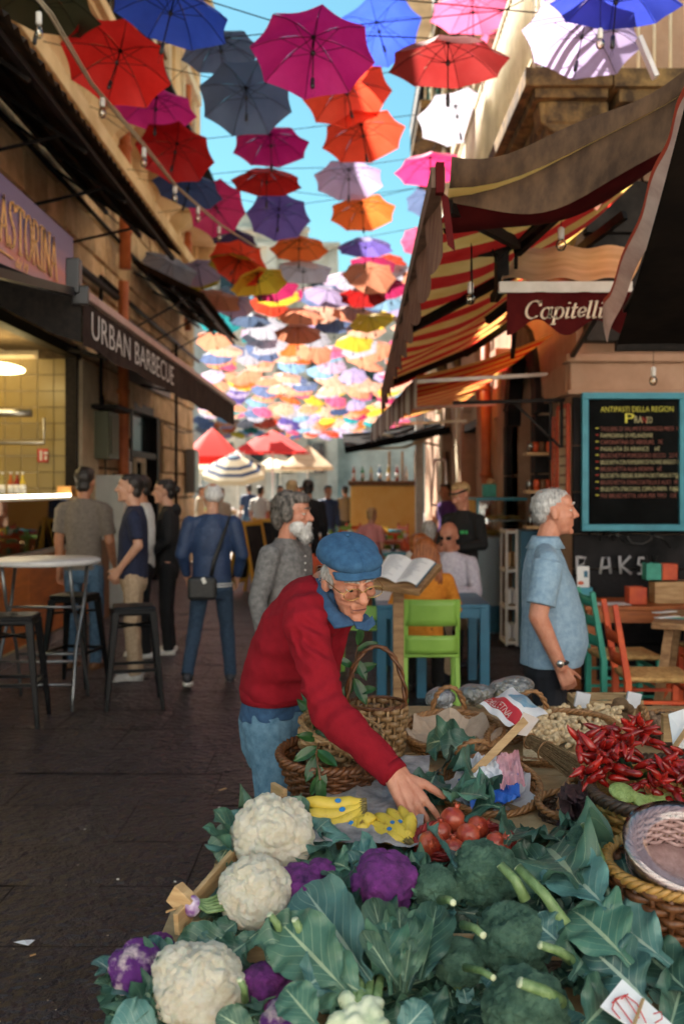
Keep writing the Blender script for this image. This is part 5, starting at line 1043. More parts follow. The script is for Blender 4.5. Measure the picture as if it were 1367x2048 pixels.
ccol = [m_redo, m_teal, m_lime, mat('sun_yellow_paint', (.75, .48, .03), None, rough=.5), m_redo, mat('sky_paint', (.10, .35, .45), None, rough=.5)]; names = ['vermilion', 'teal', 'lime', 'yellow', 'orange red', 'sky blue']; rs = random.Random(5); i = 0
def far_chair(x, y, rz, m, label):
    b = MB()
    for sx in (-1, 1):
        b.bar((sx * .18, -.18, 0), (sx * .18, -.22, .88), .035); b.bar((sx * .18, .18, 0), (sx * .18, .18, .45), .035)
    t = thing('painted_chair', label, 'chair', (x, y, 0), rz, 'painted chairs of the square restaurant'); b.build('leg_frame', m, t); b = MB(); b.box((0, 0, .46), (.4, .4, .03)); b.build('seat', m_straw, t)
    for z in (.62, .78): b = MB(); b.box((0, -.21, z), (.36, .02, .08)); b.build('slat', m, t)
spot = ['by the bearded man', 'behind the blue cap', 'at the kiosk front', 'near the red haired woman', 'at the back table', 'by the lane middle', 'under the striped valance', 'beside the column', 'at the front table', 'beyond the menu stand', 'near the seated diners', 'at the left table']
for r_ in range(4):
    for c_ in range(4):
        x = -.35 + c_ * .48 + rs.uniform(-.1, .1); y = 11.8 + r_ * 2.0 + rs.uniform(-.3, .3); x += (y - 11.8) * .02
        far_chair(x, y, rs.choice([0, 1.57, 3.14, -1.57]) + rs.uniform(-.4, .4), ccol[i % 6], f'{names[i % 6]} painted chair {spot[i % 12]}' + (' farther back' if i >= 12 else '')); i += 1
for k in range(5):
    x = -.1 + (k % 2) * .95; y = 12.6 + k * 1.5; t = thing('laid_table', ['laid table nearest behind the blue cap', 'laid table right of the nearest one', 'laid table in the middle of the restaurant', 'laid table near the orange kiosk', 'laid table at the back of the restaurant'][k], 'table', (x, y, 0)); b = MB(); b.box((0, 0, .74), (.8, .7, .04)); b.build('tabletop', [m_redo, m_frm, m_tabwh, m_ortab, m_lime][k], t)
    for i_ in (-.34, .34):
        for j in (-.3, .3): b = MB(); b.box((i_, j, .36), (.05, .05, .72)); b.build('leg', m_ortab, t)
    for q in range(4):
        g_ = thing('laid_glass', f'{["clear", "orange", "white", "green"][q]} cup on the laid table ' + ['nearest the cap', 'at its right', 'in the middle', 'by the kiosk', 'at the back'][k], 'cup', (x - .25 + q * .17, y - .15 + .1 * (q % 2), .762)); b = MB(); b.lathe([(0, 0), (.03, 0), (.04, .11), (.036, .11), (.027, .01), (0, .01)], n=10); b.build('cup', [m_glass, m_redo, m_paper, m_teal][q], g_)
for k, (px, Y, c, lb) in enumerate(((415, 27, m_blue, 'blue draped market stall at the left of the square'), (640, 27, m_brwood, 'dark market stall beyond the two people in black'), (570, 33, m_red, 'red draped market stall under the dark red parasol'))):
    x = W(px, 0, Y).x; t = thing('market_stall', lb, 'market stall', (x, Y, 0)); b = MB(); b.box((0, 0, .45), (1.6, 1.0, .9)); b.build('draped_table', c, t, bevel=.02); rs2 = random.Random(k)
    for j in range(4):
        cr = thing('crate', ['leftmost', 'second', 'third', 'rightmost'][j] + ' produce crate on the ' + lb.split(' market')[0] + ' stall', 'crate', (x - .6 + j * .4, Y, .92)); b = MB(); b.box((0, 0, .06), (.34, .5, .12)); b.build('crate_body', m_wood, cr); b = MB(); mm = [m_redo, m_lime, m_yel, m_paper][j]
        for q in range(9): b.ell((rs2.uniform(-.12, .12), rs2.uniform(-.18, .18), .14), .05, n=8)
        b.build('fruit', mm, cr)
t = thing('lane_post', 'cream square post standing at the kiosk corner in sunlight', 'post', W(838, 1060, 20)); b = MB(); b.box((W(838, 0, 20).x, 20, 1.6), (.16, .16, 3.2)); part(b, 'shaft', m_white, t)
for r_ in range(3):
    for c_ in range(4):
        far_chair(-1.0 + c_ * .62 + rs.uniform(-.12, .12), 18.6 + r_ * 1.5, rs.uniform(0, 6.2), ccol[(r_ * 3 + c_ * 2) % 6], f"{names[(r_ * 3 + c_ * 2) % 6]} painted chair {['left end', 'left middle', 'right middle', 'right end'][c_]} of the {['front', 'middle', 'back'][r_]} sunny row")
for k in range(3):
    t = thing('laid_table', f"{['white', 'orange', 'turquoise'][k]} topped table among the sunny chairs", 'table', (-.6 + k * .7, 19.3 + k * .9, 0)); b = MB(); b.box((0, 0, .74), (.7, .7, .04)); b.build('tabletop', [m_white, m_redo, m_frm][k], t); b = MB(); b.box((0, 0, .36), (.08, .08, .72)); b.build('leg', m_ortab, t)
for k in range(7):
    bottle(.08 + k * .2, 22.95, 1.82, [(.5, .1, .02), (.05, .3, .1), (.7, .6, .3), (.1, .2, .4), (.6, .4, .05), (.4, .03, .03), (.7, .7, .7)][k], f"{['amber', 'green', 'cream', 'blue', 'yellow', 'red', 'white'][k]} bottle on top of the orange kiosk", .34)
t = thing('leaning_sign_frame', 'white metal frame leaning by the cream post', 'frame', (1.9, 17, 1)); b = MB(); F0 = [W(862, 1010, 17), W(895, 1010, 17), W(890, 920, 17), W(868, 920, 17)]
for i in range(4): b.bar(F0[i], F0[(i + 1) % 4], .04)
part(b, 'rail', m_white, t)
# ---------------------------------------------------------------- market stall, baskets and produce
YT = [(1330, 4.7), (1380, 4.15), (1420, 3.85), (1450, 3.6), (1500, 3.25), (1560, 2.92), (1600, 2.72), (1640, 2.58), (1665, 2.48), (1700, 2.40), (1780, 2.27), (1880, 2.15), (1965, 2.05), (2048, 1.97), (2300, 1.85)]
def YP(py):
    for (a, ya), (b_, yb) in zip(YT[:-1], YT[1:]):
        if py <= b_: return ya + (yb - ya) * (py - a) / (b_ - a)
    return YT[-1][1]
def SP(px, py, dy=0): return W(px, py, YP(py) + dy)
def hs(py): return SP(700, py).z
m_crate = mat('crate_wood', (.30, .19, .09), (.55, .38, .20), 7, .75, stretch=(1, 1, 8), bump=.3, bs=60, rnd=.2)
stall = thing('stall_table', 'low wooden stall table under the vegetables and baskets', 'table', (.6, 3, 0))
for k in range(7): b = MB(); b.box((1.2 if k > 0 else 1.03, 2.75 + (k - .5) * .26, .70), (2.3 if k > 0 else 2.74, .25, .03)); part(b, 'plank', m_crate, stall)
for k in range(4): b = MB(); y = 1.75 + k * .22; b.box((.85, y, .40 + k * .06), (2.6, .21, .03)); part(b, 'plank', m_crate, stall)
for x in (.12, 1.0, 2.2):
    for y in (1.75, 2.7, 4.0): b = MB(); b.box((x, y, .2 if y < 2 else .34), (.07, .07, .40 if y < 2 else .68)); part(b, 'leg', m_crate, stall)
def slat_crate(label, x, y, z, w, d, h, rz=0):
    t = thing('wooden_crate', label, 'crate', (x, y, z), rz)
    for s in (-1, 1):
        for k in range(2): b = MB(); b.box((s * w / 2, 0, .03 + k * h * .55), (.012, d, h * .42)); b.build('slat', m_crate, t); b = MB(); b.box((0, s * d / 2, .03 + k * h * .55), (w - .03, .012, h * .42)); b.build('slat', m_crate, t)
        for q in (-1, 1): b = MB(); b.box((s * (w / 2 - .016), q * (d / 2 - .018), h * .55), (.024, .024, h * 1.15)); b.build('corner_post', m_crate, t)
    for k in range(4): b = MB(); b.box((0, -d / 2 + d / 8 + k * d / 4, .004), (w - .03, d / 4 - .01, .008)); b.build('slat', m_crate, t)
    return t
t = slat_crate('long wooden crate under the front cauliflowers', -.02, 1.98, .40, .72, .42, .13); t = slat_crate('wooden crate under the middle white cauliflower', -.02, 2.36, .54, .66, .34, .14)
sb_ = thing('crate_plank', 'pale wooden plank edge with a broken corner piece left of the white cauliflowers', 'plank', SP(450, 1730)); 
b = MB(); b.bar(W(352, 1850, 2.16), W(568, 1600, 2.72), .012, .05); part(b, 'board', m_wood, sb_, bevel=.002)
b = MB(); b.bar(W(348, 1782, 2.22), W(382, 1815, 2.2), .03, .045); part(b, 'corner_block', m_wood, sb_, bevel=.002); b = MB(); b.bar(W(545, 1582, 2.76), W(570, 1597, 2.7), .014, .05); part(b, 'corner_block', m_wood, sb_, bevel=.002); b = MB(); b.bar(W(332, 1824, 2.2), W(365, 1812, 2.2), .004); part(b, 'splinter', m_wood, sb_)
# ---- leaves
def leafmat(name, c, c2, vein):
    m = mat(name, c, c2, 9, .42, trans=.12, contrast=(.3, .72), bump=.35, bs=45, bdist=.004, rnd=.3); n = m.node_tree.nodes; L = m.node_tree.links; bs = n['Principled BSDF']; uv = n.new('ShaderNodeUVMap'); s = n.new('ShaderNodeSeparateXYZ'); L.new(uv.outputs[0], s.inputs[0])
    def M(op, a, b_=None, c_=None):
        q = n.new('ShaderNodeMath'); q.operation = op
        for i, v in enumerate((a, b_, c_)):
            if v is None: continue
            if isinstance(v, (int, float)): q.inputs[i].default_value = v
            else: L.new(v, q.inputs[i])
        return q.outputs[0]
    au = M('ABSOLUTE', M('SUBTRACT', s.outputs[0], .5)); ph = M('FRACT', M('MULTIPLY', M('SUBTRACT', s.outputs[1], M('MULTIPLY', au, .75)), 7.5)); side = M('LESS_THAN', M('ABSOLUTE', M('SUBTRACT', ph, .5)), M('MULTIPLY_ADD', au, -.10, .055))
    mid = M('LESS_THAN', au, M('MULTIPLY_ADD', s.outputs[1], -.035, .045)); mx = M('MAXIMUM', M('MULTIPLY', side, .45), M('MULTIPLY', mid, .95)); mix = n.new('ShaderNodeMix'); mix.data_type = 'RGBA'; L.new(mx, mix.inputs[0]); src = bs.inputs['Base Color'].links[0].from_socket; L.new(src, mix.inputs[6]); mix.inputs[7].default_value = (*vein, 1)
    for l in list(m.node_tree.links):
        if l.from_socket == src and l.to_node != mix: ts = l.to_socket; L.new(mix.outputs[2], ts)
    return m
m_leafs = [leafmat('cabbage_leaf', (.045, .14, .105), (.13, .25, .16), (.40, .48, .30)), leafmat('dark_leaf', (.015, .055, .040), (.065, .145, .10), (.24, .34, .23)), leafmat('pale_leaf', (.06, .14, .09), (.16, .26, .17), (.42, .50, .32)), leafmat('blue_leaf', (.055, .15, .14), (.13, .27, .24), (.40, .50, .40))]
m_stem = mat('pale_stem', (.09, .16, .05), (.22, .31, .13), 14, .45, stretch=(3, 3, 1), bump=.2); m_cut = mat('cut_stem', (.52, .56, .34), (.62, .64, .45), 20, .5)
def leaf_mesh(seed, curl, cup, ruf, wf=.62, petiole=.18):
    rs = random.Random(seed); ph = [rs.uniform(0, 6.3) for _ in range(6)]; b = MB()
    def fn(u, v):
        s = (u - .5) * 2; t = v
        q = min(1, max(0, (t - petiole * .8) / (1.0 - petiole * .8))); ww = petiole * .16 * (1 - q) + (wf * .56) * (max(0, math.sin(math.pi * q ** 1.05)) ** .55) * (.80 + .25 * q) if t > petiole * .8 else petiole * .18 * (1 + .4 * (1 - t))
        ww = max(ww, .004); edge = 1 + .035 * math.sin(t * 15 + ph[0] + s) * abs(s) + .03 * math.sin(t * 37 + ph[5]) * abs(s); x = s * ww * edge
        a = curl * t; L_ = 1.0; y = math.sin(a) / curl if abs(curl) > .01 else t; z = (1 - math.cos(a)) / curl * -1 if abs(curl) > .01 else 0
        z += cup * .55 * abs(s) ** 1.6 * ww * 2 + .6 * ruf * abs(s) ** 2 * math.sin(t * 19 + ph[1] + (2 if s > 0 else 0)) * ww * 2 + ruf * .18 * abs(s) ** 2 * math.sin(t * 31 + ph[2]) * ww * 2
        k = (t - abs(s) * .37) * 7.5; z += -.014 * abs(math.cos(math.pi * k)) ** 6 * (abs(s) > .1) + .012 * math.sin(s * 5 + ph[3] + t * 7) - (.012 if abs(s) < .12 else 0)
        return (x, y, z)
    b.grid(fn, 16, 34); me = b.mesh('leaf', m_leafs[0]); return me
LM = [leaf_mesh(k, [.5, .8, 1.1, .3, .35, 1.3, .6, .9][k % 8], [.2, .35, .15, .28, .4, .2, .1, .42][k % 8], [.18, .3, .22, .12, .25, .35, .4, .2][k % 8], [.62, .7, .8, .55, .5, .75, .9, .6][k % 8]) for k in range(8)]
LMC = {}
def leaf(parent, base, tip, n=(0, -.4, 1), wk=1.0, var=0, m=0, name='leaf', mx=.225):
    base, tip = Vector(base), Vector(tip); y = tip - base; L_ = y.length; sh_ = max(0, L_ - mx) / L_; base = base.lerp(tip, sh_ * .5); L_ = min(L_, mx); y.normalize(); n = Vector(n); z = (n - y * n.dot(y)).normalized(); x = y.cross(z)
    key = (var, m)
    if key not in LMC: me = LM[var].copy(); me.materials.clear(); me.materials.append(m_leafs[m]); LMC[key] = me
    o = ob(name, LMC[key], parent); Mx = Matrix(((x.x * L_ * wk, y.x * L_, z.x * L_, base.x), (x.y * L_ * wk, y.y * L_, z.y * L_, base.y), (x.z * L_ * wk, y.z * L_, z.z * L_, base.z), (0, 0, 0, 1)))
    o.matrix_basis = parent.matrix_basis.inverted() @ Mx if parent else Mx
    return o
# ---- flower heads
from mathutils.kdtree import KDTree
def head_mesh(name, seed, r, flat, sub, lev, m):
    bm = bmesh.new(); bmesh.ops.create_icosphere(bm, subdivisions=sub, radius=1.0); rs = np.random.RandomState(seed); co = np.array([v.co[:] for v in bm.verts]); d = np.zeros(len(co)); P = co.copy(); cre = np.zeros(len(co))
    for n, amp in lev:
        pts = rs.normal(size=(n, 3)); pts /= np.linalg.norm(pts, axis=1)[:, None]
        for _ in range(3):                        # relax so lumps are evenly packed
            if n > 500: break
            D = ((pts[:, None] - pts[None]) ** 2).sum(2) + np.eye(n) * 9; f = ((pts[:, None] - pts[None]) / (D[:, :, None] ** 2 + 1e-4)).sum(1); f /= np.linalg.norm(f, axis=1)[:, None] + 1e-9; pts += f * .35 / math.sqrt(n); pts /= np.linalg.norm(pts, axis=1)[:, None]
        kd = KDTree(n); [kd.insert(p, i) for i, p in enumerate(pts)]; kd.balance(); R0 = 2.1 / math.sqrt(n)
        dist = np.array([kd.find(c)[2] for c in P]); h = np.sqrt(np.clip(1 - (dist / R0) ** 2, 0, 1)); d += amp * h
        P = co * (1 + d)[:, None]; P /= np.linalg.norm(P, axis=1)[:, None]
    co = co * (.86 + d)[:, None]; co[:, 2] *= flat; co *= r
    for v, c in zip(bm.verts, co): v.co = c
    me = bpy.data.meshes.new(name); bm.to_mesh(me); bm.free(); me.polygons.foreach_set('use_smooth', [True] * len(me.polygons)); me.materials.append(m); return me
m_caul = mat('cauliflower_curd', (.62, .52, .36), (.78, .72, .60), 30, .6, sss=.25, bump=1.0, bs=520, bdist=.006, contrast=(.25, .6)); m_purp = mat('purple_curd', (.05, .006, .075), (.25, .035, .27), 40, .6, bump=.9, bs=420, bdist=.008, contrast=(.3, .7)); m_broc = mat('broccoli_buds', (.02, .08, .05), (.16, .30, .20), 26, .7, bump=1.0, bs=650, bdist=.010, contrast=(.3, .7))
m_purpw = mat('faded_purple_curd', (.10, .01, .16), (.55, .42, .45), 22, .6, bump=.9, bs=420, bdist=.006, contrast=(.48, .62))
HM = {'w': [head_mesh('curd', k, 1, .86, 6, ((14, .15), (170, .075), (1300, .04)), m_caul) for k in (1, 2)], 'p': [head_mesh('curd', k, 1, .8, 5, ((14, .16), (110, .07), (700, .035)), m_purp) for k in (3,)], 'b': [head_mesh('floret_head', k, 1, .82, 6, ((13, .18), (110, .10), (1800, .065)), m_broc) for k in (5, 6)]}
HM['q'] = [HM['p'][0].copy()]; HM['q'][0].materials.clear(); HM['q'][0].materials.append(m_purpw)
def veg(kind, px, py, w, label, dy=0, leaves=(), tilt=(25, 0, 0), cat=None, wk=1.0, mesh=0):
    Y = YP(py) + dy; c = W(px, py, Y); r = w * Y / F / 2
    nm = {'w': ('cauliflower', 'cauliflower'), 'p': ('purple_cauliflower', 'cauliflower'), 'q': ('purple_cauliflower', 'cauliflower'), 'b': ('broccoli', 'broccoli')}[kind]
    t = thing(nm[0], label, nm[1], c); o = ob(HM[kind][mesh].name.split('.')[0], HM[kind][mesh], t); o.scale = (r * wk, r, r); o.rotation_euler = tuple(R(q) for q in tilt) if len(tilt) == 3 else (0, 0, 0)
    b = MB(); b.lathe([(0, -r * 1.25), (r * .3, -r * 1.22), (r * .34, -r * .9), (r * .6, -r * .3)], n=12); b.build('stalk', m_stem, t)
    for L_ in leaves:     # (base px,py) (tip px,py) dy_base dy_tip var mat wk normal
        (bx, by), (tx, ty) = L_[0], L_[1]; k = dict(b=0, t=0, v=0, m=0, w=1.0, n=(0, -.5, 1)); k.update(L_[2] if len(L_) > 2 else {})
        leaf(t, SP(bx, by, k['b']), SP(tx, ty, k['t']), k['n'], k['w'], k['v'], k['m'])
    return t
def ringleaves(t, c, r, n=7, m=(0, 3, 2), seed=0, len_=1.5, up=.35, start=0, sweep=6.28):
    rs = random.Random(seed)
    for k in range(n):
        a = start + sweep * k / n + rs.uniform(-.2, .2); d = Vector((math.cos(a), math.sin(a) * .9, 0)); base = Vector(c) + d * r * .55 + Vector((0, 0, -r * .85)); fr_ = max(0, -math.sin(a)); tip = Vector(c) + d * r * (len_ - .15 * fr_ + rs.uniform(-.2, .2)) + Vector((0, 0, r * (up - 1.1 * fr_ + rs.uniform(-.25, .25)))) 
        leaf(t, base, tip, -d * 1.0 + Vector((0, 0, 1.0)), rs.uniform(.9, 1.25), rs.randrange(8), rs.choice(m))
D = dict
def ringed(kind, px, py, w, label, n, seed, **k):
    lk = {q: k.pop(q) for q in ('len_', 'up', 'start', 'sweep', 'm') if q in k}; t = veg(kind, px, py, w, label, **k); Y = YP(py) + k.get('dy', 0); ringleaves(t, W(px, py, Y), w * Y / F / 2, n, seed=seed, **lk); return t
ringed('w', 545, 1668, 164, 'white cauliflower at the top of the pile beside the old man\'s jeans', 11, 1, tilt=(30, 12, 10), len_=1.35, up=.55, wk=.98)
ringed('w', 510, 1785, 150, 'middle white cauliflower between the plank and purple heads', 9, 2, tilt=(35, 10, 60), len_=1.25, up=.35, mesh=1)
ringed('w', 396, 1972, 190, 'largest and nearest white cauliflower at the bottom of the picture', 11, 3, tilt=(28, -8, 140), len_=1.3, up=.45)
ringed('p', 766, 1762, 132, 'bright purple cauliflower below the bananas in the centre of the pile', 9, 4, len_=1.4, up=.5, m=(0, 3, 1))
ringed('p', 600, 1782, 110, 'purple cauliflower squeezed beside the middle white one', 5, 5, dy=.04, len_=1.3, tilt=(30, -20, 40)); veg('p', 640, 1745, 60, 'small purple head tucked behind the squeezed purple one', dy=.03)
ringed('q', 272, 1935, 104, 'purple cauliflower with whitish patch at the far left of the pile', 7, 6, len_=1.5, tilt=(40, 20, 0)); veg('p', 318, 1895, 60, 'small purple head behind the left leaf', dy=.05)
ringed('p', 528, 1968, 110, 'purple cauliflower right of the nearest white one', 7, 7, dy=.03, tilt=(35, 0, 200), len_=1.35); veg('q', 562, 2040, 80, 'pinkish purple head cut by the bottom edge', dy=-.03)
ringed('b', 968, 1745, 128, 'broccoli head right under the pomegranates', 7, 8, m=(1, 3), len_=1.3, up=.1); ringed('b', 1022, 1878, 134, 'largest broccoli head in the middle of the broccoli pile', 8, 9, m=(1, 3, 0), len_=1.4, mesh=1, up=.1); ringed('b', 1050, 2015, 155, 'broccoli head at the bottom edge of the picture', 7, 10, m=(1, 3, 0), dy=-.02, up=.1, len_=1.3)
ringed('b', 918, 1925, 90, 'small broccoli head left of the largest one', 5, 11, m=(1, 3), dy=.03, mesh=1); ringed('b', 1178, 1690, 85, 'small broccoli sprout beside the big ribbed leaf', 5, 12, m=(1, 3), mesh=1, len_=1.2); ringed('b', 872, 1775, 92, 'small broccoli head right of the bright purple cauliflower', 5, 13, m=(1, 3), dy=.02)
# tall bunch of upright leaves and other greens
def greens(name, label, cat, px, py, items, **k):
    t = thing(name, label, cat, SP(px, py))
    for it in items:
        (bx, by), (tx, ty) = it[0], it[1]; q = dict(b=0, t=0, v=0, m=0, w=1.0, n=(0, -.8, .6)); q.update(it[2] if len(it) > 2 else {}); leaf(t, SP(bx, by, q['b']), SP(tx, ty, q['t']), q['n'], q['w'], q['v'], q['m'], mx=q.get('mx', .225))
    return t
greens('leafy_bunch', 'upright bunch of long pale ribbed leaves in the centre foreground', 'greens', 780, 1960, [((790, 1985), (742, 1775), D(v=3, m=2, w=.55, b=-.02, t=-.08, mx=.30)), ((800, 1990), (800, 1770), D(v=0, m=2, w=.5, b=-.04, t=-.1)), ((810, 1985), (845, 1800), D(v=3, m=2, w=.5, b=-.02, t=-.06)), ((770, 1985), (700, 1790), D(v=0, m=0, w=.7, b=0, t=-.02)), ((815, 1980), (870, 1830), D(v=1, m=3, w=.7)), ((780, 1990), (770, 1800), D(v=6, m=0, w=.5, b=-.05, t=-.12)), ((795, 1970), (720, 1850), D(v=3, m=2, w=.5, b=-.08, t=-.12)), ((805, 1985), (825, 1860), D(v=4, m=2, w=.45, b=-.09, t=-.12))])
greens('cauliflower_leaves', 'broad leaning leaves with pale midribs between the white and purple heads', 'greens', 650, 1880, [((700, 1990), (540, 1820), D(v=0, m=0, w=.9, t=-.14, b=-.06, mx=.33, n=(-.2, -1, .8))), ((740, 1960), (590, 1750), D(v=3, m=3, w=.8, t=-.08, b=-.05, mx=.33, n=(-.2, -1, .8))), ((790, 1900), (690, 1720), D(v=0, m=1, w=.85, t=-.05, mx=.30, n=(.1, -1, .7))), ((840, 1960), (880, 1790), D(v=3, m=1, w=.8, t=-.05, mx=.28, n=(.1, -1, .7))), ((640, 2060), (560, 1960), D(v=0, m=0, w=1.0, t=-.12, b=-.1, mx=.28)), ((880, 2070), (830, 1960), D(v=1, m=1, w=1.1, t=-.1, b=-.1, mx=.3)), ((790, 2080), (860, 2000), D(v=0, m=3, w=1.0, t=-.12, b=-.1, mx=.28)), ((720, 1930), (590, 1760), D(v=1, m=0, w=.9, t=-.03)), ((690, 1880), (655, 1735), D(v=3, m=1, w=1.0)), ((715, 1860), (640, 1720), D(v=4, m=1, w=1.0, b=-.02)), ((735, 1990), (600, 1920), D(v=2, m=0, w=1.0, t=-.12, b=-.05)), ((700, 1840), (715, 1700), D(v=0, m=1, w=.9)), ((600, 1985), (690, 1905), D(v=5, m=3, b=-.08, t=-.08)), ((620, 1850), (545, 1900), D(v=6, m=0, b=-.05, t=-.1))])
t = greens('big_leaf_plant', 'plant with one huge crinkled blue green leaf beside the brown baskets', 'greens', 1110, 1720, [((1180, 1800), (1040, 1600), D(v=6, m=0, w=.85, b=-.10, t=-.10, n=(-.2, -1.2, .7), mx=.36)), ((1230, 1830), (1090, 1690), D(v=3, m=3, w=1.1, b=-.08, t=-.05, n=(0, -1, .7))), ((1150, 1720), (1045, 1590), D(v=7, m=1, w=.9, b=.05, t=.02)), ((1190, 1710), (1140, 1600), D(v=4, m=1, w=.9, b=.03, t=.0)), ((1260, 1930), (1130, 1770), D(v=1, m=0, w=1.1, b=-.05, t=-.1)), ((1340, 1930), (1180, 1790), D(v=0, m=3, w=1.0, b=-.02, t=-.03)), ((1230, 1870), (1310, 1760), D(v=2, m=1, w=1.0)), ((1300, 2010), (1180, 1880), D(v=6, m=3, w=1.0, t=-.08)), ((1260, 1780), (1240, 1690), D(v=3, m=1)), ((1390, 2000), (1260, 1860), D(v=0, m=1, w=1.0)), ((1140, 1960), (1210, 1850), D(v=5, m=1, t=-.05, b=-.05)), ((1130, 1900), (1060, 1820), D(v=2, m=3, t=-.1, b=-.03)), ((1160, 2060), (1260, 1960), D(v=1, m=1, t=-.08, b=-.08)), ((1330, 2080), (1380, 1930), D(v=4, m=1))])
rs = random.Random(99); t = greens('fallen_leaves', 'loose dark leaves filling the gaps low in the pile', 'greens', 900, 2000, [])
for _ in range(170):
    px = rs.uniform(420, 1400); py = rs.uniform(1700, 2120)
    if px < 520 and py < 1900: continue
    a = rs.uniform(0, 6.28); L_ = rs.uniform(80, 150); leaf(t, SP(px, py, .09), SP(px + math.cos(a) * L_, py + math.sin(a) * L_ * .55, .06), (rs.uniform(-.5, .5), -.4 + rs.uniform(-.4, .4), 1), 1.0, rs.randrange(8), rs.choice((0, 1, 1, 3)))
greens('overhanging_leaves', 'blue green leaves spilling off the left end of the stall', 'greens', 240, 1980, [((330, 2000), (185, 1950), D(v=0, m=1, w=.9, n=(-.3, -.8, .6))), ((340, 2030), (200, 1900), D(v=1, m=0, w=.9, b=-.02)), ((330, 2060), (215, 2040), D(v=2, m=3, w=1.0, t=-.05)), ((350, 1960), (300, 1880), D(v=3, m=0)), ((345, 1940), (285, 1870), D(v=4, m=3, w=.8)), ((345, 2080), (190, 2010), D(v=6, m=1, w=.8)), ((360, 2100), (260, 2080), D(v=5, m=0, w=1.0)), ((520, 2080), (430, 2020), D(v=0, m=2, w=.9, b=-.1, t=-.12))])
greens('trailing_greens', 'greens hanging by the plank above the nearest white cauliflower', 'greens', 420, 1870, [((470, 1870), (345, 1895), D(v=0, m=0)), ((440, 1860), (400, 1905), D(v=2, m=3)), ((480, 1840), (420, 1880), D(v=1, m=1)), ((500, 1880), (430, 1925), D(v=6, m=1)), ((520, 1860), (470, 1900), D(v=3, m=0)), ((560, 1890), (620, 1850), D(v=4, m=0)), ((500, 1705), (440, 1640), D(v=3, m=3, w=1.1)), ((520, 1640), (555, 1570), D(v=1, m=2, w=1.0)), ((490, 1650), (445, 1690), D(v=2, m=0))])
# radish like bulb with pale stems
t = thing('turnip', 'small purple and white turnip with long pale stems on the plank', 'turnip', SP(384, 1812, -.03)); c = SP(384, 1812, -.03); b = MB(); b.ell(c, (.020, .020, .024)); part(b, 'bulb', mat('turnip_skin', (.18, .02, .25), (.6, .5, .6), 40, .4), t)
for k in range(5): b = MB(); b.tube([c + Vector((.0, 0, .01)), SP(415, 1800 + k * 6, -.03), SP(450 + k * 3, 1785 + k * 8, -.02)], .0045, 6); part(b, 'stem', m_stem, t)
# cut stalks
for k, (a, c_, r_, lb) in enumerate((((1000, 1730), (1050, 1800), .016, 'thick cut broccoli stalk left of the big leaf'), ((1035, 1735), (1130, 1850), .017, 'long cut broccoli stalk leaning across the big leaf'), ((965, 1870), (925, 1850), .012, 'pale stub of stalk by the largest broccoli'), ((1080, 1890), (1140, 1920), .014, 'curved cut stalk right of the largest broccoli'), ((985, 1955), (930, 1935), .010, 'thin pale stalk lying left of the bottom broccoli'), ((1040, 1965), (1120, 2005), .018, 'thick forked stalk above the bottom broccoli'), ((905, 1805), (880, 1800), .012, 'short stub by the small broccoli'), ((1165, 1650), (1210, 1740), .010, 'thin stalk of the sprout beside the big leaf'), ((590, 1840), (600, 1880), .013, 'cut leaf stub by the squeezed purple head'), ((540, 1830), (560, 1870), .012, 'cut pale stub under the middle white head'), ((480, 1960), (490, 2000), .010, 'short pale stub right of the nearest white cauliflower'))):
    t = thing('stalk', lb, 'stalk', SP(*a, -.1)); b = MB(); A, B = SP(*a, -.12), SP(*c_, -.05); md = A.lerp(B, .5) + Vector((.004, -.01, .008)); r_ *= .68; b.tube([A, md, B], [r_ * .9, r_, r_ * 1.25], 10); q = part(b, 'stem', m_stem, t); b = MB(); b.tube([A - (B - A).normalized() * .002, A], r_ * .88, 10); part(b, 'cut_end', m_cut, t)
t = thing('pale_romanesco', 'pale greenish white cut vegetable at the bottom centre', 'vegetable', SP(715, 2020)); b = MB(); rs = random.Random(3)
for k in range(26): p = SP(715 + rs.uniform(-55, 55), 2030 + rs.uniform(-30, 35), -.06); b.ell(p, rs.uniform(.012, .02), n=10)
o = ob('florets', organic(b, .004, 2, lambda co: .003 * vnoise(co, 120, 3), 'florets', mat('pale_green_white', (.42, .50, .30), (.66, .68, .50), 30, .6)), t); o.matrix_parent_inverse = t.matrix_basis.inverted()
for k in range(5): b = MB(); b.tube([SP(690 + k * 15, 2010, -.06), SP(680 + k * 20, 1960, -.03), SP(672 + k * 24, 1930, .0)], [.012, .008, .007], 8); part(b, 'stem', m_stem, t)
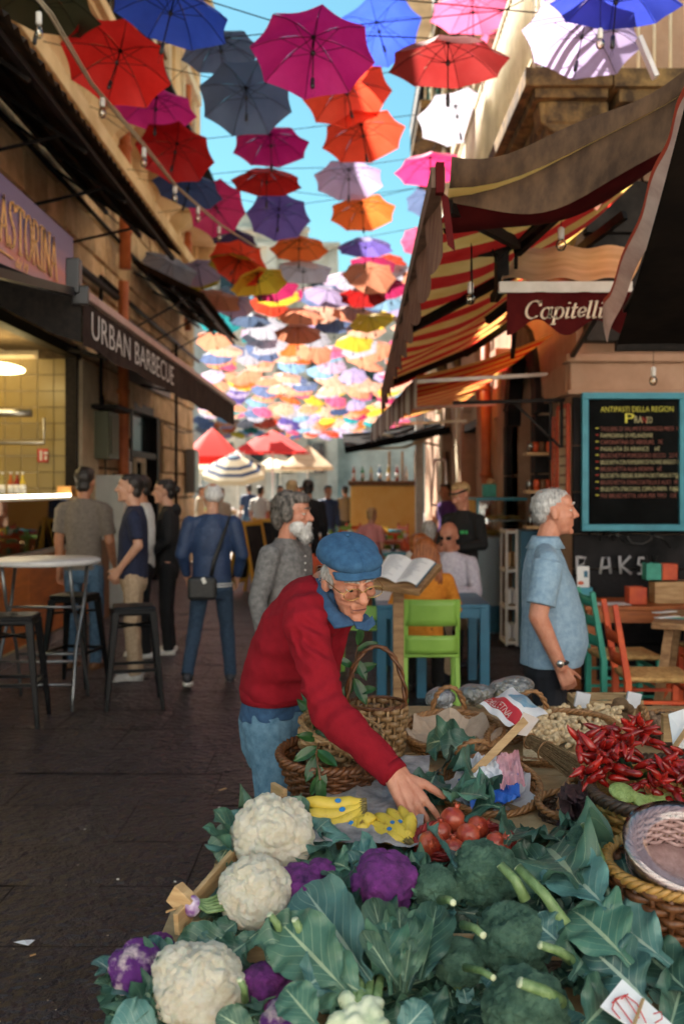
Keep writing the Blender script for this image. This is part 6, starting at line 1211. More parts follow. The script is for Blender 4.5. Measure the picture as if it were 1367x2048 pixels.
# ---- wicker
def wick(n, c, c2): return mat('wicker_' + n, c, c2, 60, .45, bump=.3, bs=160, bdist=.002, contrast=(.3, .7))
w_brown = wick('brown', (.05, .016, .005), (.19, .07, .022)); w_tan = wick('tan', (.17, .075, .026), (.38, .19, .075)); w_split = wick('chestnut_strip', (.18, .095, .04), (.40, .24, .11)); w_red = wick('red', (.16, .008, .008), (.30, .025, .02)); w_yel = wick('honey', (.30, .15, .03), (.50, .28, .08)); w_lil = wick('pinkish', (.32, .19, .18), (.50, .34, .33)); w_dark = wick('dark', (.03, .016, .010), (.09, .05, .03))
def basket(label, c, rt, rb, h, m, sxy=(1, 1), rows=12, stakes=24, rot=(0, 0, 0), rim=.010, flat=1.0, strand=None, handle=None, mrim=None, name='wicker_basket', floor=True, rz=0):
    t = thing(name, label, 'basket', c); t.rotation_euler = tuple(R(q) for q in rot); rr = strand or h / rows * .56
    def rad(f): return rb + (rt - rb) * f ** .75
    b = MB(); n = stakes * 4
    for j in range(rows):
        f = (j + .5) / rows; pts = []
        for k in range(n):
            a = 2 * math.pi * k / n; r_ = rad(f) + rr * .9 * math.sin(a * stakes / 2 + math.pi * j); pts.append((math.cos(a) * r_ * sxy[0], math.sin(a) * r_ * sxy[1], h * f))
        b.tube(pts, rr, 5 if flat == 1.0 else 4, closed=True) if flat == 1.0 else b.tube(pts, rr, 4, closed=True, flat=flat)
    wv = b.build('weave', m, t); b = MB()
    for k in range(stakes):
        a = 2 * math.pi * (k + .5) / stakes; b.tube([(math.cos(a) * rad(f) * sxy[0], math.sin(a) * rad(f) * sxy[1], h * f) for f in (0, .25, .5, .75, 1)], rr * .8 if flat == 1 else rr * .5, 5)
    b.build('stakes', m, t)
    b = MB(); nb_ = int(rt * 2 * math.pi / .030) // 2 * 2
    for q in range(3): b.tube([((rt + rim * .6 * math.cos(a * nb_ / 2 + q * 2.09)) * math.cos(a) * sxy[0], (rt + rim * .6 * math.cos(a * nb_ / 2 + q * 2.09)) * math.sin(a) * sxy[1], h + rim * .6 * math.sin(a * nb_ / 2 + q * 2.09)) for a in [2 * math.pi * i / (nb_ * 4) for i in range(nb_ * 4)]], rim * .62, 5, closed=True)
    b.build('rim', mrim or m, t)
    if floor: b = MB(); b.lathe([(0, .004), (rb * .98, .004), (rb, .0)], n=24, sc=sxy); b.build('base', m, t)
    if handle:
        for (a0, hh_, axis) in handle:
            b = MB(); ca, sa = math.cos(R(a0)), math.sin(R(a0)); P_ = []
            for i in range(25):
                q = math.pi * i / 24
                P_.append(Vector((ca * rt * sxy[0] * math.cos(q), sa * rt * sxy[1] * math.cos(q), h + hh_ * math.sin(q))) if axis == 'over' else Vector((ca * (rt + .0) * sxy[0] - sa * .06 * math.cos(q), sa * rt * sxy[1] + ca * .06 * math.cos(q), h + hh_ * math.sin(q))))
            for w_ in range(2): b.tube([p + Vector((.006 * math.cos(i * 1.1 + w_ * 3.14), .006 * math.sin(i * 1.1 + w_ * 3.14), 0)) for i, p in enumerate(P_)], .0065, 6)
            b.build('handle', mrim or m, t)
    return t
def heap(root, fn, m, n=14, name='lining', amp=.012, seed=0):
    b = MB(); b.grid(fn, n, n); o = part(b, name, m, root)
    if root.rotation_euler.x or root.rotation_euler.y: pass
    return o
m_kraft = mat('kraft_paper', (.40, .28, .20), (.58, .46, .36), 6, .85, bump=.4, bs=25, bdist=.01); m_bluep = mat('blue_paper', (.012, .08, .42), (.03, .14, .55), 6, .5); m_pinkp = mat('pink_tissue', (.70, .30, .36), (.82, .50, .55), 7, .8, trans=.2); m_whtp = mat('white_tissue', (.66, .66, .72), (.82, .82, .86), 7, .7, trans=.2)
def crumple(label, name, cat, corners, m, bumpy=.02, n=22, seed=0, thick=0, parent=None, f=9):
    rs = np.random.RandomState(seed); A, B, C, D_ = [Vector(c) for c in corners]; b = MB()
    def fn(u, v):
        p = A.lerp(B, u).lerp(D_.lerp(C, u), v); q = np.array([[u * f, v * f, seed]]); k = float(abs(vnoise(q, .55, seed)[0])) + .5 * float(abs(vnoise(q, 1.3, seed + 1)[0])); e = 1 + .12 * math.sin(9 * v + seed)
        return p + Vector((.4 * bumpy * math.sin(7 * v + seed), 0, 1)) * bumpy * (1 - k * 1.1) * 1.0
    b.grid(fn, n, n, 0, False)
    if parent is not None: return part(b, name, m, parent)
    t = thing(name, label, cat, A); part(b, 'sheet', m, t); return t
c1 = W(660, 1515, 2.98); c1.z = .735
b1 = basket('round dark brown wicker basket behind the bananas', c1, .150, .10, .135, w_brown, rows=11, rim=.013, stakes=28, rot=(6, 0, 0))
sp1 = basket('chestnut strip basket standing inside the round dark brown one', W(668, 1530, 3.04) + Vector((0, 0, .01)), .125, .095, .115, w_split, rows=6, stakes=22, rot=(14, 8, 20), flat=.35, strand=.0115, rim=.006, name='chestnut_basket')
c2 = W(752, 1500, 3.48); c2.z = .73
sp2 = basket('tall chestnut strip basket with curved handle behind the old man\'s arm', c2, .102, .085, .175, w_split, rows=8, stakes=20, rot=(0, 0, 30), flat=.35, strand=.0125, rim=.007, name='chestnut_basket', handle=[(150, .20, 'over')], mrim=w_brown)
b3 = basket('shallow wicker basket lined with brown paper', W(903, 1478, 3.62) + Vector((0, 0, -.055)), .180, .125, .095, w_tan, sxy=(1, .85), rows=9, rot=(13, 0, 0), rim=.011, handle=[(90, .10, 'side'), (-90, .045, 'side')])
def liner(bk_, label, name, cat, m, r, z0, z1, sxy=(1, 1), seed=0, a0=0, a1=6.2832):
    t = thing(name, label, cat, bk_.location); t.rotation_euler = bk_.rotation_euler; b = MB()
    def fn(u, v):
        a = a0 + (a1 - a0) * u; q = np.array([[math.cos(a) * v * 5, math.sin(a) * v * 5, seed]]); k = float(abs(vnoise(q, 1.1, seed)[0])); rr_ = r * v * (1 + .10 * math.sin(a * 5 + seed) * v)
        return (math.cos(a) * rr_ * sxy[0], math.sin(a) * rr_ * sxy[1], z0 + (z1 - z0) * v ** 2.2 + .028 * (k - .4) + (.02 * math.sin(a * 7 + seed) * v))
    b.grid(fn, 40, 14, 0, False); b.build('sheet', m, t); return t
liner(b3, 'crumpled brown paper lining the shallow basket', 'brown_paper', 'paper', m_kraft, .165, .045, .105, (1, .85), 3)
greens('leaf_in_basket', 'dark leaf with white veins lying on the brown paper', 'leaf', 885, 1470, [((945, 1480), (828, 1468), D(v=1, m=0, w=.9, b=-.08, t=-.08)), ((950, 1475), (900, 1490), D(v=2, m=1, w=1.0, b=-.1, t=-.1))])
b4 = basket('round wicker basket full of leaves and coloured paper', W(975, 1590, 3.02) + Vector((0, 0, -.055)), .150, .115, .10, w_tan, rows=9, rot=(17, 0, 0), rim=.010, handle=[(100, .06, 'side')])
liner(b4, 'crumpled whitish paper lining the round basket by the hand', 'paper_lining', 'paper', m_whtp, .135, .04, .095, (1, 1), 5)
crumple('shiny blue wrapping paper in the round basket by the hand', 'blue_paper', 'paper', (W(945, 1622, 2.84), W(1040, 1610, 2.84), W(1035, 1560, 3.0), W(915, 1572, 3.0)), m_bluep, .030, seed=5)
crumple('pink tissue paper in the round basket', 'pink_tissue', 'tissue paper', (W(1000, 1590, 2.90), W(1050, 1585, 2.92), W(1035, 1515, 3.10), W(985, 1520, 3.10)), m_pinkp, .035, seed=6); crumple('white tissue paper beside the pink tissue', 'white_tissue', 'tissue paper', (W(935, 1570, 2.95), W(1005, 1575, 2.92), W(1000, 1530, 3.08), W(935, 1520, 3.1)), m_whtp, .035, seed=7)
greens('leaves_in_round_basket', 'dark cabbage leaves draped over the round basket beside the hand', 'greens', 890, 1560, [((885, 1600), (880, 1475), D(v=3, m=1, w=.9, b=-.05, t=.05, n=(-.5, -1, .4))), ((940, 1620), (850, 1520), D(v=1, m=0, w=.9, b=-.08, t=.0)), ((1000, 1615), (880, 1580), D(v=2, m=1, w=.9, b=-.12, t=-.1)), ((930, 1560), (985, 1525), D(v=6, m=1, w=.8, b=-.06, t=-.04)), ((980, 1600), (900, 1560), D(v=4, m=0, w=1.0, b=-.16, t=-.12)), ((880, 1530), (840, 1600), D(v=0, m=1, w=.8, b=-.0, t=-.02))])
c5 = W(1110, 1490, 3.55); b5 = basket('large oval wicker basket heaped with peanuts', c5 + Vector((0, 0, -.075)), .225, .17, .12, w_tan, sxy=(1.05, .85), rows=11, rot=(12, -6, 0), rim=.011, handle=[(100, .09, 'side')])
# peanuts, one by one
pm = MB(); pr = [(.0008, -.017), (.005, -.0155), (.0075, -.010), (.0068, -.002), (.0060, .001), (.0070, .006), (.0078, .011), (.0052, .0165), (.0008, .018)]; pm.lathe(pr, n=10); pme = pm.mesh('peanut', mat('peanut_shell', (.50, .34, .18), (.74, .58, .37), 60, .75, bump=.8, bs=260, bdist=.003, rnd=.15)); rs = random.Random(17); npn = 0
bag_ = 'peanuts heaped in the oval basket'
for k in range(520):
    u, v = rs.random(), rs.random(); px = 1050 + 190 * u; py = 1428 + 92 * v
    if py > 1500 + (1150 - px) * -.1 or (px < 1075 and py < 1440) or (px + py * .8 > 2395) or (px - 1050 < (1460 - py) * .35): continue
    if npn >= 250: break
    f = math.sin(math.pi * (px - 1040) / 205) * math.sin(math.pi * min(1, (py - 1415) / 120)); p = W(px, py, 3.78 - (py - 1428) / 92 * .46) ; p += Vector((0, rs.uniform(-.008, .008), rs.uniform(-.010, .012) + .02))
    o = ob('peanut', pme, None, p); o.rotation_euler = (rs.uniform(0, 6), rs.uniform(0, 6), rs.uniform(0, 6)); o.scale = (1.3,) * 3; tag(o, 'pale peanut in its shell in the oval basket heap', 'peanut', bag_); npn += 1
b = MB(); b.grid(lambda u, v: W(1045 + 185 * u, 1436 + 84 * v, 3.80 - .46 * v) + Vector((0, .0, -.002)), 12, 10); tag(b.build('peanut_bed', bpy.data.materials['peanut_shell']), 'layer of peanuts lying under the top ones in the oval basket', 'peanuts')
# grass brush
br = thing('grass_brush', 'tied bundle of dry broom grass lying below the peanuts', 'brush', W(1060, 1500, 3.35)); rs = random.Random(8); m_hay = mat('dry_grass', (.22, .13, .06), (.44, .30, .16), 90, .8)
b = MB()
for k in range(150): a = rs.uniform(0, 6.28); q = rs.random() ** .5; A = W(1048, 1475, 3.33) + Vector((0, math.sin(a) * .02 * q, math.cos(a) * .022 * q)); B = W(1150 + rs.uniform(-10, 12), 1540, 3.08) + Vector((0, math.sin(a) * .045 * q, math.cos(a) * .045 * q)); b.tube([A, A.lerp(B, .5) + Vector((0, 0, rs.uniform(0, .006))), B], .0016, 3, cap=False)
o = part(b, 'bristles', m_hay, br); o['kind'] = 'stuff'
for f_, r_ in ((.12, .026), (.45, .034)): p = W(1048, 1475, 3.33).lerp(W(1150, 1540, 3.08), f_); d_ = (W(1150, 1540, 3.08) - W(1048, 1475, 3.33)).normalized(); e1 = d_.cross(Vector((0, 0, 1))).normalized(); e2 = e1.cross(d_); b = MB(); b.tube([p + e1 * math.cos(a) * r_ + e2 * math.sin(a) * r_ for a in [i * .524 for i in range(12)]], .003, 6, closed=True); part(b, 'binding', w_tan, br)
# price stick and card, printed bag
t = thing('price_stick', 'flat wooden stick with a blank card standing in the round basket', 'price stick', W(940, 1550, 3.0)); b = MB(); b.bar(W(940, 1552, 2.98), W(1050, 1440, 3.12), .024, .005, up=(0, -1, .2)); part(b, 'stick', m_wood, t); b = MB(); b.add([W(1026, 1468, 3.10), W(1052, 1472, 3.10), W(1078, 1438, 3.13), W(1046, 1424, 3.13)], [(0, 1, 2, 3)], 0, False); q = part(b, 'card', mat('card', (.50, .40, .36), (.62, .54, .50), 9, .8), t); q.modifiers.new('t', 'SOLIDIFY').thickness = .003
t = thing('printed_bag', 'white and blue printed plastic bag with red band reading DELL\'ETNA', 'bag', W(1005, 1440, 3.4)); b = MB(); 
B0, B1, B2, B3 = W(958, 1408, 3.52), W(1018, 1455, 3.42), W(1095, 1428, 3.5), W(1025, 1375, 3.66)
def bf(u, v): p = B0.lerp(B1, u).lerp(B3.lerp(B2, u), v); return p + Vector((0, -.02, .03)) * math.sin(3.1 * u) * math.sin(3.1 * v) + Vector((0, 0, .004 * math.sin(13 * u + 9 * v)))
b.grid(bf, 16, 16, lambda u, v: 1 if .08 < v < .38 else (2 if v > .55 and .2 < u < .75 else 0)); bgp = part(b, 'film', [m_whtp, mat('red_print', (.45, .02, .03), None, rough=.4), mat('blue_print', (.08, .25, .42), (.4, .5, .55), 18, .4)], t)
tm = text('lettering', "DELL'ETNA", .036, m_white, bgp, frame((0, 0, 0), (1, 0, 0), (0, 1, 0)), sx=.85)
for v in tm.data.vertices: u_, v_ = v.co.x / .20 , v.co.y / .036; p = bf(min(1, .04 + u_ * .95), .13 + .22 * v_) + Vector((0, -.005, .004)); v.co = p
# clear plastic bags of herbs
m_film = bpy.data.materials.new('clear_film'); m_film.use_nodes = True; nn = m_film.node_tree.nodes; ll = m_film.node_tree.links; nn.remove(nn['Principled BSDF']); tr = nn.new('ShaderNodeBsdfTransparent'); tr.inputs[0].default_value = (.86, .88, .90, 1); gl = nn.new('ShaderNodeBsdfGlossy'); gl.inputs['Roughness'].default_value = .18; df = nn.new('ShaderNodeBsdfDiffuse'); df.inputs[0].default_value = (.6, .62, .66, 1); m1 = nn.new('ShaderNodeMixShader'); m1.inputs[0].default_value = .35; m2 = nn.new('ShaderNodeMixShader'); fr = nn.new('ShaderNodeFresnel'); fr.inputs[0].default_value = 1.6; ad = nn.new('ShaderNodeMath'); ad.operation = 'ADD'; ad.inputs[1].default_value = .22
nz = nn.new('ShaderNodeTexNoise'); nz.inputs['Scale'].default_value = 55; gg = nn.new('ShaderNodeNewGeometry'); ll.new(gg.outputs['Position'], nz.inputs['Vector']); bp = nn.new('ShaderNodeBump'); bp.inputs['Strength'].default_value = .9; bp.inputs['Distance'].default_value = .02; ll.new(nz.outputs[0], bp.inputs['Height'])
for q in (gl, df, fr): ll.new(bp.outputs[0], q.inputs['Normal'])
ll.new(fr.outputs[0], ad.inputs[0]); ll.new(gl.outputs[0], m1.inputs[1]); ll.new(df.outputs[0], m1.inputs[2]); ll.new(ad.outputs[0], m2.inputs[0]); ll.new(tr.outputs[0], m2.inputs[1]); ll.new(m1.outputs[0], m2.inputs[2]); ll.new(m2.outputs[0], nn['Material Output'].inputs[0])
def filmbag(label, px, py, Y, rx, ry, rz, seed, inner=None):
    t = thing('plastic_bag', label, 'plastic bag', W(px, py, Y)); b = MB(); b.ell((0, 0, 0), (rx, ry, rz), n=40); me = b.mesh('film', m_film); me.polygons.foreach_set('use_smooth', [False] * len(me.polygons)); co = np.array([v.co[:] for v in me.vertices]); d = 1 + .30 * np.abs(vnoise(co * 10, 1.5, seed)) - .18 + .08 * vnoise(co * 30, 1.5, seed + 1)
    for v, k in zip(me.vertices, d): v.co *= k
    ob('film', me, t)
    rr = random.Random(seed); b = MB()
    for _ in range(26): b.ell((rr.uniform(-.6, .6) * rx, rr.uniform(-.5, .5) * ry, rr.uniform(-.6, .2) * rz), rr.uniform(.012, .022), n=7)
    b.build('herbs', inner or mat('dried_herbs', (.16, .14, .08), (.34, .30, .20), 60, .9) if 'dried_herbs' not in bpy.data.materials else (inner or bpy.data.materials['dried_herbs']), t)
filmbag('clear plastic bag of herbs left behind the baskets', 880, 1395, 4.1, .075, .06, .045, 3, m_whtp); filmbag('clear plastic bag of dried herbs in the middle behind the baskets', 950, 1390, 4.15, .085, .06, .055, 5); filmbag('tallest crinkled clear bag in front of the polo man', 1022, 1378, 4.2, .095, .07, .065, 9)
m_wrap = glass('clear_wrap', (.96, .96, .98), .12, .16)
# pomegranates in a red basket
b6 = basket('red wicker basket holding pomegranates', W(925, 1700, 2.52) + Vector((0, 0, -.05)), .118, .09, .085, w_red, sxy=(1.05, .75), rows=9, rot=(10, 0, 0), rim=.008)
m_pom = mat('pomegranate_skin', (.30, .018, .012), (.58, .12, .05), 26, .32, coat=.3, contrast=(.35, .72), bump=.15, bs=200)
for px, py, Y, r_, lb, an in ((905, 1640, 2.60, .034, 'pomegranate being picked by the old man', (-20, 20, 0)), (862, 1688, 2.46, .033, 'pomegranate with its crown facing the viewer at lower left of the red basket', (70, -15, 0)), (936, 1672, 2.50, .032, 'darker pomegranate in the middle of the red basket', (0, 50, 0)), (955, 1655, 2.58, .030, 'pomegranate behind the darker one', (10, 60, 0)), (992, 1688, 2.46, .030, 'pomegranate at the right end of the red basket', (30, 40, 0)), (905, 1700, 2.46, .030, 'pomegranate half hidden under a leaf', (0, 0, 0)), (880, 1665, 2.56, .030, 'pomegranate under the picked one', (0, 0, 0))):
    t = thing('pomegranate', lb, 'pomegranate', W(px, py, Y)); t.rotation_euler = tuple(R(q) for q in an); b = MB(); b.ell((0, 0, 0), (r_, r_, r_ * .94), n=26); me = b.mesh('fruit', m_pom)
    for v in me.vertices: v.co *= 1 + .025 * math.cos(math.atan2(v.co.y, v.co.x) * 6)
    ob('fruit', me, t); b = MB(); b.lathe([(.007, r_ * .9), (.006, r_ * 1.05), (.009, r_ * 1.2)], n=10)
    for k in range(6): a = k * 1.047; b.add([(math.cos(a - .3) * .008, math.sin(a - .3) * .008, r_ * 1.15), (math.cos(a + .3) * .008, math.sin(a + .3) * .008, r_ * 1.15), (math.cos(a) * .014, math.sin(a) * .014, r_ * 1.38)], [(0, 1, 2)])
    b.build('crown', m_pom, t)
greens('leaf_over_pomegranates', 'curled blue green leaf standing in front of the pomegranates', 'leaf', 890, 1700, [((915, 1745), (872, 1640), D(v=3, m=3, w=.7, b=-.05, t=-.06, n=(.6, -1, .3))), ((1010, 1690), (1045, 1630), D(v=4, m=1, w=.9, b=-.02, t=.0)), ((850, 1760), (790, 1690), D(v=1, m=0, w=.9)), ((840, 1745), (860, 1690), D(v=5, m=1, w=.9, b=-.03, t=-.02)), ((700, 1740), (640, 1700), D(v=2, m=0)), ((760, 1715), (690, 1690), D(v=6, m=3))])
for a, c_, lb in (((930, 1692), (955, 1718), 'white cut stem end in front of the pomegranates'), ((912, 1705), (935, 1722), 'pale grey cut stem left of the white one')): t = thing('stem_end', lb, 'stem', W(*a, 2.38)); b = MB(); b.tube([W(*a, 2.38), W(*c_, 2.36)], .007, 8); part(b, 'stem', m_cut, t)
# bananas
m_ban = mat('banana_skin', (.16, .09, .015), (.62, .44, .05), 38, .5, contrast=(.27, .42), c3=(.48, .31, .035), bump=.15); m_bant = mat('banana_tip', (.06, .04, .015), (.22, .16, .04), 60, .7); m_stk = mat('blue_sticker', (.02, .16, .42), None, rough=.35)
def banana(parent, A, B, bow, r_=.0165, sticker=None, up=Vector((0, 0, 1))):
    A, B = Vector(A), Vector(B); P_ = []; rr_ = []; d = (B - A)
    for i in range(15): f = i / 14; P_.append(A + d * f + up * bow * math.sin(math.pi * f)); rr_.append(r_ * (.30 if i == 0 else .36 if i == 1 else .62 if i == 2 else min(1, .82 + .3 * math.sin(math.pi * f))) * (1 if i < 12 else (.85, .6, .25)[i - 12]))
    b = MB(); b.tube(P_[:], rr_, 6); me = b.mesh('banana', m_ban); o = ob('banana', me, parent); o.matrix_parent_inverse = parent.matrix_basis.inverted(); s = o.modifiers.new('s', 'SUBSURF'); s.levels = 1; s.render_levels = 1
    b = MB(); b.tube([P_[0] - d.normalized() * .006, P_[0], P_[1]], [r_ * .22, r_ * .26, r_ * .34], 6); q = b.build('stem_tip', m_bant, o)
    if sticker: 
        f = sticker; i = int(f * 14); c_ = P_[i] + Vector((0, -.75, .72)).normalized() * rr_[i] * 1.0; b = MB(); t_ = (P_[i + 1] - P_[i]).normalized(); n_ = Vector((0, -.75, .72)).normalized(); w2 = n_.cross(t_); b.add([c_ + n_ * .0008] + [c_ + n_ * .0006 + t_ * math.cos(a) * .0085 + w2 * math.sin(a) * .0068 for a in [j * .524 for j in range(12)]], [(0, 1 + j, 1 + (j + 1) % 12) for j in range(12)], 0, True); st_ = b.build('sticker', m_stk, o)
bn1 = thing('banana_bunch', 'bunch of ripe bananas with blue stickers in front of the brown basket', 'bananas', W(665, 1640, 2.62)); E0 = W(728, 1600, 2.64)
for k, (px, py, bw, dy, st_) in enumerate(((606, 1600, -.014, .03, .45), (604, 1624, -.022, .0, .42), (622, 1648, -.026, -.03, None), (652, 1664, -.030, -.05, .42), (690, 1672, -.018, -.06, None), (722, 1668, -.004, -.05, None), (744, 1650, .004, -.02, None))): banana(bn1, E0 + Vector((0, -.008 * k, -.006 * k)), W(px, py, 2.60 + dy), bw, .0255, st_)
bn2 = thing('banana_bunch', 'second bunch of bananas lying under the old man\'s hand', 'bananas', W(775, 1655, 2.6)); E0 = W(828, 1690, 2.48)
for k, (px, py, bw, st_) in enumerate(((800, 1612, -.006, .55), (775, 1618, .0, .55), (748, 1630, .004, .5), (726, 1650, .008, .45), (715, 1668, .008, None), (822, 1625, -.01, None))): banana(bn2, E0 + Vector((-.004 * k, .004, .004 * (k % 3))), W(px, py, 2.66 - k * .015), bw, .0225, st_)
crumple('dirty white sheet under the bananas and baskets', 'white_sheet', 'sheet', (W(620, 1690, 2.46), W(840, 1700, 2.46), W(860, 1520, 3.15), W(640, 1520, 3.15)), mat('dirty_sheet', (.16, .145, .15), (.44, .41, .41), 12, .8), .02, seed=11)
# leaves and twigs in the chestnut baskets
m_laur = mat('glossy_leaf', (.012, .05, .012), (.035, .11, .03), 20, .3, trans=.1)
lb_ = MB(); lb_.grid(lambda u, v: ((u - .5) * .42 * math.sin(math.pi * min(1, v * .96 + .02)) ** .8, v, -.18 * v * v + .10 * abs(u - .5)), 6, 12); laur = lb_.mesh('leaf', m_laur)
def sprig(label, pts, lv):
    t = thing('leafy_sprig', label, 'sprig', pts[0]); b = MB(); b.tube(pts, .003, 5); part(b, 'twig', m_brwood, t)
    for i, (f, dx, dy, dz, s) in enumerate(lv):
        p = crv(pts, f); y = Vector((dx, dy, dz)).normalized(); z = Vector((.2, -.9, .5)); z = (z - y * z.dot(y)).normalized(); x = y.cross(z); o = ob('leaf', laur, t); o.matrix_basis = t.matrix_basis.inverted() @ Matrix(((x.x * s, y.x * s, z.x * s, p.x), (x.y * s, y.y * s, z.y * s, p.y), (x.z * s, y.z * s, z.z * s, p.z), (0, 0, 0, 1)))
sprig('glossy leaves twisting round the basket handle', [W(716, 1400, 3.5), W(705, 1345, 3.5), W(715, 1290, 3.5)], [(.15, .7, -.3, .2, .075), (.35, -.5, -.3, -.6, .08), (.5, .8, -.2, .35, .09), (.6, -.6, -.3, .4, .07), (.75, .5, -.4, -.8, .085), (.9, .9, -.2, .4, .08), (1, .2, -.3, .9, .07), (.4, .5, -.4, -.9, .10)])
sprig('glossy leaves hanging over the round dark brown basket', [W(640, 1470, 2.95), W(632, 1510, 2.84), W(640, 1560, 2.78)], [(.1, -.6, -.3, .2, .07), (.3, -.7, -.4, -.3, .08), (.4, .5, -.5, -.2, .08), (.5, -.3, -.6, -.7, .08), (.7, .3, -.4, -.8, .07), (.95, .1, -.3, -1, .075), (.9, -.4, -.3, -.9, .06)])
sprig('light green leaves poking out behind the sweater arm', [W(622, 1470, 3.1), W(625, 1435, 3.1), W(618, 1405, 3.1)], [(.2, .4, -.3, .6, .08), (.5, -.4, -.3, .6, .08), (.8, .5, -.3, .8, .07), (.9, -.3, -.2, .9, .07), (.1, .7, -.4, -.2, .08)])
# chillies
m_chil = mat('red_chilli', (.16, .004, .004), (.42, .016, .010), 22, .25, coat=.35, rnd=.25); cb_ = MB(); cb_.tube([(0, 0, -.004), (0, 0, .004), (.001, 0, .02), (.003, 0, .038), (.006, 0, .052), (.010, 0, .062)], [.003, .0105, .0115, .0095, .0055, .001], 8); chm = cb_.mesh('chilli', m_chil)
def chillies(label, cs, n, seed, grp=None):
    t = thing('chilli_bunch', label, 'chillies', cs[0]); rr = random.Random(seed)
    for k in range(n):
        c_, rd = cs[k % len(cs)], .05; a = rr.uniform(0, 6.28); e = rr.uniform(-.7, 1); d = Vector((math.cos(a), math.sin(a) * .8 - .25, e)).normalized(); o = ob('chilli', chm, t); q = d.to_track_quat('Z', 'Y') @ Euler((0, 0, rr.uniform(0, 6))).to_quaternion(); p = Vector(c_) + d * rr.uniform(.0, .02) + Vector((rr.uniform(-.035, .035), rr.uniform(-.02, .02), rr.uniform(-.03, .03))); s = rr.uniform(.75, 1.15)
        o.matrix_basis = t.matrix_basis.inverted() @ (Matrix.Translation(p) @ q.to_matrix().to_4x4() @ Matrix.Scale(s, 4))
    b = MB()
    for k in range(14): b.tube([Vector(cs[0]) + Vector((rr.uniform(-.02, .02), 0, rr.uniform(-.01, .02))), W(1255 + rr.uniform(-20, 20), 1560, 2.85)], .0022, 4)
    part(b, 'green_stems', m_laur, t)
c7 = W(1345, 1640, 2.72); b7 = basket('deep honey coloured wicker basket overflowing with red chillies', Vector((c7.x, c7.y, .60)), .215, .15, .25, w_yel, rows=16, rot=(4, -3, 0), rim=.016, mrim=w_dark, stakes=30)
chillies('left bunch of shiny red chillies hanging over the basket rim', [W(1180, 1500, 2.80), W(1200, 1520, 2.75), W(1185, 1545, 2.74)], 52, 1); chillies('middle bunch of red chillies on top of the basket', [W(1240, 1480, 2.9), W(1275, 1470, 2.9), W(1225, 1500, 2.84)], 44, 2); chillies('right bunch of red chillies cut by the picture edge', [W(1335, 1540, 2.72), W(1360, 1560, 2.68), W(1310, 1570, 2.68), W(1375, 1530, 2.74)], 64, 3)
m_cac = mat('prickly_green', (.22, .30, .07), (.36, .46, .16), 60, .5, bump=.8, bs=160); 
for px, py, lb in ((1245, 1585, 'pale green cactus pad left in the chilli basket'), (1285, 1598, 'pale green cactus pad in the middle of the chilli basket'), (1330, 1605, 'flat pale green cactus pad at right in the chilli basket')): t = thing('cactus_pad', lb, 'cactus pad', W(px, py, 2.66)); b = MB(); b.ell((0, 0, 0), (.040, .035, .012), n=18, rot=Euler((.5, .2, 0)).to_matrix()); b.build('pad', m_cac, t)
# other baskets at right
basket('dark low basket with a twisted handle between the leaf and chillies', W(1135, 1600, 2.85) + Vector((0, 0, -.06)), .085, .07, .05, w_dark, rows=5, rot=(8, 0, 0), handle=[(60, .07, 'over')], mrim=w_tan)
t = thing('dried_purple_leaves', 'heap of dark dried leaves beside the chilli basket', 'dried leaves', W(1160, 1610, 2.75)); rr = random.Random(5); mdl = mat('dry_purple', (.03, .012, .016), (.09, .04, .045), 40, .7)
b = MB()
for k in range(140): p = W(1165 + rr.uniform(-40, 35), 1620 + rr.uniform(-40, 60), 2.72); a = rr.uniform(0, 6.3); d = Vector((math.cos(a), -.3, math.sin(a))) * .022; n_ = Vector((d.z, .2, -d.x)) * .35; b.add([p - d, p + n_, p + d, p - n_ + Vector((0, -.008, 0))], [(0, 1, 2, 3)], 0, False)
o = part(b, 'leaves', mdl, t); o['kind'] = 'stuff'
b8 = basket('pinkish wicker tray basket wrapped in clear plastic', W(1345, 1700, 2.30) + Vector((0, 0, -.05)), .125, .085, .10, w_lil, sxy=(1.1, .8), rows=10, rot=(42, 10, 0), rim=.009)
b = MB(); b.lathe([(.110, .03), (.137, .10), (.141, .112), (.118, .118), (.09, .105)], n=30, sc=(1.1, .82), caps=False); q = b.build('plastic_wrap', m_wrap, b8)
basket('wide brown wicker basket under the pinkish one', W(1350, 1800, 2.32) + Vector((0, 0, -.06)), .16, .13, .15, w_brown, rows=8, rot=(5, 0, 0), rim=.013, mrim=w_yel)
basket('grey brown twig basket of walnuts at the right edge', W(1345, 1450, 3.65) + Vector((0, 0, -.05)), .115, .09, .06, w_dark, rows=6, rot=(10, 0, 0), rim=.008, mrim=w_tan, handle=[(180, .06, 'side')])
wn_ = MB(); wn_.ell((0, 0, 0), (.017, .015, .018), n=10); wme = wn_.mesh('walnut', mat('walnut_shell', (.14, .08, .05), (.28, .18, .11), 60, .7, bump=.9, bs=180)); rr = random.Random(12)
for k in range(24): o = ob('walnut', wme, None, W(1345 + rr.uniform(-45, 35), 1440 + rr.uniform(-10, 12), 3.62 + rr.uniform(-.05, .05))); o.rotation_euler = (rr.uniform(0, 3), rr.uniform(0, 3), 0); tag(o, 'brown walnut in the twig basket', 'walnut', 'walnuts in the twig basket')
km = MB(); km.ell((0, 0, 0), (.026, .026, .033), n=18); kme = km.mesh('kiwi', mat('kiwi_skin', (.10, .055, .025), (.20, .12, .06), 70, .85, bump=.5, bs=300))
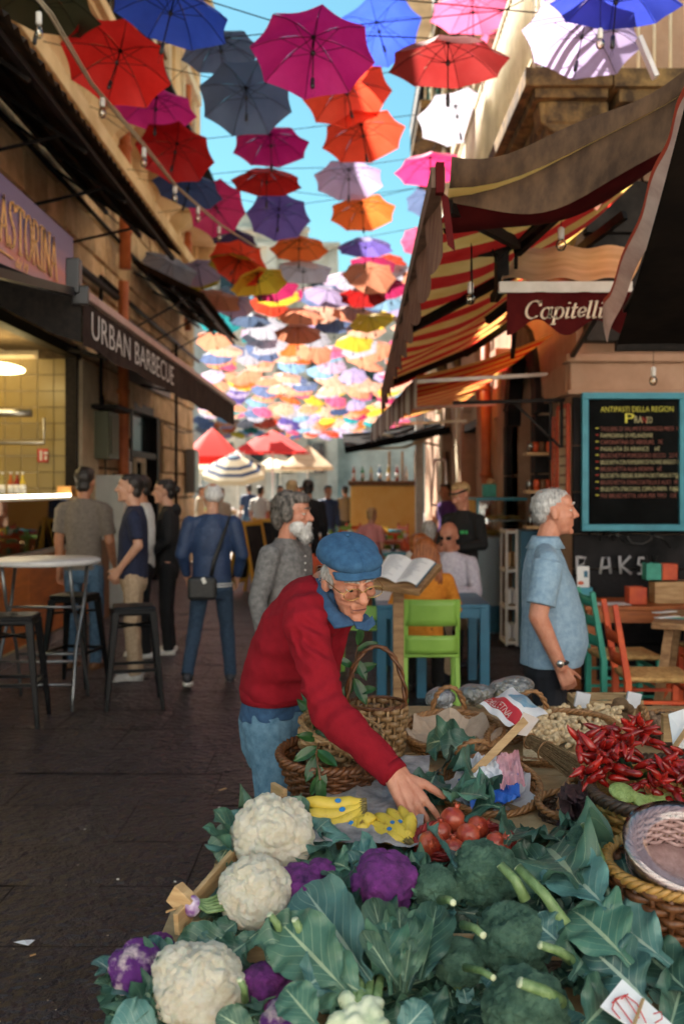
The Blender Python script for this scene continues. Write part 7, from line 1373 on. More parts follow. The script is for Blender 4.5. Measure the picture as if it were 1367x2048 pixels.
for k, (px, py) in enumerate(((1192, 1425), (1215, 1420), (1240, 1408), (1252, 1420), (1228, 1430), (1205, 1440), (1244, 1438), (1178, 1436))):
    o = ob('kiwi', kme, None, W(px, py, 3.85 + .03 * (k % 2))); o.rotation_euler = (k * 1.3, k * .7, k); tag(o, ['brown kiwi at the left of the crate', 'second brown kiwi from the left behind the peanuts', 'brown kiwi at the top of the heap', 'largest looking brown kiwi at the right of the heap', 'brown kiwi in the middle of the heap front', 'brown kiwi touching the peanuts', 'brown kiwi nearest the chillies', 'lowest leftmost brown kiwi'][k], 'kiwi')
slat_crate('small crate behind the kiwis', W(1225, 0, 3.95).x, 4.08, .72, .26, .16, .07)
for px, lb in ((1163, 'white folded paper standing at the left of the kiwi crate'), (1265, 'white folded paper standing at the right of the kiwi crate')): t = thing('white_paper', lb, 'paper', W(px, 1400, 4.0)); b = MB(); b.box((0, 0, 0), (.055, .02, .06), rot=Matrix.Rotation(.2, 3, 'Y')); b.build('sheet', m_whtp, t)
t = thing('paper_cone', 'white paper cone with a wooden stick at the right edge', 'paper', W(1355, 1460, 3.2)); b = MB(); b.add([W(1335, 1430, 3.25), W(1380, 1415, 3.3), W(1385, 1500, 3.1), W(1345, 1495, 3.12)], [(0, 1, 2, 3)], 0, False); q = part(b, 'sheet', m_paper, t); q.modifiers.new('t', 'SOLIDIFY').thickness = .004; b = MB(); b.bar(W(1345, 1498, 3.08), W(1385, 1440, 3.18), .016, .005); part(b, 'stick', m_wood, t); b = MB(); b.box(W(1332, 1455, 3.3), (.03, .03, .09)); part(b, 'block', m_wood, t)
# price card at lower right
pc = thing('price_card', 'white price card with red handwriting stuck in the greens', 'price card', W(1265, 2010, 1.92)); C0 = [W(1200, 2012, 1.90), W(1290, 2075, 1.85), W(1345, 2050, 1.90), W(1243, 1958, 1.97)]
b = MB(); b.add(C0, [(0, 1, 2, 3)], 0, False); q = part(b, 'card', m_paper, pc); q.modifiers.new('t', 'SOLIDIFY').thickness = .003
m_pen = mat('red_marker', (.55, .02, .02), None, rough=.5)
nc = (C0[1] - C0[0]).cross(C0[3] - C0[0]).normalized()
if nc.y > 0: nc = -nc
def cardp(px, py): 
    d = (W(px, py, 1) - Vector((0, 0, CH))); o_ = Vector((0, 0, CH)); t_ = (C0[0] - o_).dot(nc) / d.dot(nc); return o_ + d * t_ + nc * .003
for st_ in ([(1228, 2002), (1262, 2048)], [(1248, 1995), (1276, 2038)], [(1222, 2008), (1236, 1998)], [(1240, 2000), (1254, 1990)], [(1238, 2040), (1222, 2020), (1228, 2000), (1248, 1992), (1272, 2010), (1290, 2048)], [(1305, 2030), (1320, 2026), (1322, 2040), (1308, 2048)]):
    b = MB(); b.tube([cardp(*p) for p in st_], .0013, 5); part(b, 'pen_stroke', m_pen, pc)
b = MB(); b.bar(cardp(1284, 2000), cardp(1262, 2062), .006, .003); part(b, 'clip_stick', m_wood, pc)
# litter on the paving
for k, (px, py, L_, w_, a, nm, lb, m) in enumerate(((445, 1580, .05, .014, .9, 'cardboard_scrap', 'tan cardboard strip on the paving near the jeans', m_wood), (48, 1888, .075, .04, .1, 'plastic_scrap', 'translucent triangular plastic scrap on the paving at lower left', m_whtp), (438, 1616, .012, .005, .5, 'cigarette_end', 'white cigarette end on the paving', m_white), (466, 1628, .010, .006, 1, 'paper_bit', 'white paper bit right of the cigarette end', m_white), (66, 1912, .02, .008, .6, 'leaf_bit', 'small yellow leaf bit below the plastic scrap', m_wood), (236, 1760, .012, .008, .2, 'paper_bit', 'pale crumb in the middle of the bare paving', m_white), (350, 1765, .010, .007, 2, 'paper_bit', 'pale crumb close to the splinter', m_white), (170, 1660, .009, .006, 1, 'paper_bit', 'pale crumb left on the bare paving', m_white))):
    Y = GY(py, .02); t = thing(nm, lb, 'litter', W(px, py, Y), a); b = MB()
    if nm == 'plastic_scrap': b.add([(-L_ / 2, .01, .004), (L_ / 2, .012, .008), (.02, -w_ / 2, .003), (0, 0, .014)], [(0, 3, 1), (0, 2, 3), (3, 2, 1)], 0, False)
    else: b.box((0, 0, .004), (L_, w_, .004))
    b.build('scrap', m, t, solid=.001 if nm == 'plastic_scrap' else 0)
rr = random.Random(31); b = MB()
for k in range(130): y = 3.0 + rr.random() ** 1.5 * 6; x = rr.uniform(-2.2, .4) * (y / 6 + .3); s = rr.uniform(.002, .005); b.box((x, y, .024), (s * 1.6, s, .002), rz=rr.uniform(0, 3))
o = b.build('crumbs', mat('litter_crumbs', (.35, .28, .2), (.6, .5, .4), 9, .8)); tag(o, 'tiny pale crumbs scattered over the dark paving', 'litter', kind='stuff')
# ---------------------------------------------------------------- people
def skinm(n, c, c2): return mat('skin_' + n, c, c2, 22, .5, sss=.12, bump=.25, bs=120, bdist=.003, contrast=(.3, .7))
m_skin = skinm('tanned', (.40, .17, .09), (.50, .23, .13)); m_skinl = skinm('fair', (.50, .25, .16), (.60, .33, .22)); m_skinr = skinm('ruddy', (.42, .15, .09), (.56, .26, .17))
def cloth(n, c, c2=None, **k): k.setdefault('rough', .9); k.setdefault('bump', .3); k.setdefault('bs', 220); k.setdefault('bdist', .002); return mat('fabric_' + n, c, c2 or tuple(x * 1.25 for x in c), 40, **k)
def add_head(b, C, Q, s=1.0, nose=1.0, fat=1.0, ears=True):
    C = Vector(C)
    def T(x, y, z): return C + Q @ Vector((x * s, y * s, z * s))
    def E(c, r): b.ell(T(*c), tuple(v * s for v in r), rot=Q, n=20)
    E((0, .012, .030), (.074, .094, .086)); E((0, -.028, -.025), (.060 * fat, .062, .082)); E((0, -.034, -.078), (.047 * fat, .048, .036)); E((0, -.072, -.100), (.020, .018, .016)); E((0, -.050, .045), (.060, .040, .045))
    b.cap(T(0, -.086, .018), T(0, -.106 - .006 * nose, -.024), .0085 * s, .0125 * s * nose); E((-.011, -.100, -.029), (.009, .011, .008)); E((.011, -.100, -.029), (.009, .011, .008))
    b.cap(T(-.040, -.074, .030), T(-.010, -.086, .027), .011 * s, .010 * s); b.cap(T(.040, -.074, .030), T(.010, -.086, .027), .011 * s, .010 * s)
    E((-.038, -.066, -.020), (.020, .020, .018)); E((.038, -.066, -.020), (.020, .020, .018))
    b.cap(T(-.020, -.083, -.057), T(.020, -.083, -.057), .006 * s); b.cap(T(-.016, -.083, -.069), T(.016, -.083, -.069), .007 * s); E((0, -.08, -.048), (.024, .012, .014))
    if ears:
        for k in (-1, 1): E((k * .076, .010, -.008), (.009, .019, .031)); E((k * .072, .004, -.02), (.012, .012, .018))
def add_hand(b, wr, d, n, side=1, s=1.0, curl=(.25, .35, .3), spread=.05, thumb=None, tcurl=.4):
    """palm, four fingers and a thumb; d finger direction, n the palm side, side = which side the thumb leaves"""
    wr = Vector(wr); d = Vector(d).normalized(); n = Vector(n); n = (n - d * n.dot(d)).normalized(); w = d.cross(n) * side
    for i in range(4):
        base = wr + d * (.088 - .004 * abs(i - 1.2)) * s + w * (1.5 - i) * .0195 * s - n * (.003 * abs(i - 1.5)) * s
        b.cap(wr + w * (1.5 - i) * .011 * s, base, .0155 * s, .0112 * s)
        L_ = (.070, .080, .074, .058)[i] * s; a = (1.5 - i) * spread; dd = (d * math.cos(a) + w * math.sin(a)).normalized(); p = base
        for k, f in enumerate((.45, .31, .24)):
            c = curl[k] if not hasattr(curl[k], '__len__') else curl[k][i]; ax = dd.cross(n).normalized(); dd = Matrix.Rotation(c, 3, ax) @ dd; n2 = Matrix.Rotation(c, 3, ax) @ n; q = p + dd * L_ * f
            b.cap(p, q, (.0094 - .0009 * k) * s, (.0085 - .0009 * k) * s, n=10); p = q; n = n2 if False else n
            n_ = n2; dd = dd.normalized()
    b.cap(wr - d * .004, wr + d * .07 * s, .021 * s, .014 * s)
    t0 = wr + d * .022 * s + w * .020 * s; td = (d * .75 + w * .62 + n * tcurl).normalized() if thumb is None else Vector(thumb).normalized()
    t1 = t0 + td * .042 * s; td2 = (td + d * .35 + n * .15).normalized(); t2 = t1 + td2 * .030 * s; t3 = t2 + (td2 + d * .2).normalized() * .024 * s
    b.cap(t0, t1, .0145 * s, .011 * s); b.cap(t1, t2, .011 * s, .0098 * s); b.cap(t2, t3, .0098 * s, .0078 * s)
def folds(amp, f=16, seed=0):
    return lambda co: amp * np.abs(vnoise(co * np.array([1, 1, .55]), f, seed)) - amp * .6 + amp * .35 * vnoise(co, f * 2.4, seed + 1)
def strands(root, HC, Q, k, regs, n, L, D, m, seed=0, name='hair_strands', r=.0008, par=None):
    rr = random.Random(seed); b = MB()
    for _ in range(n):
        c, rd = rr.choice(regs); v = Vector((rr.gauss(0, 1), rr.gauss(0, 1), rr.gauss(0, 1))).normalized(); p = Vector(c) + Vector((v.x * rd[0], v.y * rd[1], v.z * rd[2])); t = Vector(D) + Vector((rr.gauss(0, .35), rr.gauss(0, .35), rr.gauss(0, .35))); t = (t - v * t.dot(v)).normalized(); l = L * rr.uniform(.5, 1.2)
        b.tube([HC + Q @ (q * k) for q in (p - v * .002, p + t * l * .5 + v * .004, p + t * l + v * rr.uniform(-.002, .006))], [r, r, r * .4], 3, cap=False)
    o = ob(name, b.mesh(name, m), par or root); o['kind'] = 'stuff'; return o
def eyes(root, C, Q, s=1.0, look=(0, 0), lid=True, brow=None, sk=None):
    C = Vector(C)
    for k in (-1, 1):
        p = C + Q @ Vector((k * .031 * s, -.0715 * s, .008 * s)); b = MB(); b.ell(p, .0125 * s, n=14); e = b.build('eye', m_eye, root); b = MB(); q = C + Q @ Vector(((k * .031 + look[0]) * s, -.0826 * s, (.008 + look[1]) * s)); b.ell(q, (.0052 * s, .0025 * s, .0052 * s), rot=Q, n=10); b.build('iris', m_iris, e)
        if lid: b = MB(); b.ell(p + Q @ Vector((0, -.001, .005)) * s, (.0145 * s, .0125 * s, .010 * s), rot=Q, n=12); b.build('eyelid', sk or m_skin, root)
        if brow: b = MB(); b.limb([C + Q @ Vector((k * x * s, y * s, z * s)) for x, y, z in ((.012, -.0965, .034), (.030, -.093, .040), (.046, -.080, .034))], [.0035 * s, .005 * s, .003 * s]); b.build('eyebrow', brow, root)
m_eye = mat('eye_white', (.55, .50, .46), None, rough=.2); m_iris = mat('dark_iris', (.02, .012, .008), None, rough=.15)
def person(label, x, y, h=1.7, yaw=0, skin=None, shirt=None, pants=None, shoes=None, hair=None, sleeve='short', arms=None, legs=None, lean=0, belly=0, seated=False, vox=.0085, hairf=None, headrot=(0, 0, 0), extra=None, grp=None, wide=1.0, z0=0, shirt_name='shirt', hem=.84, eyeon=False, collar=None, nose=1.0, fat=1.0, fold=.008, longhair=None, hand_curl=(.35, .5, .4), thick=1.0):
    k = h / 1.7; root = thing('person', label, 'person', (x, y, z0), yaw, grp); hz = (.88 if not seated else .50)
    def V(*a): return Vector(a) * k
    def up(v):                # lean the upper body forward about the hips, and lower it when seated
        v = Vector(v); dz = v.z - .88; 
        if dz > -.12: v = Vector((v.x, v.y * math.cos(lean) - dz * math.sin(lean), .88 + dz * math.cos(lean) + v.y * math.sin(lean)))
        return Vector((v.x, v.y, v.z - .88 + hz)) * k
    HC = up((0, -.036, 1.582)); Q = Euler((R(headrot[0]), R(headrot[1]), R(headrot[2]))).to_matrix()
    A = arms or {}; 
    def arm(s): 
        d = A.get('L' if s > 0 else 'R'); sh = (s * .170 * wide, .01, 1.352)
        el, wr = d if d else ((s * .215 * wide, .03, 1.09), (s * .225 * wide, -.05, .85)); return up(sh), up(el), up(wr)
    if seated: LG = {s: (V(s * .095, 0, .50), V(s * .12, -.42, .50), V(s * .12, -.38, .08)) for s in (-1, 1)}
    else: LG = {s: (V(s * .09, 0, .88), V(s * .105, -.015, .47), V(s * .11, .015, .075)) for s in (-1, 1)}
    if legs: LG = {s: tuple(V(*p) for p in legs['L' if s > 0 else 'R']) for s in (-1, 1)}
    b = MB(); add_head(b, HC, Q, k, nose, fat); b.cap(up((0, .012, 1.40)), HC + Q @ Vector((0, .015, -.06)) * k, .056 * k, .052 * k)
    b.loft([(up((0, 0, z)), rx * k, ry * k, (1, 0, 0), (0, 1, 0)) for z, rx, ry in ((.86, .12, .085), (1.1, .11, .08), (1.36, .13, .075), (1.42, .06, .05))])
    for s in (-1, 1):
        sh, el, wr = arm(s); b.cap(sh, el, .046 * k * thick, .038 * k * thick); b.cap(el, wr, .039 * k * thick, .026 * k * thick); d = (wr - el).normalized(); ax = A.get('n', {}).get(s, Vector((-s, .15, 0)))
        add_hand(b, wr, d, ax, side=1 if (d.cross(Vector(ax))).dot(Vector((0, -1, 0))) > 0 else -1, s=k, curl=hand_curl)
        hp, kn, an = LG[s]; b.cap(hp, kn, .06 * k, .045 * k); b.cap(kn, an, .045 * k, .034 * k)
    ob('body', organic(b, vox, 3, None, 'body', skin), root)
    # upper garment
    b = MB(); w = wide; bl = belly
    rings = [(hem, .158 * w + bl * .3, .118 + bl * .7, -bl * .45), (.95, .152 * w + bl * .35, .116 + bl, -bl * .75), (1.08, .148 * w + bl * .2, .114 + bl * .8, -bl * .6), (1.22, .160 * w, .118 + bl * .3, -bl * .2), (1.32, .160 * w, .108, .005), (1.395, .105 * w, .082, .012), (1.445, .066, .062, .010)]
    b.loft([(up((0, yo, z)), rx * k, ry * k, (1, 0, 0), (up((0, 1, z)) - up((0, 0, z))).normalized()) for z, rx, ry, yo in rings], n=28)
    for s in (-1, 1):
        sh, el, wr = arm(s); b.cap(up((s * .06, .012, 1.388)), sh, .052 * k, .060 * k)
        if sleeve == 'short': e = sh.lerp(el, .80); b.tube([sh, sh.lerp(el, .4), e], [.066 * k * thick, .062 * k * thick, .061 * k * thick], 16)
        else: b.cap(sh, el, .065 * k * thick, .056 * k * thick); b.tube([sh.lerp(el, .9), el, el.lerp(wr, .5), el.lerp(wr, .93)], [.052 * k, .056 * k, .048 * k, .038 * k], 16)
    ob(shirt_name, organic(b, vox, 3, folds(fold * k, 17, int(abs(x) * 91) % 50), shirt_name, shirt), root)
    b = MB(); b.loft([(V(0, 0, hz + .02), .150 * w * k, .112 * k, (1, 0, 0), (0, 1, 0)), (V(0, 0, hz - .08), .160 * w * k, .118 * k, (1, 0, 0), (0, 1, 0)), (V(0, -(.03 if seated else 0), hz - .15), .12 * k, .095 * k, (1, 0, 0), (0, 1, 0))] if not seated else [(V(0, 0, .60), .15 * k, .112 * k, (1, 0, 0), (0, 1, 0)), (V(0, -.02, .45), .165 * k, .12 * k, (1, 0, 0), (0, 1, 0))])
    for s in (-1, 1): hp, kn, an = LG[s]; b.cap(hp - V(0, 0, .04), kn, .088 * k, .066 * k); b.tube([hp.lerp(kn, .9), kn, kn.lerp(an, .5), an + (an - kn).normalized() * .02], [.064 * k, .067 * k, .060 * k, .056 * k], 16)
    ob('trousers', organic(b, vox, 3, folds(.009 * k, 15, 7), 'trousers', pants), root)
    for s in (-1, 1):
        an = LG[s][2]; fd = Vector((0, -1, 0)); lift = max(0, an.z - .09 * k); b = MB(); tz = -lift * .9
        b.limb([an + V(0, .03, -.035), an + V(0, -.05, -.04) + Vector((0, 0, tz * .2)), an + V(0, -.14, -.052) + Vector((0, 0, tz * .6))], [.042 * k, .042 * k, .034 * k]); b.cap(an, an + V(0, 0, -.03), .045 * k, .045 * k)
        sm_ = organic(b, .009, 2, None, 'shoe', shoes[0]); so = ob('shoe', sm_, root)
        b = MB(); b.loft([(an + V(0, -.055, -.088) + Vector((0, 0, tz * .4 + q)), .043 * k, .125 * k, (1, 0, 0), Vector((0, 1, -tz * 1.6 / .25 * .35)).normalized()) for q in (-.0, .028)], n=18); sl_ = b.build('sole', shoes[1], so)
    if hair:
        b = MB(); 
        for c, r in (hairf or [((0, .030, .042), (.0785, .086, .082)), ((0, -.02, .080), (.064, .060, .040)), ((0, .06, -.02), (.064, .045, .06))]): b.ell(HC + Q @ Vector(c) * k, tuple(q * k for q in r), rot=Q, n=20)
        ob('hair', organic(b, .007, 1, lambda co: .0045 * vnoise(co, 60, 3) + .003 * vnoise(co, 150, 5), 'hair', hair), root)
    if hair and eyeon: strands(root, HC, Q, k, hairf or [((0, .030, .042), (.0785, .086, .082))], 420, .03, (0, .7, -.7), hair, 3)
    if eyeon: eyes(root, HC, Q, k, brow=hair, sk=skin)
    if extra: extra(root, HC, Q, k, up)
    return root
m_hblack = mat('black_hair', (.008, .006, .005), (.03, .02, .015), 90, .5, stretch=(1, 1, .3)); m_hgrey = mat('grey_hair', (.16, .14, .13), (.46, .43, .41), 90, .6, stretch=(1, 1, .3)); m_hwhite = mat('white_hair', (.45, .43, .42), (.78, .76, .74), 90, .6, stretch=(1, 1, .3), bump=.6, bs=200, bdist=.004)
m_hred = mat('auburn_hair', (.16, .035, .008), (.42, .13, .03), 90, .45, stretch=(1, 1, .2)); m_hblond = mat('blond_hair', (.30, .17, .07), (.6, .42, .2), 90, .5, stretch=(1, 1, .3)); m_hsil = mat('silver_hair', (.20, .19, .19), (.55, .53, .52), 90, .6, stretch=(1, 1, .3), bump=.6, bs=200, bdist=.004); m_hsalt = mat('salt_pepper_hair', (.02, .016, .014), (.20, .17, .15), 45, .6, stretch=(1, 1, .35), bump=.8, bs=120, bdist=.01)
wsh_ = (m_white, m_white)
m_shoe = mat('dark_shoe', (.012, .013, .018), (.04, .04, .05), 20, .6)
def X(px, Y): return W(px, 0, Y).x
# left group at the counter
c_grey = cloth('grey_tee', (.13, .105, .085), (.19, .155, .125)); c_jean = cloth('jeans', (.035, .085, .15), (.10, .18, .27), contrast=(.3, .7)); c_navy = cloth('navy', (.008, .012, .035), (.016, .022, .055)); c_khaki = cloth('khaki', (.34, .24, .15), (.46, .34, .23)); c_black = cloth('black', (.006, .006, .007), (.012, .012, .013)); c_white = cloth('white', (.55, .53, .50), (.68, .66, .62))
person('man in a grey T-shirt and jeans at the bar counter seen from behind', X(168, 9.1), 9.1, 1.84, R(172), m_skin, c_grey, c_jean, (m_brwood, m_oldwood), m_hblack, wide=1.06, thick=1.1, arms={'R': ((-.23, -.0, 1.08), (-.20, -.16, .90)), 'L': ((.22, .0, 1.1), (.235, -.04, .84))}, hairf=[((0, .03, .045), (.082, .088, .085)), ((0, -.02, .08), (.068, .062, .045)), ((0, .065, -.03), (.066, .042, .06))])
person('young man in a navy polo and khaki trousers with one hand in his pocket', X(268, 8.6), 8.6, 1.775, R(-82), m_skinl, c_navy, c_khaki, (mat('grey_trainer', (.30, .29, .28), (.5, .49, .47), 20, .6), m_white), m_hblack, eyeon=True, arms={'L': ((.22, .05, 1.12), (.17, -.10, .93)), 'R': ((-.22, -.02, 1.12), (-.2, -.12, .9))}, belly=.012, shirt_name='polo_shirt', headrot=(-4, 0, 0))
person('person in a white shirt mostly hidden behind the navy polo man', X(285, 9.7), 9.7, 1.78, R(-70), m_skin, c_white, c_black, wsh_, m_hblack, sleeve='long')
def bun(root, HC, Q, k, up):
    b = MB(); b.ell(HC + Q @ Vector((0, .125, .02)), .036, n=14); b.ell(HC + Q @ Vector((0, .09, .02)), .03, n=14); ob('hair_bun', organic(b, .006, 1, lambda co: .004 * vnoise(co, 70, 3), 'hair_bun', m_hblack), root)
    b = MB(); b.ell(up((0, .075, 1.40)), (.10, .06, .07)); ob('hood', organic(b, .008, 2, folds(.006), 'hood', c_black), root)
person('woman in black hoodie and leggings with her dark hair in a bun', X(336, 9.9), 9.9, 1.74, R(-85), m_skinl, c_black, c_black, wsh_, m_hblack, sleeve='long', eyeon=True, extra=bun, shirt_name='hoodie', hem=.80, arms={'L': ((.22, .02, 1.12), (.19, -.16, .98)), 'R': ((-.2, .0, 1.1), (-.15, -.16, .98))}, wide=.92)
# man in blue jacket walking away
c_jack = cloth('blue_jacket', (.012, .03, .085), (.022, .048, .12), rough=.6); c_bpant = cloth('dark_blue_trousers', (.014, .034, .07), (.035, .065, .11))
def bag(root, HC, Q, k, up):
    b = MB(); P_ = [(-.13, -.10, 1.36), (-.155, .03, 1.43), (-.13, .115, 1.36), (-.075, .142, 1.20), (-.02, .150, 1.05), (.0, .155, .93)]
    b.tube([Vector(p) * k for p in P_], .016, 6, flat=.3); st_ = b.build('bag_strap', m_blackm2, root); b = MB(); b.box((.075 * k, .175 * k, .83 * k), (.24 * k, .07, .19 * k)); bg_ = b.build('shoulder_bag', m_blackm2, root, bevel=.03); b = MB(); b.box((.06 * k, .214 * k, .90 * k), (.03, .006, .05), rot=Matrix.Rotation(.4, 3, 'Y')); b.build('badge', m_white, bg_)
    b = MB(); 
    for z in (.835, .855): b.loft([(Vector((0, 0, (z + q) * k)), .172 * k, .132 * k, (1, 0, 0), (0, 1, 0)) for q in (0, .008)], n=28)
    b.build('striped_waistband', m_white, root)
m_blackm2 = cloth('bag_nylon', (.008, .008, .009), (.02, .02, .02), rough=.5)
person('white haired man in blue bomber jacket and shoulder bag walking away', X(424, 8.35), 8.35, 1.70, R(186), m_skinl, c_jack, c_bpant, (m_shoe, m_white), m_hwhite, sleeve='long', extra=bag, shirt_name='jacket', wide=1.08, thick=1.14, arms={'L': ((.245, .02, 1.10), (.21, -.10, .90)), 'R': ((-.245, .02, 1.10), (-.21, -.10, .90))}, legs={'L': ((.09, 0, .88), (.14, .04, .48), (.19, .24, .15)), 'R': ((-.09, 0, .88), (-.12, -.12, .48), (-.15, -.14, .075))}, hairf=[((0, .05, .01), (.082, .07, .055)), ((0, .03, .03), (.077, .088, .075))], headrot=(0, 0, 20))
# bearded man behind the old man
def beard(root, HC, Q, k, up):
    b = MB()
    for c, r in (((0, -.072, -.095), (.046, .04, .045)), ((-.038, -.04, -.075), (.028, .045, .045)), ((.038, -.04, -.075), (.028, .045, .045)), ((0, -.085, -.125), (.032, .03, .032)), ((-.012, -.10, -.052), (.02, .014, .012)), ((.012, -.10, -.052), (.02, .014, .012))): b.ell(HC + Q @ Vector(c) * k, tuple(q * k for q in r), rot=Q)
    ob('beard', organic(b, .005, 1, lambda co: .004 * vnoise(co, 90, 3) + .003 * vnoise(co, 220, 9), 'beard', m_hwhite), root)
    strands(root, HC, Q, k, [((0, -.072, -.095), (.046, .04, .045)), ((0, -.085, -.125), (.034, .032, .034)), ((-.038, -.04, -.075), (.030, .045, .045)), ((.038, -.04, -.075), (.03, .045, .045))], 420, .035, (0, -.3, -1), m_hwhite, 5, 'beard_strands')
    b = MB()
    for q in range(3): b.ell(up((0.0, -.118, 1.34 - q * .04)), .005)
    b.build('button', m_white, root)
person('bearded man with long grey hair in a grey henley shirt facing right', X(575, 5.5), 5.5, 1.63, R(62), m_skinr, cloth('grey_henley', (.10, .095, .095), (.19, .18, .18), bump=.6, bs=300), c_black, (m_shoe, m_shoe), m_hsalt, sleeve='long', extra=beard, eyeon=True, vox=.0065, nose=1.25, headrot=(4, 0, 14), arms={'L': ((.23, .02, 1.1), (.22, -.04, .86)), 'R': ((-.24, .05, 1.1), (-.24, .0, .85))}, hairf=[((0, .035, .045), (.088, .094, .090)), ((0, -.03, .088), (.072, .066, .040)), ((0, .075, -.025), (.078, .05, .075)), ((-.07, .02, -.0), (.022, .045, .055)), ((.07, .02, -.0), (.022, .045, .055))])
# man in the light blue polo
def watch(root, HC, Q, k, up):
    d = Vector((0, .02, -1)); p = up((-.225, -.045, .885)); b = MB(); b.tube([p + Vector((math.cos(a) * .031, math.sin(a) * .031, .0)) for a in [i * .45 for i in range(14)]], .008, 6, closed=True); w_ = b.build('watch', m_plast, root); b = MB(); b.lathe([(0, 0), (.016, 0), (.017, .006), (0, .007)], p + Vector((-.031, .006, 0)), 16, rot=Matrix.Rotation(R(-90), 3, 'Y')); b.build('watch_face', m_steel, w_)
    b = MB(); b.loft([(up((0, .006, z)), r * k, r * 1.0 * k, (1, 0, 0), (0, 1, 0)) for z, r in ((1.405, .094), (1.45, .068), (1.462, .064), (1.45, .060))], n=24); b.build('collar', c_polo, root, solid=.006)
c_polo = cloth('light_blue_polo', (.17, .27, .38), (.25, .36, .47), rough=.95, bump=.5, bs=420)
person('white haired man in a light blue polo shirt standing in profile by the baskets', X(1092, 4.75), 4.75, 1.66, R(84), m_skinr, c_polo, cloth('navy_trousers', (.006, .007, .012)), (m_shoe, m_shoe), m_hsil, sleeve='short', extra=watch, eyeon=True, vox=.006, belly=.048, wide=1.12, thick=1.18, nose=.95, fat=1.12, shirt_name='polo_shirt', headrot=(-3, 0, 4), arms={'R': ((-.24, .06, 1.10), (-.225, -.045, .865)), 'L': ((.24, .04, 1.1), (.22, -.03, .86))}, hairf=[((0, .046, .022), (.0770, .067, .058)), ((0, .018, .046), (.0758, .0895, .070)), ((0, -.02, .077), (.052, .05, .034)), ((0, .066, -.015), (.062, .036, .040))], fold=.006, hand_curl=(.6, .7, .6))
# waiter, diners
def logo(root, HC, Q, k, up):
    b = MB(); b.box(up((.08, -.122, 1.24)), (.045, .006, .03)); b.box(up((.125, -.118, 1.24)), (.02, .006, .03)); b.build('green_emblem', mat('green_print', (.05, .5, .15), None), root)
    b = MB(); b.loft([(HC + Q @ Vector((0, .005, z)) * k, .083 * k, .103 * k, Q @ Vector((1, 0, 0)), Q @ Vector((0, 1, 0))) for z in (.045, .062)], n=24); b.build('headband', m_hblack, root)
person('waiter in black jacket with green emblem and pale topped hair looking down', X(925, 9.5), 9.5, 1.70, R(-42), m_skinr, c_black, cloth('charcoal', (.02, .02, .024)), (m_shoe, m_shoe), m_hblond, sleeve='long', extra=logo, eyeon=True, headrot=(22, 0, -10), arms={'L': ((.24, -.02, 1.12), (.10, -.24, 1.10)), 'R': ((-.24, -.02, 1.12), (-.10, -.25, 1.09))}, hairf=[((0, .0, .095), (.065, .075, .035)), ((0, .04, .05), (.079, .08, .07))], wide=1.05)
def longh(root, HC, Q, k, up):
    b = MB()
    for q in range(9): a = (q - 4) / 4; b.limb([HC + Vector((a * .055, .05 + .03 * (1 - a * a), .05)), HC + Vector((a * .088, .07 + .02 * (1 - a * a), -.08)), HC + Vector((a * .10, .085, -.22)), HC + Vector((a * .085 + .01 * math.sin(q * 3), .08, -.34 - .02 * math.sin(q * 5)))], [.03, .034, .03, .012])
    ob('long_hair', organic(b, .007, 1, lambda co: .006 * np.sin(co[:, 0] * 260 + co[:, 2] * 9) + .003 * vnoise(co, 60, 3), 'long_hair', m_hred), root)
person('seated woman with long auburn hair and an orange sweater seen from behind', X(850, 7.75), 7.75, 1.64, R(178), m_skinl, cloth('orange_knit', (.60, .19, .012), (.72, .27, .03), bump=.6, bs=260), c_black, (m_blackm2, m_blackm2), m_hred, sleeve='long', seated=True, extra=longh, arms={'L': ((.26, -.06, 1.12), (.16, -.30, 1.10)), 'R': ((-.26, -.06, 1.12), (-.16, -.3, 1.1))}, wide=1.0, shirt_name='sweater')
def shades(root, HC, Q, k, up):
    b = MB()
    for s in (-1, 1): b.ell(HC + Q @ Vector((s * .033, -.092, .010)), (.027, .008, .018), rot=Q)
    b.bar(HC + Q @ Vector((-.06, -.08, .018)), HC + Q @ Vector((.06, -.08, .018)), .006); b.build('sunglasses', m_blackm, root)
person('bald man with sunglasses and pale lilac shirt seated at the blue table', X(900, 8.9), 8.9, 1.74, R(-28), m_skinr, cloth('lilac_stripe', (.44, .40, .50), (.60, .57, .64)), c_khaki, (m_shoe, m_shoe), None, sleeve='long', seated=True, extra=shades, eyeon=False, headrot=(18, 0, 0), arms={'L': ((.26, -.05, 1.10), (.10, -.34, 1.13)), 'R': ((-.26, -.05, 1.1), (-.10, -.34, 1.1))}, wide=1.1)
person('grey haired diner in a pale shirt behind the bald man', X(858, 9.7), 9.7, 1.72, R(170), m_skin, c_white, c_black, (m_shoe, m_shoe), m_hgrey, seated=True, sleeve='long')
person('brown haired diner mostly hidden behind the auburn haired woman', X(833, 9.0), 9.0, 1.60, R(120), m_skin, c_khaki, c_black, (m_shoe, m_shoe), m_hred, seated=True)
person('blond person in black standing with back turned in the square', X(583, 13.5), 13.5, 1.76, R(172), m_skinl, c_black, c_jean, (m_shoe, m_white), m_hblond, sleeve='long', vox=.012)
person('dark haired person in black jacket right of the blond one in the square', X(616, 13.9), 13.9, 1.77, R(188), m_skin, c_black, c_black, (m_shoe, m_shoe), m_hblack, sleeve='long', vox=.012)
person('blond diner in pink seated far back near the orange kiosk', X(742, 15.5), 15.5, 1.6, R(150), m_skinl, cloth('pink', (.6, .25, .25)), c_jean, wsh_, m_hblond, seated=True, vox=.012, z0=.1)
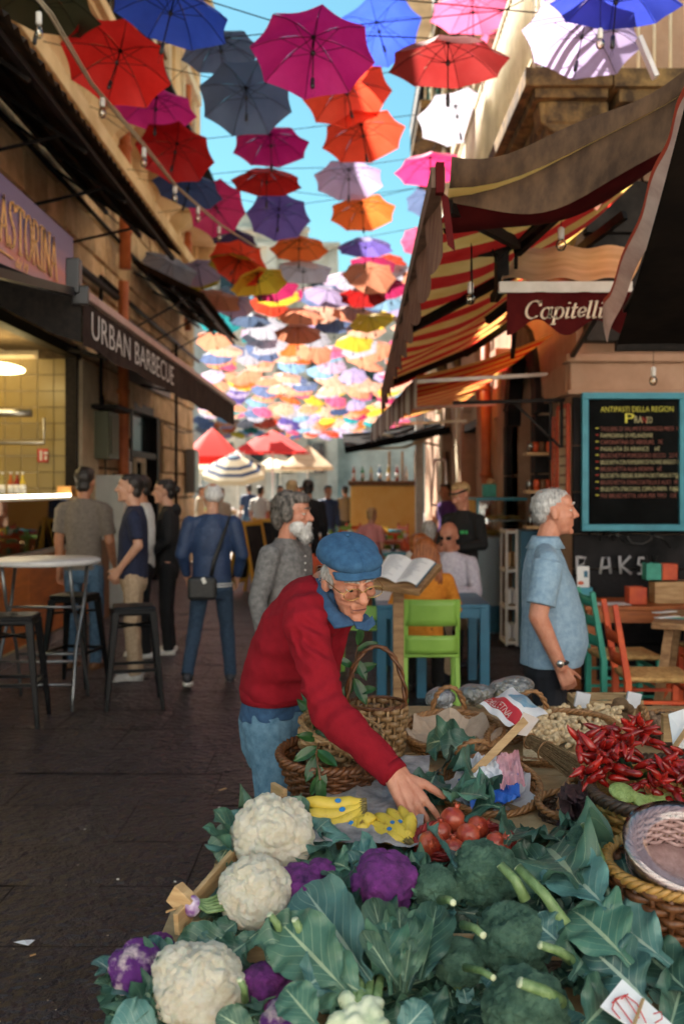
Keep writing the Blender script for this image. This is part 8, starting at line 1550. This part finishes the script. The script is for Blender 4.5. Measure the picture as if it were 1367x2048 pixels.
person('person in purple standing in the wooden doorway', X(893, 15.5), 15.5, 1.72, R(-60), m_skin, cloth('purple', (.08, .03, .16)), c_black, (m_shoe, m_shoe), m_hblack, vox=.012)
for i_, (px_, Y_, ya_, m_, lb_) in enumerate(((520, 22, 160, c_white, 'distant person in white walking away beside the wide blackboard'), (655, 20, 20, c_jack, 'distant person in blue facing the viewer past the two in black'), (690, 24, 200, c_grey, 'distant person in grey near the kiosk corner'), (400, 24, 90, c_khaki, 'distant person in khaki at the left wall end'), (600, 26, -80, cloth('brick', (.4, .08, .05)), 'distant person in brick red under the beige parasol'), (560, 22, 0, c_black, 'distant person in black under the wide red parasol'))): person(lb_, X(px_, Y_), Y_, 1.7, R(ya_), m_skin, m_, c_jean if i_ % 2 else c_black, wsh_, m_hblack, sleeve='long' if i_ % 2 else 'short', vox=.016)
person('person in a pale top near the navy ringed parasol', X(440, 19), 19, 1.65, R(30), m_skin, cloth('sand', (.4, .34, .28)), c_jean, wsh_, m_hblack, vox=.014)
person('person in blue beyond the navy ringed parasol', X(498, 27), 27, 1.75, R(200), m_skin, c_jack, c_jean, wsh_, m_hblack, vox=.016)
# ---- the old man reaching for pomegranates
om = thing('person', 'old man in red sweater and denim cap bending to pick a pomegranate', 'person', W(560, 0, 3.3) * Vector((1, 1, 0)).x if False else (W(550, 0, 3.3).x, 3.3, 0)); OI = om.matrix_basis.inverted()
def om_add(name, me, par=None):
    o = ob(name, me, par or om); o.matrix_parent_inverse = OI; return o
def om_sub(name, me, par): o = ob(name, me, par); o.matrix_parent_inverse = OI if False else Matrix(); return o
hipc = W(552, 1400, 3.32); neck = W(652, 1176, 3.13); HC = W(698, 1156, 3.02); HQ = Euler((R(20), R(-5), R(22))).to_matrix(); HS = 1.0
shN = W(608, 1240, 2.97); elN = W(652, 1418, 2.86); wrN = W(790, 1548, 2.72); shF = W(672, 1228, 3.28); elF = W(640, 1380, 3.42); wrF = W(655, 1460, 3.35)
c_sweat = cloth('red_sweater', (.22, .006, .014), (.27, .009, .019), bump=1.0, bs=420, spec=.15, bdist=.003, contrast=(.3, .7)); c_den = cloth('denim_shirt', (.012, .04, .10), (.03, .085, .18), contrast=(.3, .7), bump=.6); c_omj = cloth('old_jeans', (.03, .09, .16), (.14, .26, .36), contrast=(.2, .8), bump=.7)
hd = Vector((.50, -.32, -.80)).normalized(); hn = Vector((-.3, .8, -.4))
b = MB(); add_head(b, HC, HQ, HS, 1.18, .94); b.cap(neck, HC + HQ @ Vector((0, .02, -.055)), .058, .052); b.cap(hipc, neck, .08, .06)
for hp, kn, an in (((hipc + Vector((-.02, -.08, -.05))), W(556, 1640, 3.2), W(566, 1940, 3.22)), ((hipc + Vector((.03, .09, -.05))), W(566, 1640, 3.4), W(582, 1900, 3.42))): b.cap(hp, kn, .06, .045); b.cap(kn, an, .045, .035)
b.cap(shN, elN, .042, .036); b.cap(elN, wrN, .036, .026); b.cap(shF, elF, .042, .036); b.cap(elF, wrF, .036, .026); add_hand(b, wrF, (.1, -.3, -1), (0, 0.3, 1), 1)
b.cap(elN.lerp(wrN, .8), wrN + hd * .01, .029, .026)
add_hand(b, wrN, hd, hn, side=1, s=1.16, curl=((.05, .15, .22, .30), (.30, .35, .40, .45), (.25, .3, .3, .3)), spread=.15, thumb=(.93, .0, -.30))
for i in range(4): w_ = hd.cross(hn).normalized(); b.cap(wrN + w_ * (1.5 - i) * .010 - hn * .02, wrN + hd * .085 + w_ * (1.5 - i) * .0195 - hn * .010, .004, .0055)
def wrinkle(co): 
    d = np.linalg.norm(co - np.array(HC), axis=1); f = (d < .16); 
    return f * (.0008 * np.sin(co[:, 2] * 380 + 2 * vnoise(co, 25, 3)) * (co[:, 2] < HC.z) * .6 + .0008 * vnoise(co, 90, 4)) + (~f) * .0008 * vnoise(co, 120, 5)
body = om_add('body', organic(b, .0031, 2, wrinkle, 'body', m_skinr))
m_bronze = mat('gold_wire', (.55, .36, .12), None, rough=.25, metal=1)
for k in (-1, 1):
    p = HC + HQ @ Vector((k * .031, -.076, .006)); b = MB(); b.ell(p, .0118); om_add('eye', b.mesh('eye', m_eye)); b = MB(); b.ell(p + HQ @ Vector((0, -.0018, .0045)), (.0135, .0122, .0095), rot=HQ); om_add('eyelid', b.mesh('eyelid', m_skinr))
    b = MB(); b.ell(p + HQ @ Vector((0.002, -.0105, -.005)), (.006, .003, .004), rot=HQ); om_add('iris', b.mesh('iris', m_iris))
    b = MB(); b.limb([HC + HQ @ Vector(q) for q in ((k * .012, -.0975, .031), (k * .030, -.096, .037), (k * .048, -.080, .030))], [.0035, .005, .003]); om_add('eyebrow', b.mesh('eyebrow', m_hgrey))
b = MB(); b.limb([HC + HQ @ Vector(q) for q in ((-.021, -.089, -.0635), (-.008, -.0935, -.0625), (.008, -.0935, -.0625), (.021, -.089, -.0635))], [.0016, .0024, .0024, .0016]); om_add('mouth_line', b.mesh('mouth_line', mat('lip_shadow_skin', (.16, .05, .04), None)))
# glasses
b = MB()
for k in (-1, 1):
    c = HC + HQ @ Vector((k * .033, -.108, .000)); lp = []
    for i in range(24): a = i * math.pi / 12; r_ = .025 * (1 + .12 * math.cos(2 * a)); lp.append(c + HQ @ Vector((math.cos(a) * r_ * 1.02, abs(math.cos(a)) * k * 0, math.sin(a) * r_ * .80)))
    b.tube(lp, .0012, 6, closed=True); b.tube([c + HQ @ Vector((k * .027, 0, .004)), HC + HQ @ Vector((k * .070, -.09, .006)), HC + HQ @ Vector((k * .079, .0, .004)), HC + HQ @ Vector((k * .078, .02, -.012))], .0013, 6)
b.tube([HC + HQ @ Vector(q) for q in ((-.009, -.109, .004), (0, -.112, .007), (.009, -.109, .004))], .0013, 6)
gf = om_add('glasses', b.mesh('glasses', m_bronze))
for k in (-1, 1):
    b = MB(); c = HC + HQ @ Vector((k * .033, -.108, .000)); b.add([c] + [c + HQ @ Vector((math.cos(i * math.pi / 12) * .025 * 1.1, 0, math.sin(i * math.pi / 12) * .019)) for i in range(24)], [(0, 1 + i, 1 + (i + 1) % 24) for i in range(24)], 0, True); q = ob('lens', b.mesh('lens', glass('spectacle_lens', (.97, .93, .88), .02, .04)), gf)
# hair at the temples and nape
b = MB()
for c, r in (((-.068, .012, .018), (.018, .030, .030)), ((.068, .012, .018), (.018, .030, .030)), ((0, .07, -.01), (.062, .04, .05)), ((-.066, -.018, .004), (.010, .012, .026)), ((.066, -.018, .004), (.010, .012, .026))): b.ell(HC + HQ @ Vector(c), r, rot=HQ)
om_add('hair', organic(b, .004, 1, lambda co: .003 * vnoise(co, 150, 3), 'hair', m_hgrey))
q_ = strands(om, HC, HQ, 1, [((-.068, .012, .012), (.020, .032, .034)), ((.068, .012, .012), (.020, .032, .034)), ((0, .07, -.01), (.064, .042, .05))], 260, .022, (0, .6, -.8), m_hgrey, 9); q_.matrix_parent_inverse = OI
# flat cap
m_cap = cloth('denim_cap', (.012, .055, .13), (.035, .11, .22), bump=.9, bs=330, contrast=(.3, .7)); b = MB()
for c, r in (((0, .022, .078), (.093, .108, .050)), ((0, .060, .060), (.086, .070, .052)), ((0, -.045, .076), (.083, .062, .036)), ((0, .02, .060), (.084, .098, .030))): b.ell(HC + HQ @ Vector(c), r, rot=HQ, n=28)
cm = organic(b, .0045, 5, lambda co: .0025 * vnoise(co, 22, 8) - .004 * np.exp(-((((co - np.array(HC)) @ np.array(HQ))[:, 0]) / .003) ** 2), 'cap_crown', m_cap); cp_ = om_add('flat_cap', cm)
b = MB(); b.grid(lambda u, v: HC + HQ @ Vector((.080 * math.sin((u - .5) * 2.6) * (1 - .10 * v), -.040 - .030 * v * (math.cos((u - .5) * 2.4)) - .050 * math.cos((u - .5) * 2.6), .072 - .020 * v - .018 * abs(u - .5) * 2)), 20, 5); ob('visor', b.mesh('visor', m_cap), cp_, solid=.008)
b = MB(); b.ell(HC + HQ @ Vector((0, .03, .129)), (.007, .007, .004), rot=HQ); ob('button', b.mesh('button', m_cap), cp_)
# sweater
ax = Vector((.35, 0, 1)).normalized(); tv = (neck - hipc).normalized(); sx = tv.cross(Vector((0, 1, 0))).normalized(); 
def ring(px, py, Y, rx, ry, tx=None): 
    t = Vector(tx or (.4, 0, 1)).normalized(); a = Vector((0, 1, 0)).cross(t).normalized(); return (W(px, py, Y), rx, ry, a, Vector((0, 1, 0)))
b = MB(); b.loft([ring(551, 1388, 3.30, .115, .165, (.0, 0, 1)), ring(554, 1352, 3.28, .116, .166, (.12, 0, 1)), ring(570, 1310, 3.24, .118, .17, (.35, 0, 1)), ring(594, 1262, 3.18, .119, .175, (.6, 0, 1)), ring(616, 1224, 3.14, .108, .175, (.75, 0, 1)), ring(636, 1190, 3.12, .085, .13, (.85, 0, 1)), ring(652, 1176, 3.11, .066, .078, (.9, 0, 1))], n=30)
b.cap(W(622, 1206, 3.08), shN, .070, .071); b.cap(W(636, 1200, 3.18), shF, .07, .065); b.ell(W(655, 1240, 3.08), (.05, .09, .06)); b.cap(shN, shN.lerp(elN, .4), .072, .062); b.cap(shN.lerp(elN, .35), elN, .063, .056)
b.tube([shN.lerp(elN, .9), elN, elN.lerp(wrN, .3), elN.lerp(wrN, .62), elN.lerp(wrN, .88), elN.lerp(wrN, .97)], [.052, .060, .055, .048, .042, .039], 20); b.cap(shF, elF, .062, .055); b.cap(elF, wrF, .05, .042)
A0, A1, A2 = np.array(shN), np.array(elN), np.array(wrN)
CR = [(np.array(W(*a, 2.9)), np.array(W(*c, 2.9)), dp, wd) for a, c, dp, wd in (((585, 1262), (668, 1318), .013, .009), ((592, 1290), (660, 1352), .010, .008), ((600, 1240), (660, 1275), .009, .008), ((498, 1310), (590, 1342), .011, .010), ((520, 1262), (586, 1300), .008, .009), ((500, 1356), (600, 1372), .009, .009), ((560, 1330), (640, 1390), .010, .009), ((618, 1400), (690, 1385), .010, .008), ((628, 1430), (700, 1420), .009, .007), ((636, 1372), (692, 1352), .008, .007), ((668, 1462), (718, 1440), .007, .007), ((700, 1500), (752, 1470), .005, .006), ((605, 1180), (640, 1215), .006, .008), ((590, 1255), (600, 1300), .009, .007), ((733, 1520), (770, 1500), .004, .005), ((540, 1392), (562, 1340), .007, .008))]
def sweatfold(co):
    d = .0085 * vnoise(co * np.array([1.3, .8, .9]), 16, 12) + .0045 * vnoise(co * np.array([1, 1, 1.6]), 34, 2)
    for c, r, f, a, dr in ((A1, .10, 210, .005, (A2 - A1)), (A0, .13, 150, .006, (A1 - A0)), (np.array(W(560, 1340, 3.15)), .16, 120, .006, np.array([.3, 0, 1.]))):
        dn = dr / np.linalg.norm(dr); q = co - c; w = np.exp(-(np.linalg.norm(q, axis=1) / r) ** 2); d += a * 1.25 * w * np.sin(q @ dn * f * .62 + 3.2 * vnoise(co, 11, 6)) * (.4 + .6 * np.abs(vnoise(co, 9, 31)))
    for (a, b_, dep, wd) in CR:
        ab = b_ - a; tt = np.clip(((co - a) @ ab) / (ab @ ab), 0, 1); q = co - (a + tt[:, None] * ab); ds = np.sqrt(q[:, 0] ** 2 + q[:, 2] ** 2 + (q[:, 1] * .25) ** 2); fd = np.sin(np.pi * np.clip(tt, .06, .94)); d += fd * (-dep * np.exp(-(ds / wd) ** 2) + dep * .55 * np.exp(-((ds - wd * 2.0) / wd) ** 2))
    return d
sw = om_add('sweater', organic(b, .0055, 4, sweatfold, 'sweater', c_sweat))
cuffp = [elN.lerp(wrN, .93), elN.lerp(wrN, 1.02)]; b = MB(); b.tube(cuffp, [.041, .038], 24); om_add('cuff', b.mesh('cuff', c_sweat))
b = MB(); b.loft([ring(549, 1396, 3.30, .112, .160, (0, 0, 1)), ring(550, 1376, 3.30, .119, .169, (0.05, 0, 1))], n=30); om_add('hem_band', b.mesh('hem_band', c_sweat))
# denim shirt: collar and tail
b = MB(); b.loft([ring(546, 1428, 3.31, .116, .160, (-.12, 0, 1)), ring(548, 1410, 3.31, .118, .163, (-.05, 0, 1)), ring(550, 1385, 3.30, .112, .158, (0, 0, 1))], n=30); om_add('shirt_tail', organic(b, .007, 3, folds(.016, 22, 5), 'shirt_tail', c_den))
cA = [W(630, 1158, 3.10), W(634, 1186, 3.02), W(648, 1226, 2.965), W(668, 1258, 2.94)]; cB = [W(644, 1158, 3.06), W(654, 1196, 3.0), W(676, 1228, 2.97), W(712, 1250, 2.985)]
b = MB(); b.grid(lambda u, v: crv(cA, v).lerp(crv(cB, v), u) + Vector((0, -.012 * math.sin(3.1 * u), 0)), 6, 16); ob_c = b.mesh('collar', c_den); o = om_add('collar', ob_c); m = o.modifiers.new('t', 'SOLIDIFY'); m.thickness = .008
b = MB(); b.ell(W(688, 1232, 3.03), (.050, .05, .030)); b.ell(W(660, 1196, 3.07), (.050, .07, .045)); b.ell(W(718, 1240, 3.04), (.035, .04, .022)); om_add('shirt_neck', organic(b, .006, 3, folds(.005, 30, 4), 'shirt_neck', c_den))
b = MB(); b.grid(lambda u, v: crv([W(744, 1238, 3.0), W(728, 1252, 3.0), W(706, 1252, 2.98)], v).lerp(crv([W(750, 1256, 3.0), W(735, 1270, 2.99), W(712, 1266, 2.97)], v), u) + Vector((0, -.006, .012)), 4, 8); o = om_add('collar', b.mesh('collar', c_den)); m = o.modifiers.new('t', 'SOLIDIFY'); m.thickness = .006
# jeans
b = MB(); b.loft([ring(549, 1392, 3.31, .105, .150, (0, 0, 1)), ring(545, 1440, 3.31, .118, .160, (0, 0, 1)), ring(547, 1490, 3.31, .108, .155, (0, 0, 1)), ring(552, 1530, 3.31, .09, .14, (0, 0, 1))], n=30)
for hp, kn, an in (((W(545, 1450, 3.24)), W(557, 1650, 3.2), W(566, 1940, 3.22)), ((W(560, 1450, 3.4)), W(575, 1640, 3.42), W(590, 1900, 3.45))): b.cap(hp, kn, .092, .070); b.tube([hp.lerp(kn, .9), kn, kn.lerp(an, .5), an], [.066, .071, .065, .06], 18)
om_add('jeans', organic(b, .0065, 3, folds(.010, 17, 22), 'jeans', c_omj))
for p in (W(566, 1940, 3.22), W(590, 1900, 3.45)):
    b = MB(); b.limb([Vector((p.x - .02, p.y, .05)), Vector((p.x + .06, p.y - .05, .045)), Vector((p.x + .15, p.y - .09, .035))], [.045, .042, .034]); b.cap(Vector((p.x, p.y, .12)), Vector((p.x, p.y, .06)), .045, .045); om_add('shoe', organic(b, .008, 2, None, 'shoe', m_shoe))
